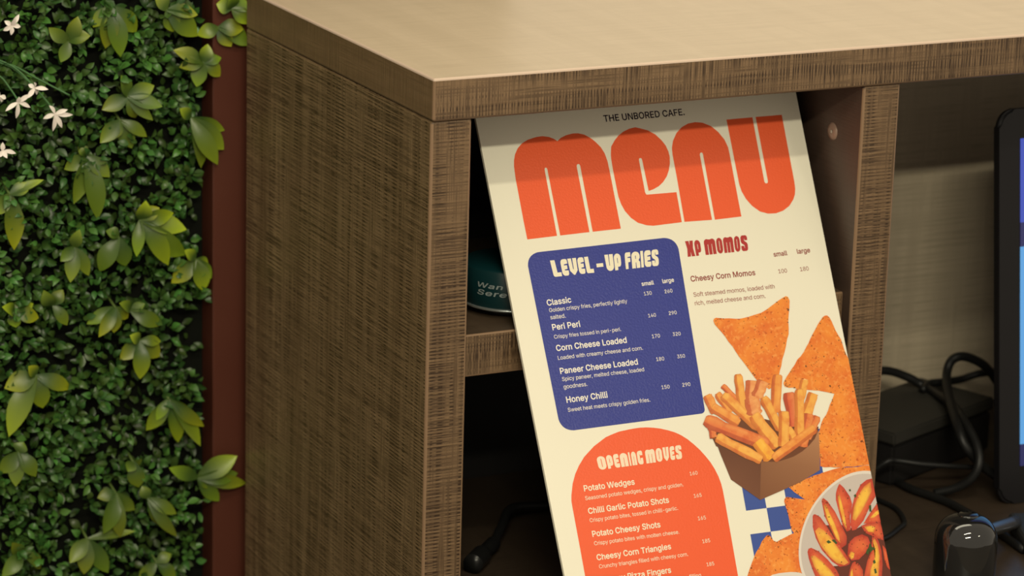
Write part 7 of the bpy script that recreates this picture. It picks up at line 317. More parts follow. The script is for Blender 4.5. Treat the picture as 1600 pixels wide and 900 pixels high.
'cables':[[[5862,2450,-3956],[6160,2450,-3903],[6438,2400,-3995],[6575,2250,-4087],[6401,1600,-4017],[6176,1050,-3984],[6122,750,-4110],[6075,600,-4249],[6014,600,-4402],[5910,700,-4531],[5756,840,-4635]],[[7536,1900,-4584],[7379,2000,-4222],[7221,2000,-4000],[7076,2000,-3836],[6915,2000,-3737],[6758,2000,-3693],[6648,2000,-3740],[6545,1900,-3859],[6321,1500,-3944],[6044,950,-4002],[6024,750,-4162],[6302,750,-4424],[6607,577,-4635]],[[7696,2200,-3999],[7417,2250,-3995],[7219,2300,-4014],[7026,2350,-4082],[6783,2350,-4142],[6648,2350,-4180],[6474,2200,-4195]],[[5929,2484,-4635],[5734,1766,-4635],[5627,1404,-4635],[5617,1071,-4635],[5678,832,-4635],[5739,596,-4635],[5750,345,-4635],[5748,-27,-4635],[5670,-752,-4635]],[[4429,52,-4635],[4649,17,-4635],[4945,205,-4635],[5084,333,-4635],[5204,659,-4635],[5179,955,-4635]],[[5292,1000,-4290],[5414,1000,-4293],[5626,900,-4321],[5887,850,-4357],[6261,850,-4432]]],
}
# ================================================================ SETTING
T = 0.036
brown_trim = mat('brown_red_paint', (0.085, 0.026, 0.014), 0.45, 0.4)
N, L, b = nodes(brown_trim)
nz = N.new('ShaderNodeTexNoise'); nz.inputs['Scale'].default_value = 14.0; nz.inputs['Detail'].default_value = 4
tcn = N.new('ShaderNodeTexCoord'); L.new(tcn.outputs['Object'], nz.inputs['Vector'])
mx = N.new('ShaderNodeMix'); mx.data_type = 'RGBA'
mx.inputs['A'].default_value = (0.076, 0.019, 0.010, 1); mx.inputs['B'].default_value = (0.098, 0.029, 0.017, 1)
L.new(nz.outputs['Fac'], mx.inputs['Factor']); L.new(mx.outputs['Result'], b.inputs['Base Color'])
wall_m = mat('dark_wall_paint', (0.006, 0.007, 0.005), 0.9, 0.1)
floor_m = mat('grey_floor', (0.16, 0.13, 0.10), 0.5)
o = link('floor', box_me('floor', (-3.5, -4.0, -0.05), (3.5, 0.62, 0.0)), floor_m); o['kind'] = 'structure'
o = link('wall_back', box_me('wall_back', (-2.4, 0.47, 0.0), (0.30, 0.60, 2.3)), wall_m); o['kind'] = 'structure'
o = link('trim_1', box_me('trim_1', (-0.0237, 0.44, 0.0), (0.06, 0.4705, 2.3), 0.0012, 1), brown_trim); o['kind'] = 'structure'

# ================================================================ CABINET UNIT
BASE, DARK, LIGHT = (0.185, 0.116, 0.062), (0.028, 0.014, 0.007), (0.232, 0.147, 0.080)
lam_x = laminate('laminate_fibre_x', 0, 2, BASE, DARK, LIGHT, 1.0, 0.95, fine=520)
lam_z = laminate('laminate_fibre_z', 2, 0, BASE, DARK, LIGHT, 1.0, 0.95, fine=560)
lam_y = laminate('laminate_fibre_y', 1, 2, (0.195, 0.126, 0.064), (0.050, 0.029, 0.013), (0.290, 0.196, 0.104), 1.0, 1.0, fine=520)
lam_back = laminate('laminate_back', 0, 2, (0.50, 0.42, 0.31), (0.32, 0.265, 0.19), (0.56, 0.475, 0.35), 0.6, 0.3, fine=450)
lam_in_shade = laminate('laminate_inside_shaded', 1, 2, (0.060, 0.038, 0.028), (0.040, 0.025, 0.018), (0.075, 0.048, 0.036), 0.5)  # same laminate as outside, with shade put into a darker colour
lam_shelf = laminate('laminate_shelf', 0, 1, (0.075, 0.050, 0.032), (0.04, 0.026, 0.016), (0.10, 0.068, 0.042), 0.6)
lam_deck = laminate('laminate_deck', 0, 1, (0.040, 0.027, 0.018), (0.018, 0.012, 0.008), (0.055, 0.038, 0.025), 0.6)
lam_back_shade = laminate('laminate_back_shaded', 0, 2, (0.016, 0.015, 0.015), (0.010, 0.009, 0.009), (0.020, 0.018, 0.018), 0.4)  # left back panel: shade behind the menu board put into the colour
edge_m = mat('laminate_edge', (0.23, 0.145, 0.085), 0.35)

def panel(name, lo, hi, mats, parent, rnd=0.0022, edge=True):
    """bevelled board; mats = (face material for x, y, z facing sides), bevel faces take the smooth edge material"""
    bm = bmesh.new()
    bmesh.ops.create_cube(bm, size=1.0)
    c = [(a + b) / 2 for a, b in zip(lo, hi)]; s = [b - a for a, b in zip(lo, hi)]
    for v in bm.verts: v.co = Vector((c[0] + v.co.x * s[0], c[1] + v.co.y * s[1], c[2] + v.co.z * s[2]))
    bmesh.ops.bevel(bm, geom=list(bm.edges), offset=rnd, segments=3, affect='EDGES', profile=0.5)
    bmesh.ops.recalc_face_normals(bm, faces=bm.faces)
    for f in bm.faces:
        n = f.normal; f.smooth = False
        ax = max(range(3), key=lambda i: abs(n[i]))
        f.material_index = ax if abs(n[ax]) > 0.999 else (3 if abs(n.z) < 0.1 or name in ('shelf', 'desk_board') else (0 if abs(n.x) > abs(n.y) else 1))
        if f.material_index == 3: f.smooth = True
    me = bpy.data.meshes.new(name); bm.to_mesh(me); bm.free()
    return link(name, me, list(mats) + [edge_m], parent)

SB = 0.0032                                   # front edge of the uprights sits this far back
PX, D1, D2, DEP = 0.0369, 0.4158, 0.4539, 0.416
DECK = H - 0.466
XR = 1.28                                     # right end, outside the picture
cab = empty('reception_cabinet', (0.6, 0.2, 0), 'brown woven-grain laminate counter unit with open compartments under the worktop', 'cabinet')
panel('side_panel', (0, SB, 0.0), (PX, DEP, H - T), (lam_y, lam_x, lam_x), cab)
panel('side_panel', (XR - PX, SB, 0.0), (XR, DEP, H - T), (lam_y, lam_x, lam_x), cab)
panel('divider_panel', (D1, SB, DECK), (D2, 0.30, H - T), (lam_in_shade, lam_x, lam_x), cab)
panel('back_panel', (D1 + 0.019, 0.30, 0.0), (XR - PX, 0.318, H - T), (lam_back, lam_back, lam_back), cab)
o = panel('back_panel', (PX, 0.30, 0.0), (D1 + 0.019, 0.318, H - T), (lam_back_shade, lam_back_shade, lam_back_shade), cab); o['label'] = 'back panel of the left compartment, shade put into its dark colour'
SHZ = H - 0.2265
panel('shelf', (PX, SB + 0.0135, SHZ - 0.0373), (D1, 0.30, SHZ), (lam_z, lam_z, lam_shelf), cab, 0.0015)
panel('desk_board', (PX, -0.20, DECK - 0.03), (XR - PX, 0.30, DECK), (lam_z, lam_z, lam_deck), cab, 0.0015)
panel('plinth', (PX, 0.06, 0.0), (XR - PX, 0.08, DECK - 0.03), (lam_x, lam_x, lam_x), cab)
cap_m = mat('screw_cap_plastic', (0.27, 0.185, 0.14), 0.32, 0.5)
capo = link('screw_cap', lathe_me('screw_cap', [(0.0, 0.0024), (0.003, 0.0023), (0.0062, 0.0016), (0.0076, 0.0006), (0.008, 0.0)], 32), cap_m, None)
capo.data.transform(Matrix.Rotation(-math.pi / 2, 4, 'Y')); capo.data.transform(Matrix.Translation((D1, 0.0496, H - 0.0865)))
capo.data.transform(Matrix.Translation(-cab.location)); capo.parent = cab
capo['label'] = 'round brown screw cap inside the divider'
slot = link('screw_slot', box_me('screw_slot', (D1 - 0.0030, 0.0463, H - 0.0875), (D1 - 0.0022, 0.0483, H - 0.0845), 0.0003, 1), mat('screw_steel', (0.6, 0.55, 0.5), 0.2, 0.5, 1.0), None)
slot.data.transform(Matrix.Translation(-cab.location)); slot.parent = capo

# ---------------------------------------------------------------- worktop
top_m = laminate('laminate_top_lit', 0, 1, (0.48, 0.385, 0.275), (0.405, 0.32, 0.225), (0.515, 0.415, 0.30), 0.45, 0.2, rough=0.38, bump=0.05, fine=150)  # beige laminate, lightened further to hold overhead light and sheen in the colour
edge_highlight = mat('worktop_edge_highlight', (0.56, 0.43, 0.34), 0.25, 0.5)  # highlight along the upper bevel painted as a paler edge colour
edge_low = mat('worktop_lower_edge', (0.125, 0.080, 0.048), 0.4)
bm = bmesh.new(); bmesh.ops.create_cube(bm, size=1.0)
lo, hi = (0.0, 0.0, H - T), (XR, DEP, H)
for v in bm.verts: v.co = Vector([(a + bb) / 2 + k * (bb - a) for a, bb, k in zip(lo, hi, v.co)])
bmesh.ops.bevel(bm, geom=list(bm.edges), offset=0.0020, segments=3, affect='EDGES', profile=0.5)
bmesh.ops.recalc_face_normals(bm, faces=bm.faces)
for f in bm.faces:
    n = f.normal; ax = max(range(3), key=lambda i: abs(n[i]))
    f.material_index = (1, 0, 2)[ax] if abs(n[ax]) > .999 else (4 if n.z > 0.05 else 6 if n.z < -0.05 else 3)
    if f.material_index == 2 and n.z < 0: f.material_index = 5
me = bpy.data.meshes.new('worktop'); bm.to_mesh(me); bm.free()
lam_z2 = laminate('laminate_fibre_z_side', 2, 1, (0.190, 0.120, 0.060), (0.055, 0.030, 0.014), (0.235, 0.150, 0.078), 0.75, 0.4, fine=760)
wt = link('worktop', me, [lam_z, lam_z2, top_m, edge_m, edge_highlight, lam_in_shade, edge_low])
set_props(wt, 'pale laminate counter worktop, top partly lightened for overhead light, with dark brown woven-grain edge band', 'worktop')
rebase(wt, (0.6, 0.2, H - T))

# ================================================================ MENU POSTER
TI = math.radians(27.3); ct, st = math.cos(TI), math.sin(TI)
VB = 0.4822                                    # board length down the slope
def PV(v): return Vector((0, 0.108 - v * st, H - T - v * ct))
base = PV(VB); UC = 0.2445
post = empty('menu_board', (UC, base.y, base.z), 'cream cafe menu board leaning in the left opening under the worktop', 'menu board')
post.rotation_euler = (math.radians(90) - TI, 0, 0)
LAY = [0.0]
def loc2(p): return (p[0] * 1e-5 - UC, VB - p[1] * 1e-5)

def coat(m, bump=0.05):
    m.node_tree.nodes['Principled BSDF'].inputs['Specular IOR Level'].default_value = 0.22
    N, L, b = nodes(m)
    tc = N.new('ShaderNodeTexCoord'); n = N.new('ShaderNodeTexNoise')
    n.inputs['Scale'].default_value = 520.0; n.inputs['Detail'].default_value = 1.0
    L.new(tc.outputs['Object'], n.inputs['Vector'])
    bp = N.new('ShaderNodeBump'); bp.inputs['Strength'].default_value = bump; bp.inputs['Distance'].default_value = 0.0006
    L.new(n.outputs['Fac'], bp.inputs['Height']); L.new(bp.outputs['Normal'], b.inputs['Normal'])
    return m
RG = 0.26
cream_m = coat(mat('print_cream', (0.82, 0.785, 0.655), RG), 0.03)
ink = {
 'orange': coat(mat('print_orange', (0.83, 0.118, 0.040), RG), 0.16),
 'blue': coat(mat('print_blue', (0.042, 0.054, 0.275), RG), 0.28),
 'white': mat('print_white', (0.84, 0.80, 0.72), RG), 'cream': mat('print_pale_cream', (0.84, 0.78, 0.60), RG), 'pink': mat('print_pale_pink', (0.86, 0.70, 0.52), RG),
 'maroon': mat('print_maroon', (0.27, 0.040, 0.032), RG), 'red': mat('print_red', (0.42, 0.035, 0.032), RG), 'ink': mat('print_black', (0.022, 0.012, 0.022), RG),
 'check': mat('print_check_blue', (0.045, 0.085, 0.33), RG), 'plate': mat('print_plate_rim', (0.72, 0.66, 0.60), RG), 'plate_in': mat('print_plate', (0.56, 0.49, 0.45), RG),
 'sauce': mat('print_sauce', (0.13, 0.030, 0.018), RG), 'herb': mat('print_herb', (0.05, 0.085, 0.02), RG), 'fleck': mat('print_pepper', (0.10, 0.035, 0.012), RG),
}
# tortilla chip print: orange with toasted specks
chip_m = mat('print_tortilla', (0.8, 0.3, 0.05), RG)
N, L, b = nodes(chip_m)
tcn = N.new('ShaderNodeTexCoord')
def nz(scale, detail, src):
    n = N.new('ShaderNodeTexNoise'); n.inputs['Scale'].default_value = scale; n.inputs['Detail'].default_value = detail
    L.new(src, n.inputs['Vector']); return n.outputs['Fac']
def mr(src, a, bb):
    r = N.new('ShaderNodeMapRange'); r.inputs['From Min'].default_value = a; r.inputs['From Max'].default_value = bb
    L.new(src, r.inputs['Value']); return r.outputs['Result']
def mix(f, A, B):
    m_ = N.new('ShaderNodeMix'); m_.data_type = 'RGBA'
    L.new(f, m_.inputs['Factor'])
    for k, v in (('A', A), ('B', B)):
        if isinstance(v, tuple): m_.inputs[k].default_value = (*v, 1)
        else: L.new(v, m_.inputs[k])
    return m_.outputs['Result']
c1 = mix(mr(nz(40, 3, tcn.outputs['Object']), .38, .62), (0.74, 0.165, 0.026), (0.84, 0.27, 0.038))
c2 = mix(mr(nz(260, 3, tcn.outputs['Object']), .52, .80), c1, (0.88, 0.38, 0.09))
c3 = mix(mr(nz(330, 2, tcn.outputs['Object']), .36, .30), c2, (0.55, 0.105, 0.016))
c4 = mix(mr(nz(190, 3, tcn.outputs['Object']), .315, .275), c3, (0.16, 0.045, 0.012))
L.new(c4, b.inputs['Base Color'])
food_m = attr_mat('print_food', RG)
N, L, b = nodes(food_m)
att = [n for n in N if n.type == 'ATTRIBUTE'][0]; tcn = N.new('ShaderNodeTexCoord')
mul = N.new('ShaderNodeMix'); mul.data_type = 'RGBA'; mul.blend_type = 'MULTIPLY'
L.new(mr(nz(120, 4, tcn.outputs['Object']), .48, .75), mul.inputs['Factor'])
L.new(att.outputs['Color'], mul.inputs['A']); mul.inputs['B'].default_value = (0.86, 0.50, 0.34, 1)
scr_ = N.new('ShaderNodeMix'); scr_.data_type = 'RGBA'; scr_.blend_type = 'SCREEN'
L.new(mr(nz(240, 3, tcn.outputs['Object']), .62, .95), scr_.inputs['Factor'])
L.new(mul.outputs['Result'], scr_.inputs['A']); scr_.inputs['B'].default_value = (0.50, 0.30, 0.10, 1)
L.new(scr_.outputs['Result'], b.inputs['Base Color'])

def poly_obj(name, polys, m, parent, z, offs=None):
    """flat printed shapes lying on the board, z metres above its face"""
    vs, fs = [], []
    for poly in polys:
        P = [Vector((*loc2(p), 0)) for p in poly]
        k = len(vs); vs += [(p.x, p.y, z) for p in P]
        for tri in tessellate_polygon([P]):
            a, b_, c = [P[i] for i in tri]
            if ((b_ - a).cross(c - a)).z < 0: tri = tri[::-1]
            fs.append([k + i for i in tri])
    me = bpy.data.meshes.new(name); me.from_pydata(vs, [], fs)
    o = bpy.data.objects.new(name, me); COL.objects.link(o); me.materials.append(m); o.parent = parent
    return o

# board: 3 mm panel, outline slightly tapered like the real one
bd = ART['board']
def edge_at(p, q, v): s = (v - p[1]) / (q[1] - p[1]); return p[0] + (q[0] - p[0]) * s
vt, vb = 600, VB * 1e5
quad = [(edge_at(bd[0], bd[3], vt), vt), (edge_at(bd[1], bd[2], vt), vt), (edge_at(bd[1], bd[2], vb), vb), (edge_at(bd[0], bd[3], vb), vb)]
bm = bmesh.new(); TH = 0.003
f_ = [bm.verts.new((*loc2(p), 0)) for p in quad]; b_ = [bm.verts.new((*loc2(p), -TH)) for p in quad]
# the back of the lower edge is trimmed so the board stands flat on the desk
for v in b_[2:]: v.co.y += TH * math.tan(TI)
bm.faces.new(f_[::-1]); bm.faces.new(b_)
for i in range(4): j = (i + 1) % 4; bm.faces.new((f_[i], f_[j], b_[j], b_[i]))
bmesh.ops.recalc_face_normals(bm, faces=bm.faces)
me = bpy.data.meshes.new('board'); bm.to_mesh(me); bm.free()
o = bpy.data.objects.new('board', me); COL.objects.link(o); me.materials.append(cream_m); o.parent = post

Z = 0.00012
title = [poly_obj('title_letter', [p], ink['orange'], post, Z) for p in ART['title']]
for o, ch in zip(title, ('m', 'e', 'n', 'u')): o['label'] = 'orange printed letter ' + ch + ' of the menu title'
blue = poly_obj('fries_panel', ART['blue'], ink['blue'], post, Z); blue['label'] = 'dark blue rounded panel listing fries'
arch = poly_obj('starters_panel', ART['arch'], ink['orange'], post, Z); arch['label'] = 'orange arched panel listing starters'
chk = poly_obj('checker_pattern', ART['checks'], ink['check'], post, Z); chk['label'] = 'printed blue and cream checks'
poly_obj('toasted_specks', ART['specks'], ink['fleck'], post, Z * 3.5)['kind'] = 'stuff'
for i, p in enumerate(ART['chips']):
    o = poly_obj('printed_tortilla_chip', [p], chip_m, post, Z * (2 + .25 * i)); o['label'] = 'printed speckled orange tortilla chip'
# plate of wedges
pl = poly_obj('printed_plate', ART['plate'], ink['plate'], post, Z * 3.8); pl['label'] = 'printed pale plate of potato wedges'
poly_obj('plate_well', ART['plate_in'], ink['plate_in'], pl, Z * 4.0)
poly_obj('sauce', ART['sauce'], ink['sauce'], pl, Z * 4.2)
dip = poly_obj('printed_dip_bowl', ART['dip'], ink['plate'], post, Z * 4.1)

def tint_mesh(name, vs, fs, cols, m, parent):
    me = bpy.data.meshes.new(name); me.from_pydata(vs, [], fs)
    ca = me.color_attributes.new('tint', 'FLOAT_COLOR', 'POINT')
    for i, c in enumerate(cols): ca.data[i].color = (*c, 1)
    for p in me.polygons: p.use_smooth = True
    o = bpy.data.objects.new(name, me); COL.objects.link(o); me.materials.append(m)
    if parent is not None: o.parent = parent
    return o
def blend(a, b, t): return tuple(x + (y - x) * t for x, y in zip(a, b))

rnd = random.Random(5)
def wedge_colors(P, hot, cold):
    xs = [p.x for p in P]; ys = [p.y for p in P]
    out = []
    for p in P:
        t = rnd.random(); out.append(blend(hot, cold, t * t))
    return out
def face_grid(name, poly, cin, cout, m, parent, z, core=0.45):
    """polygon with an inner copy so that the printed tone changes from rim to middle"""
    P = [Vector((*loc2(p), 0)) for p in poly]; C = sum(P, Vector()) / len(P)
    n = len(P); vs = [(p.x, p.y, z) for p in P]; cols = [blend(cout, (0.25, 0.02, 0.012), rnd.random() * .45) for _ in P]
    vs += [(C.x + (p.x - C.x) * core, C.y + (p.y - C.y) * core, z) for p in P]; cols += [blend(cin, cout, rnd.random() * .35) for _ in P]
    vs.append((C.x, C.y, z)); cols.append(cin)
    fs = []
    area2 = sum(P[i].x * P[(i + 1) % n].y - P[(i + 1) % n].x * P[i].y for i in range(n))
    for i in range(n):
        j = (i + 1) % n
        q = [(i, j, n + j, n + i), (n + i, n + j, 2 * n)]
        fs += q if area2 > 0 else [t[::-1] for t in q]
    return tint_mesh(name, vs, fs, cols, m, parent)
for i, p in enumerate(ART['wedges']):
    face_grid('printed_potato_wedge', p, (0.74, 0.14, 0.035), (0.58, 0.055, 0.025), food_m, pl, Z * (4.5 + .15 * i))
for i, p in enumerate(ART['wfaces']):
    face_grid('wedge_flesh', p, (0.88, 0.52, 0.05), (0.80, 0.30, 0.05), food_m, pl, Z * (6.4 + .02 * i), 0.6)
poly_obj('herb_garnish', ART['herbs'], ink['herb'], pl, Z * 7.2)
poly_obj('pepper_flecks', ART['flecks'], ink['fleck'], pl, Z * 7.0)['kind'] = 'stuff'

# box of fries
paper_m = attr_mat('print_paper_box', RG, 0.3)
def grad_poly(name, poly, cols4, parent, z):
    """polygon tinted bilinearly over its bounds (tl, tr, bl, br)"""
    P = [Vector((*loc2(p), 0)) for p in poly]
    x0, x1 = min(p.x for p in P), max(p.x for p in P); y0, y1 = min(p.y for p in P), max(p.y for p in P)
    fs = []
    for tri in tessellate_polygon([P]):
        a, b_, c = [P[i] for i in tri]
        fs.append(tri[::-1] if ((b_ - a).cross(c - a)).z < 0 else tri)
    cols = []
    for p in P:
        s, t = (p.x - x0) / (x1 - x0), (p.y - y0) / (y1 - y0)
        cols.append(blend(blend(cols4[2], cols4[3], s), blend(cols4[0], cols4[1], s), t))
    return tint_mesh(name, [(p.x, p.y, z) for p in P], fs, cols, paper_m, parent)
fb = empty('printed_fries_box', (0, 0, 0)); fb.parent = post; fb['label'] = 'printed brown paper box of fries'
grad_poly('box_inside', ART['boxI'][0], [(0.15, 0.05, 0.02)] * 4, fb, Z * 3.6)
FC = {0: ((0.86, 0.42, 0.065), (0.72, 0.22, 0.03)), 1: ((0.84, 0.33, 0.05), (0.66, 0.16, 0.025)), 2: ((0.78, 0.20, 0.04), (0.55, 0.09, 0.02)),
      3: ((0.84, 0.36, 0.12), (0.62, 0.14, 0.04)), 4: ((0.72, 0.13, 0.04), (0.50, 0.06, 0.02)), 5: ((0.90, 0.46, 0.03), (0.80, 0.28, 0.02))}
for i, (k, rows) in enumerate(ART['fries']):
    z = Z * (4.0 + .12 * i)
    lt, dk = FC[k]
    vs, fs, cols = [], [], []
    for r, row in enumerate(rows):
        for c, p in enumerate(row):
            q = loc2(p); vs.append((*q, z))
            cc = (blend(lt, dk, .5), blend(lt, (0.95, 0.62, 0.16), .25), lt, blend(dk, (0.40, 0.09, 0.012), .25), blend(dk, (0.32, 0.07, 0.01), .5))[c]
            cc = blend(cc, dk, rnd.random() * .35)
            if r in (0, len(rows) - 1): cc = blend(cc, (0.45, 0.12, 0.02), .45)
            cols.append(cc)
    w = len(rows[0])
    for r in range(len(rows) - 1):
        for c in range(w - 1): fs.append((r * w + c, r * w + c + 1, (r + 1) * w + c + 1, (r + 1) * w + c))
    # face towards the viewer
    a, b_, c_ = (Vector(vs[j]) for j in fs[len(fs) // 2][:3])
    if ((b_ - a).cross(c_ - b_)).z < 0: fs = [f[::-1] for f in fs]
    tint_mesh('printed_fry', vs, fs, cols, food_m, fb)
grad_poly('box_side', ART['boxL'][0], [(0.12, 0.040, 0.018), (0.13, 0.046, 0.020), (0.22, 0.085, 0.042), (0.15, 0.055, 0.026)], fb, Z * 3.7)
grad_poly('box_front', ART['boxR'][0], [(0.25, 0.105, 0.045), (0.44, 0.215, 0.105), (0.20, 0.075, 0.030), (0.24, 0.095, 0.042)], fb, Z * 3.75)

# ---------------------------------------------------------------- lettering
def area_of(l): return sum(l[i][0] * l[(i + 1) % len(l)][1] - l[(i + 1) % len(l)][0] * l[i][1] for i in range(len(l))) / 2
def inside(p, l):
    r = False
    for i in range(len(l)):
        a, b_ = l[i - 1], l[i]
        if (a[1] > p[1]) != (b_[1] > p[1]) and p[0] < (b_[0] - a[0]) * (p[1] - a[1]) / (b_[1] - a[1]) + a[0]: r = not r
    return r
GC = {}
def glyph(ch, bold):
    """triangles of one letter, in thousandths of the type size"""
    if (ch, bold) in GC: return GC[ch, bold]
    adv, loops = GLYPH[('1' if bold > 5 else '0') + ch]; groups = []
    outer = [l for l in loops if area_of(l) > 0]
    for l in outer: groups.append([l] + [k for k in loops if area_of(k) < 0 and inside(k[0], l)])
    vs, fs = [], []
    for g in groups:
        flat = [Vector((*p, 0)) for l in g for p in l]
        k = len(vs); vs += [(p.x, p.y) for p in flat]
        for tri in tessellate_polygon([[Vector((*p, 0)) for p in l] for l in g]):
            a, b_, c = (flat[i] for i in tri)
            fs.append([k + i for i in (tri if ((b_ - a).cross(c - a)).z > 0 else tri[::-1])])
    GC[ch, bold] = (adv, vs, fs); return GC[ch, bold]
def set_line(s, bold, track=0.0):
    x = 0.0; vs, fs = [], []
    for ch in s:
        adv, gv, gf = glyph(ch, bold)
        k = len(vs); vs += [(p[0] + x, p[1]) for p in gv]; fs += [[k + i for i in f] for f in gf]
        x += adv + track
    return vs, fs
def text_obj(name, s, p0, p1, bold, m, parent, z):
    a, b_ = Vector(loc2(p0)), Vector(loc2(p1)); d = b_ - a
    vs, fs = set_line(s, bold, 2 * min(bold, 8) - 12)
    x0 = min(v[0] for v in vs); x1 = max(v[0] for v in vs)
    k = d.length / (x1 - x0); e = d.normalized(); u = Vector((-e.y, e.x))
    P = [a + e * ((v[0] - x0) * k) + u * (v[1] * k) for v in vs]
    me = bpy.data.meshes.new(name); me.from_pydata([(p.x, p.y, z) for p in P], [], fs)
    o = bpy.data.objects.new(name, me); COL.objects.link(o); me.materials.append(m); o.parent = parent
    return o
for s, x0, y0_, x1, y1_, bold, col in ART['text']:
    par, z = {'white': (blue, Z * 2), 'cream': (arch, Z * 2)}.get(col, (post, Z))
    kind = 'price_text' if s[0].isdigit() else 'cafe_name_text' if col == 'ink' else 'size_text' if s in ('small', 'large') else 'dish_name_text' if bold > 6 else 'description_text'
    text_obj(kind, s, (x0, y0_), (x1, y1_), bold, ink[col], par, z)

# heavy display lettering with hairline slits, each letter in a unit box
def arc(cx, cy, rx, ry, a0, a1, n=8): return [(cx + rx * math.cos(math.radians(a0 + (a1 - a0) * i / n)), cy + ry * math.sin(math.radians(a0 + (a1 - a0) * i / n))) for i in range(n + 1)]
S_ = 0.035
DISP = {
 'L': [[(0, 1), (.5, 1), (.56, .24), (1, .24), (1, 0), (.25, 0)] + arc(.25, .15, .2, .15, 270, 180, 4)],
 'E': [arc(.42, .78, .42, .22, 180, 90, 5) + [(.8, 1)] + arc(.8, .85, .2, .15, 90, 0, 3) + [(1, .72), (.46, .68), (.46, .62), (.9, .62), (.9, .40), (.46, .38), (.46, .32), (1, .3), (1, .12)] + arc(.8, .15, .2, .15, 0, -90, 3) + arc(.42, .22, .42, .22, 270, 180, 5)],
 'V': [[(0, 1), (.42, 1), (.46, .34), (.54, .34), (.56, 1), (1, 1), (.96, .25), (.60, 0), (.45, 0), (.08, .25)]],
 'U': [[(0, 1), (.44, 1), (.47, .32), (.53, .32), (.54, 1), (1, 1)] + arc(.54, .26, .46, .26, 0, -180, 10)],
 'P': [[(0, 0), (0, .8)] + arc(.5, .74, .5, .26, 180, 0, 10) + [(1, .45)] + arc(.72, .42, .28, .22, 0, -90, 4) + [(.49, .2), (.47, 0)], [(.46, .42), (.54, .42), (.54, .74), (.46, .74)]],
 'F': [[(0, 0), (0, .8)] + arc(.3, .78, .3, .22, 180, 90, 4) + [(1, 1), (1, .74), (.48, .72), (.48, .66), (.92, .66), (.92, .42), (.52, .40), (.48, 0)]],
 'R': [[(0, 0), (0, .8)] + arc(.5, .74, .5, .26, 180, 0, 10) + [(1, .60), (.84, .47), (1, .36), (1, 0), (.56, 0), (.55, .34), (.47, .34), (.45, 0)], [(.46, .56), (.54, .56), (.54, .76), (.46, .76)]],
 'N': [[(0, 0), (0, .76)] + arc(.5, .72, .5, .28, 180, 0, 10) + [(1, 0), (.54, 0), (.53, .66), (.47, .66), (.46, 0)]],
 'I': [[(0.04, 0), (0.04, 1), (.96, 1), (.96, 0)]],
 'S': [[(1, .82)] + arc(.7, .82, .3, .18, 0, 90, 5) + arc(.3, .82, .3, .18, 90, 180, 5) + [(0, .62), (.12, .50), (.45, .39), (.51, .34), (.51, .20), (.45, .20), (.43, .34), (0, .34), (0, .18)] + arc(.3, .18, .3, .18, 180, 270, 5) + arc(.7, .18, .3, .18, 270, 360, 5) + [(1, .40), (.88, .53), (.57, .63), (.50, .68), (.50, .82), (.56, .82), (.58, .68), (1, .68)]],
 'X': [[(0, 1), (.44, 1), (.5, .72), (.56, 1), (1, 1), (.88, .5), (1, 0), (.56, 0), (.5, .30), (.44, 0), (0, 0), (.12, .5)]],
 'M': [[(0, 0), (0, .76)] + arc(.26, .78, .26, .22, 180, 60, 6) + [(.5, .96)] + arc(.74, .78, .26, .22, 120, 0, 6) + [(1, 0), (.70, 0), (.69, .66), (.65, .66), (.64, 0), (.36, 0), (.35, .66), (.31, .66), (.30, 0)]],
 'O': [arc(.5, .72, .5, .28, 180, 0, 10) + arc(.5, .28, .5, .28, 0, -180, 10), [(.46, .20), (.54, .20), (.54, .80), (.46, .80)]],
 'G': [arc(.45, .74, .45, .26, 180, 90, 5) + [(.8, 1)] + arc(.8, .85, .2, .15, 90, 0, 3) + [(1, .66), (.54, .66), (.54, .72), (.47, .72), (.47, .28), (.54, .28), (.54, .46), (1, .46), (1, .16)] + arc(.78, .16, .22, .16, 0, -90, 3) + arc(.45, .26, .45, .26, 270, 180, 5)],
 '-': [[(0, .30), (0, .52), (1, .52), (1, .30)]],
}
HEADN = {'cream': (blue, 2), 'red': (post, 1), 'pink': (arch, 2)}
for s, b0, b1, t0, t1, ex, col in ART['heads']:
    B0, B1, T0, T1 = (Vector(loc2(p)) for p in (b0, b1, t0, t1))
    vs, fs = [], []; par, zl = HEADN[col]
    for ch, (xa, xb) in zip(s, ex):
        g = 0.0016
        loops = DISP[ch]
        P = []
        for l in loops:
            q = []
            for (x, y) in l:
                X = xa + g + (xb - xa - 2 * g) * x
                lo_ = B0.lerp(B1, X); hi_ = T0.lerp(T1, X); v = lo_.lerp(hi_, y); q.append(Vector((v.x, v.y, 0)))
            P.append(q)
        flat = [p for q in P for p in q]; k = len(vs); vs += [(p.x, p.y, Z * zl) for p in flat]
        for tri in tessellate_polygon(P):
            a, b_, c = (flat[i] for i in tri)
            fs.append([k + i for i in (tri if ((b_ - a).cross(c - a)).z > 0 else tri[::-1])])
    me = bpy.data.meshes.new('heading_text'); me.from_pydata(vs, [], fs)
    o = bpy.data.objects.new('heading_text', me); COL.objects.link(o); me.materials.append(ink[col]); o.parent = par

# ================================================================ THINGS IN THE COMPARTMENTS
black_m = mat('black_plastic', (0.012, 0.012, 0.013), 0.45, 0.4)
cable_m = mat('black_rubber', (0.009, 0.009, 0.009), 0.45, 0.3)
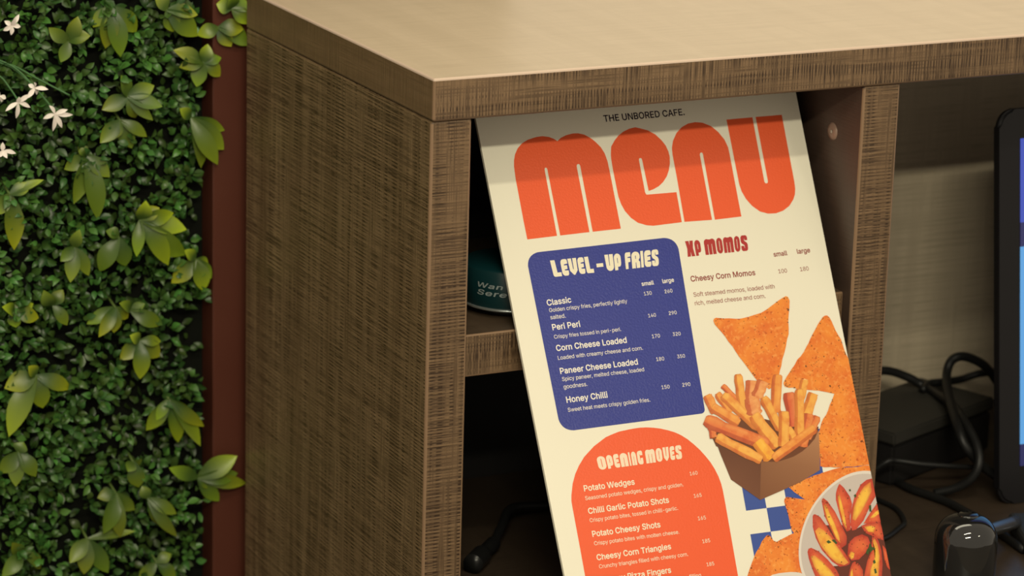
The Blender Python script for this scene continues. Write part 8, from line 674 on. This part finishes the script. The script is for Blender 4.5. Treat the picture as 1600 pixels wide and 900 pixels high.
# teal tin on the shelf
tin_c = (0.1143, 0.0795, SHZ)
TR = 0.042
tin = empty('round_tin', tin_c, 'dark teal round tin with pale blackletter words, on the shelf left of the menu board', 'tin')
teal_m = mat('teal_lacquer', (0.003, 0.026, 0.030), 0.3, 0.5)
link('body', lathe_me('body', [(0.0, 0.0075), (TR - .004, 0.0075), (TR - .0015, 0.0082), (TR, 0.0105), (TR, 0.041), (TR - .002, 0.043), (0.0, 0.043)], 64, tin_c), teal_m, tin)
o = link('rim', lathe_me('rim', [(TR - .001, 0.0070), (TR + .0008, 0.0073), (TR + .0012, 0.0082), (TR + .0008, 0.0092), (TR - .001, 0.0097)], 64, tin_c), mat('rim_metal', (0.45, 0.5, 0.5), 0.25, 0.5, 0.8), tin)
o = link('foot_ring', lathe_me('foot_ring', [(0.0, 0.0), (0.026, 0.0), (0.0265, 0.002), (0.025, 0.0076), (0.0, 0.0076)], 48, tin_c), mat('grey_plastic', (0.05, 0.045, 0.04), 0.4), tin)
pale = mat('pale_print', (0.22, 0.26, 0.26), 0.4)
TA0, TA1, TRT = 200, 234, TR + 0.0003
for s, ang0, ang1, zz in (('Wan', TA0, TA1, 0.0272), ('Sere', TA0 + 1, TA1 + 5, 0.0206)):
    vs, fs = set_line(s, 22, 40); x0 = min(v[0] for v in vs); x1 = max(v[0] for v in vs); k = math.radians(ang1 - ang0) * TRT / (x1 - x0)
    q = []
    for (x, y) in vs:
        a = math.radians(ang0) + (x - x0 + 0.18 * y) * k / TRT; q.append((tin_c[0] + TRT * math.cos(a), tin_c[1] + TRT * math.sin(a), tin_c[2] + zz + y * k * 0.5))
    me = bpy.data.meshes.new('lettering'); me.from_pydata(q, [], fs); link('lettering', me, pale, tin)
# black cable and plug at the bottom of the left opening
plug_p = (0.095, 0.085, DECK)
pg = empty('cable_plug', plug_p, 'black cable with a ribbed plug lying in the dark bottom left opening', 'cable')
link('cable', tube_me('cable', [(0.118, 0.108, DECK + 0.008), (0.14, 0.135, DECK + 0.014), (0.165, 0.165, DECK + 0.018), (0.21, 0.18, DECK + 0.010), (0.26, 0.20, DECK + 0.0045), (0.33, 0.24, DECK + 0.0045)], 0.0042), cable_m, pg)
bm = bmesh.new()
pth = [Vector((0.080, 0.070, DECK + 0.0095)).lerp(Vector((0.120, 0.110, DECK + 0.0095)), i / 30) for i in range(31)]
tube_bm(bm, pth, lambda t: (0.0090 if t < .45 else (0.0068 if int(t * 30) % 2 else 0.0056)), 16)
link('plug', from_bm(bm, 'plug', True), mat('plug_plastic', (0.010, 0.010, 0.010), 0.3), pg)

# black box behind the cables
P0 = Vector((0.5535, 0.125)); a1 = math.radians(21)
e1 = Vector((math.cos(a1), math.sin(a1))); e2 = Vector((-e1.y, e1.x))
def bx(u, v, z): p = P0 + e1 * u + e2 * v; return (p.x, p.y, z)
bxo = empty('black_box', (0.62, 0.19, DECK), 'low matt black box at the back of the right compartment beneath the cables', 'box')
bm = bmesh.new()
for (u0, u1, v0, v1, z0, z1) in ((0, .165, 0, .088, DECK, DECK + .042),):
    bmesh.ops.create_cube(bm, size=1.0)
    for v in bm.verts:
        u = u0 if v.co.x < 0 else u1; w = v0 if v.co.y < 0 else v1; z = z0 if v.co.z < 0 else z1
        v.co = Vector(bx(u, w, z))
bmesh.ops.bevel(bm, geom=list(bm.edges), offset=0.003, segments=2, affect='EDGES')
link('body', from_bm(bm, 'body'), mat('black_card', (0.011, 0.010, 0.010), 0.55, 0.3), bxo)
bm = bmesh.new(); bmesh.ops.create_cube(bm, size=1.0)
for v in bm.verts:
    u = -.0018 if v.co.x < 0 else .1668; w = -.0018 if v.co.y < 0 else .0898; z = DECK + .0425 if v.co.z < 0 else DECK + .055
    v.co = Vector(bx(u, w, z))
bmesh.ops.bevel(bm, geom=list(bm.edges), offset=0.002, segments=2, affect='EDGES')
link('lid', from_bm(bm, 'lid'), mat('dark_grey_card', (0.030, 0.028, 0.024), 0.6, 0.3), bxo)

CL = ['thick black cable arching over the black box beside the divider', 'black cable standing up in a loop next to the monitor', 'black cable running along the back panel behind the loop',
      'black cable lying across the desk board towards the glossy device', 'thin black cable curled on the desk board beside the menu board', 'thin black cable in front of the black box']
CRAD = [0.0044, 0.0046, 0.0038, 0.0040, 0.0024, 0.0026]
for p, lb, r in zip(ART['cables'], CL, CRAD):
    Q = [Vector((x * 1e-4, y * 1e-4, max(H + z * 1e-4, DECK + r + 0.0002))) for x, y, z in p]
    if 'back panel' in lb:                     # rests on the lid of the box
        for q in Q: q.z = max(q.z, DECK + 0.055 + r + 0.0004)
    if 'in front of' in lb:                    # both ends come down to the desk board
        Q = [Vector((0.500, 0.125, DECK + r)), Vector((0.513, 0.112, DECK + 0.02))] + Q + [Vector((0.655, 0.09, DECK + 0.006)), Vector((0.69, 0.095, DECK + r))]
    o = link('power_cable', tube_me('power_cable', Q, r), cable_m); rebase(o, Q[-1]); set_props(o, lb, 'cable', 'cables in the right compartment')

# monitor
def lean_box(name, w, h, d, r, m, origin, lean, parent, x0=0.0, z0=0.0, y0=0.0, seg=8, bev=0.003):
    """rounded slab in the leaning monitor plane: local x right, local z up, local y back"""
    bm = bmesh.new(); loop = []
    for cx, cz, a in ((x0 + w - r, z0 + h - r, 0), (x0 + r, z0 + h - r, 90), (x0 + r, z0 + r, 180), (x0 + w - r, z0 + r, 270)):
        for k in range(seg + 1):
            t = math.radians(a + 90 * k / seg); loop.append((cx + r * math.cos(t), cz + r * math.sin(t)))
    f = [bm.verts.new((x, y0, z)) for x, z in loop]; g = [bm.verts.new((x, y0 + d, z)) for x, z in loop]; n = len(loop)
    bm.faces.new(f); bm.faces.new(g[::-1])
    for i in range(n): bm.faces.new((f[i], g[i], g[(i + 1) % n], f[(i + 1) % n]))
    if bev: bmesh.ops.bevel(bm, geom=[e for e in bm.edges if len(e.link_faces) == 2 and any(len(q.verts) > 4 for q in e.link_faces)], offset=bev, segments=3, affect='EDGES')
    R_ = Matrix.Rotation(-lean, 4, 'X')
    for v in bm.verts: v.co = R_ @ v.co + Vector(origin)
    return link(name, from_bm(bm, name), m, parent)
MX, MY, MZ = 0.620, 0.0398, DECK + 0.0005
lean = math.atan2(0.0442, 0.364)
mon = empty('monitor', (0.84, 0.05, DECK), 'black monitor with rounded corners and blue screen at the right edge of the photo', 'monitor')
bez_m = mat('monitor_black', (0.008, 0.0075, 0.009), 0.4, 0.25)
MH = 0.375 / math.cos(lean)
lean_box('housing', 0.46, MH, 0.009, 0.017, bez_m, (MX, MY, MZ), lean, mon, 0, 0, 0, 8, 0.0025)
scr = mat('screen_glow', (0.02, 0.02, 0.03), 0.2, 0.5, 0, (0.045, 0.09, 0.55), 1.0)
N, L, b = nodes(scr)
tcn = N.new('ShaderNodeTexCoord'); sp = N.new('ShaderNodeSeparateXYZ'); L.new(tcn.outputs['Object'], sp.inputs[0])
cr = N.new('ShaderNodeValToRGB'); cr.color_ramp.interpolation = 'CONSTANT'
mpr = N.new('ShaderNodeMapRange'); mpr.inputs['From Min'].default_value = 0.0; mpr.inputs['From Max'].default_value = 0.42
L.new(sp.outputs['Z'], mpr.inputs['Value']); L.new(mpr.outputs['Result'], cr.inputs['Fac'])
el = cr.color_ramp.elements
el[0].position = 0.0; el[0].color = (0.01, 0.015, 0.12, 1); el[1].position = 0.135; el[1].color = (0.14, 0.50, 1.0, 1)
e = el.new(0.585); e.color = (0.01, 0.015, 0.12, 1); e = el.new(0.64); e.color = (0.05, 0.10, 0.62, 1)
L.new(cr.outputs['Color'], b.inputs['Emission Color']); b.inputs['Emission Strength'].default_value = 0.7
lean_box('screen', 0.424, MH - 0.064, 0.002, 0.0008, scr, (MX, MY, MZ), lean, mon, 0.0235, 0.036, -0.0006, 2, 0)
link('stand_neck', box_me('stand_neck', (0.82, 0.10, DECK + 0.012), (0.88, 0.125, DECK + 0.22), 0.004), bez_m, mon)
link('stand_foot', box_me('stand_foot', (0.74, 0.09, DECK), (0.96, 0.22, DECK + 0.012), 0.004), bez_m, mon)

# glossy device with rod
gx, gy = 0.4715, -0.118
dev = empty('glossy_device', (gx, gy, DECK), 'glossy black dome-topped device standing on the desk board right of the menu board', 'device')
gloss = mat('gloss_black', (0.010, 0.010, 0.010), 0.05, 0.75)
GR = 0.0278
prof = [(0.0, 0.0), (GR * .85, 0.0), (GR * .95, 0.002), (GR * .99, 0.006), (GR, 0.02), (GR, 0.041)]
prof += [(GR * math.cos(a) ** .70, 0.041 + 0.0240 * math.sin(a) ** .9) for a in [math.pi / 2 * i / 12 for i in range(1, 12)]] + [(0.0, 0.0650)]
link('body', lathe_me('body', prof, 64, (gx, gy, DECK)), gloss, dev)
bm = bmesh.new(); tube_bm(bm, [Vector((gx + 0.016, gy + 0.004, DECK + 0.0445)).lerp(Vector((0.5795, -0.042, DECK + 0.0180)), i / 6) for i in range(7)], 0.0062, 20)
o = link('rod', from_bm(bm, 'rod', True), mat('satin_metal', (0.20, 0.19, 0.18), 0.3, 0.5, 0.9), dev); o['label'] = 'satin grey metal rod'
o = link('collar', lathe_me('collar', [(0.0080, 0.0630), (0.0095, 0.0645), (0.008, 0.0658), (0.0, 0.0660)], 32, (gx + .002, gy + .002, DECK)), gloss, dev)
# small terminal at the corner
tm = empty('card_terminal', (0.63, -0.09, DECK), 'dark slab-shaped electronic device with a white indicator light at bottom right corner', 'device')
sme = box_me('body', (0.0, 0.0, 0.0), (0.15, 0.0842, 0.0165), 0.005, 3)
sR = Matrix.Translation((0.5599, -0.0896, DECK)) @ Matrix.Rotation(math.radians(-22.3), 4, 'Z')
sme.transform(sR)
o = link('body', sme, mat('dark_slate_plastic', (0.022, 0.022, 0.021), 0.6), tm)
lme = lathe_me('indicator_light', [(0.0013, 0.0), (0.0012, 0.001), (0.0, 0.0013)], 16, (0.0, 0.0, 0.0)); lme.transform(sR @ Matrix.Translation((0.008, 0.030, 0.0163)))
link('indicator_light', lme, mat('white_led', (1, 1, 1), 0.4, 0.5, 0, (1, 1, 1), 2.0), tm)

# ================================================================ PLANT WALL
leaf_m = attr_mat('leaf_green', 0.36, 0.4)
YW = 0.47
prnd = random.Random(11)
def leaf_geo(vs, fs, cs, base, tip, width, nrm, curl, cb, ct_, fold=0.18, rows=6):
    base, tip = Vector(base), Vector(tip); d = tip - base; ln = d.length; e = d.normalized()
    n = (nrm - e * nrm.dot(e)).normalized(); s = e.cross(n)
    k0 = len(vs)
    for r in range(rows + 1):
        t = r / rows
        w = width * (0.06 + 0.94 * math.sin(math.pi * min(1, (t * .94 + .06)) ** 1.08)) * (1 if r < rows else .03) / 2
        c = base + e * (ln * t) + n * (curl * ln * math.sin(math.pi * t) - curl * .5 * ln * t * t)
        col = blend(cb, ct_, max(0, (t - .25) / .75) ** 1.2)
        for q in (-1, 0, 1):
            p = c + s * (w * q) + n * (abs(q) * w * fold * 2)
            vs.append(tuple(p)); cs.append(col if q else blend(col, (0.10, 0.16, 0.03), .15))
    for r in range(rows):
        for q in (0, 1):
            a = k0 + r * 3 + q; fs.append((a, a + 1, a + 4, a + 3))

# boxwood background foliage: nobody could count it
vs, fs, cs = [], [], []
FRONT = Vector((-0.25, -1, 0.15)).normalized()
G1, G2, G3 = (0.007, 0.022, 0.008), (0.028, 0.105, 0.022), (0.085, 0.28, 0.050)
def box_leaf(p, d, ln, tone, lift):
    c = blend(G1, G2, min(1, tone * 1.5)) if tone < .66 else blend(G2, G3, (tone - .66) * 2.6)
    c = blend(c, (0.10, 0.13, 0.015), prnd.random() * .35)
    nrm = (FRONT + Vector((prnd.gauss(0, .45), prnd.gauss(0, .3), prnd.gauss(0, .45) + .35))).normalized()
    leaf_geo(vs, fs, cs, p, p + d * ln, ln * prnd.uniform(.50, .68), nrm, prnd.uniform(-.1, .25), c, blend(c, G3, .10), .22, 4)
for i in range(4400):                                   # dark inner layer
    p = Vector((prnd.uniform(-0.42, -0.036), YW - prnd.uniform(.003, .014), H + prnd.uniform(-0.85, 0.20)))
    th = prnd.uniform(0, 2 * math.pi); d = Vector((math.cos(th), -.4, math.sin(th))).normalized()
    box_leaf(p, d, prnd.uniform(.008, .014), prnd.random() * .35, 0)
for i in range(1250):                                    # tufts of leaves around twig ends
    cx_, cz_ = prnd.uniform(-0.42, -0.040), H + prnd.uniform(-0.85, 0.20)
    fw = prnd.random(); hue = prnd.random() ** 1.3
    c0 = Vector((cx_, YW - .010 - .022 * fw, cz_)); rad = prnd.uniform(.007, .013)
    for k in range(prnd.randint(7, 11)):
        th = prnd.uniform(0, 2 * math.pi); rr = rad * prnd.random() ** .5
        o_ = Vector((math.cos(th) * rr, prnd.uniform(-.004, .004), math.sin(th) * rr))
        d = Vector((math.cos(th) * prnd.uniform(.3, 1), -prnd.uniform(.15, .9), math.sin(th) * prnd.uniform(.3, 1) + .1)).normalized()
        box_leaf(c0 + o_, d, prnd.uniform(.0075, .0125), min(1, (.15 + .55 * hue) + prnd.random() * .38), 0)
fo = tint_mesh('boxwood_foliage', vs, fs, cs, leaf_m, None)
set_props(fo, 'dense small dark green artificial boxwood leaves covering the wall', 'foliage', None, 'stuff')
stem_m = mat('stem_green', (0.09, 0.14, 0.03), 0.5)

SPL = ['olive leaf sprig hanging at the top of the plant wall, above the middle', 'leaf sprig at the top of the plant wall, left of the counter corner sprig', 'topmost lime-tipped sprig touching the counter side',
 'lime leaf sprig overlapping the top of the brown trim', 'star-shaped leaf sprig by the brown trim just below the lime one', 'open star-shaped leaf sprig right of the white flowers',
 'sprig of drooping leaves just under the star-shaped sprig', 'long-leaved sprig hanging over the brown trim right of the drooping sprig', 'sprig with two long hanging leaves below the white flowers',
 'big hanging leaf sprig at the left edge of the plant wall', 'largest bright lime leaf sprig in the middle of the plant wall', 'pair of leaves hanging left of and below the brightest sprig',
 'lime-tipped sprig below the brightest sprig, next to the trim', 'yellow-green curled leaf sprig near the middle of the wall', 'dark green sprig right of the yellow curled sprig',
 'sprig of three downward leaves below the yellow curled sprig', 'large lime sprig low on the left edge', 'small yellow sprig at the left edge at mid height',
 'lime-streaked sprig lower right next to the trim', 'spreading sprig with long tip reaching across the trim', 'single mottled yellow-green leaf sprig at lower middle',
 'dark green sprig with bright lower leaf at lower middle', 'drooping olive sprig at the bottom middle', 'olive sprig at the left edge under the large lime sprig',
 'brownish olive sprig lower right of the mottled leaf', 'small dull sprig right of the small yellow sprig', 'dull olive sprig left of the hanging leaf pair',
 'dark sprig in the bottom left corner', 'dim olive sprig between the two upper white flowers', 'green sprig at the bottom edge near the trim']
LIME = [(0.36, 0.47, 0.014), (0.42, 0.53, 0.020), (0.27, 0.42, 0.018), (0.38, 0.41, 0.010)]
for i, ((c, leaves), lb) in enumerate(zip(ART['sprigs'], SPL)):
    bright = {2: .9, 3: 1, 4: .75, 10: 1.15, 12: 1, 16: .8, 17: .9, 18: .85, 13: .8, 15: .75, 9: .8, 7: .6, 19: .7, 0: .55, 1: .6}.get(i, .42)
    dy = prnd.uniform(-.004, .004)
    ctr = Vector((c[0] * 1e-4, 0.437 + dy, H + c[1] * 1e-4))
    root = empty('leaf_sprig', (ctr.x, YW, ctr.z), lb, 'plant sprig', 'leaf sprigs on the plant wall')
    bm = bmesh.new(); tube_bm(bm, [Vector((ctr.x, YW, ctr.z + .006)), Vector((ctr.x, .452, ctr.z + .004)), ctr], 0.0013, 6)
    link('stem', from_bm(bm, 'stem', True), stem_m, root)
    for (tx_, tz_, wpx) in leaves:
        tip = Vector((tx_ * 1e-4, 0.437 + dy + prnd.uniform(-.010, .004), H + tz_ * 1e-4))
        v1, f1, c1 = [], [], []
        base_c = blend((0.026, 0.066, 0.010), (0.066, 0.110, 0.016), prnd.random())
        tip_c = blend(base_c, prnd.choice(LIME), min(1.0, bright * prnd.uniform(.9, 1.2)))
        nrm = Vector((prnd.gauss(-.2, .25), -1, .45 + prnd.gauss(0, .25)))
        leaf_geo(v1, f1, c1, ctr, tip, wpx * 6.1e-4, nrm, prnd.uniform(.02, .16), base_c, tip_c, .16, 8)
        me = bpy.data.meshes.new('leaf'); me.from_pydata(v1, [], f1)
        ca = me.color_attributes.new('tint', 'FLOAT_COLOR', 'POINT')
        for k, cc in enumerate(c1): ca.data[k].color = (*cc, 1)
        for p in me.polygons: p.use_smooth = True
        link('leaf', me, leaf_m, root)

petal_m = mat('white_petal', (0.80, 0.73, 0.68), 0.5)
FLB = ['white star flower highest on the plant wall, near the top left corner', 'upper one of the white flowers in the cluster by the left edge', 'white flower in the middle of the cluster by the left edge', 'largest white flower, rightmost of the cluster',
       'white flower cut by the left edge, beside the cluster', 'white flower at the left edge, lowest on the wall']
STEM_OF = {0: [3], 1: [6], 2: [2], 3: [0, 1], 4: [5], 5: [4]}
for i, ((c, petals), lb) in enumerate(zip(ART['flowers'], FLB)):
    ctr = Vector((c[0] * 1e-4, 0.41, H + c[1] * 1e-4))
    root = empty('white_flower', (ctr.x, .42, ctr.z), lb, 'flower', 'white flowers on the plant wall')
    for (tx_, tz_) in petals:
        tip = Vector((tx_ * 1e-4, 0.41 + prnd.uniform(-.006, .004), H + tz_ * 1e-4))
        v1, f1, c1 = [], [], []
        leaf_geo(v1, f1, c1, ctr, tip, 0.0044, Vector((prnd.gauss(0, .3), -1, prnd.gauss(.3, .3))), .06, (1, 1, 1), (1, 1, 1), .2, 6)
        me = bpy.data.meshes.new('petal'); me.from_pydata(v1, [], f1)
        for p in me.polygons: p.use_smooth = True
        link('petal', me, petal_m, root)
    for s in STEM_OF[i]:
        pts = [Vector((x * 1e-4, .418 + .02 * (1 - k / 3), H + z * 1e-4)) for k, (x, z) in enumerate(ART['stems'][s])]
        pts = [Vector((pts[0].x - .02, YW, pts[0].z))] + pts; pts[-1].y = .411
        link('stem', tube_me('stem', pts, 0.0009, 6, 6), mat('flower_stem', (0.06, 0.15, 0.05), .5), root)
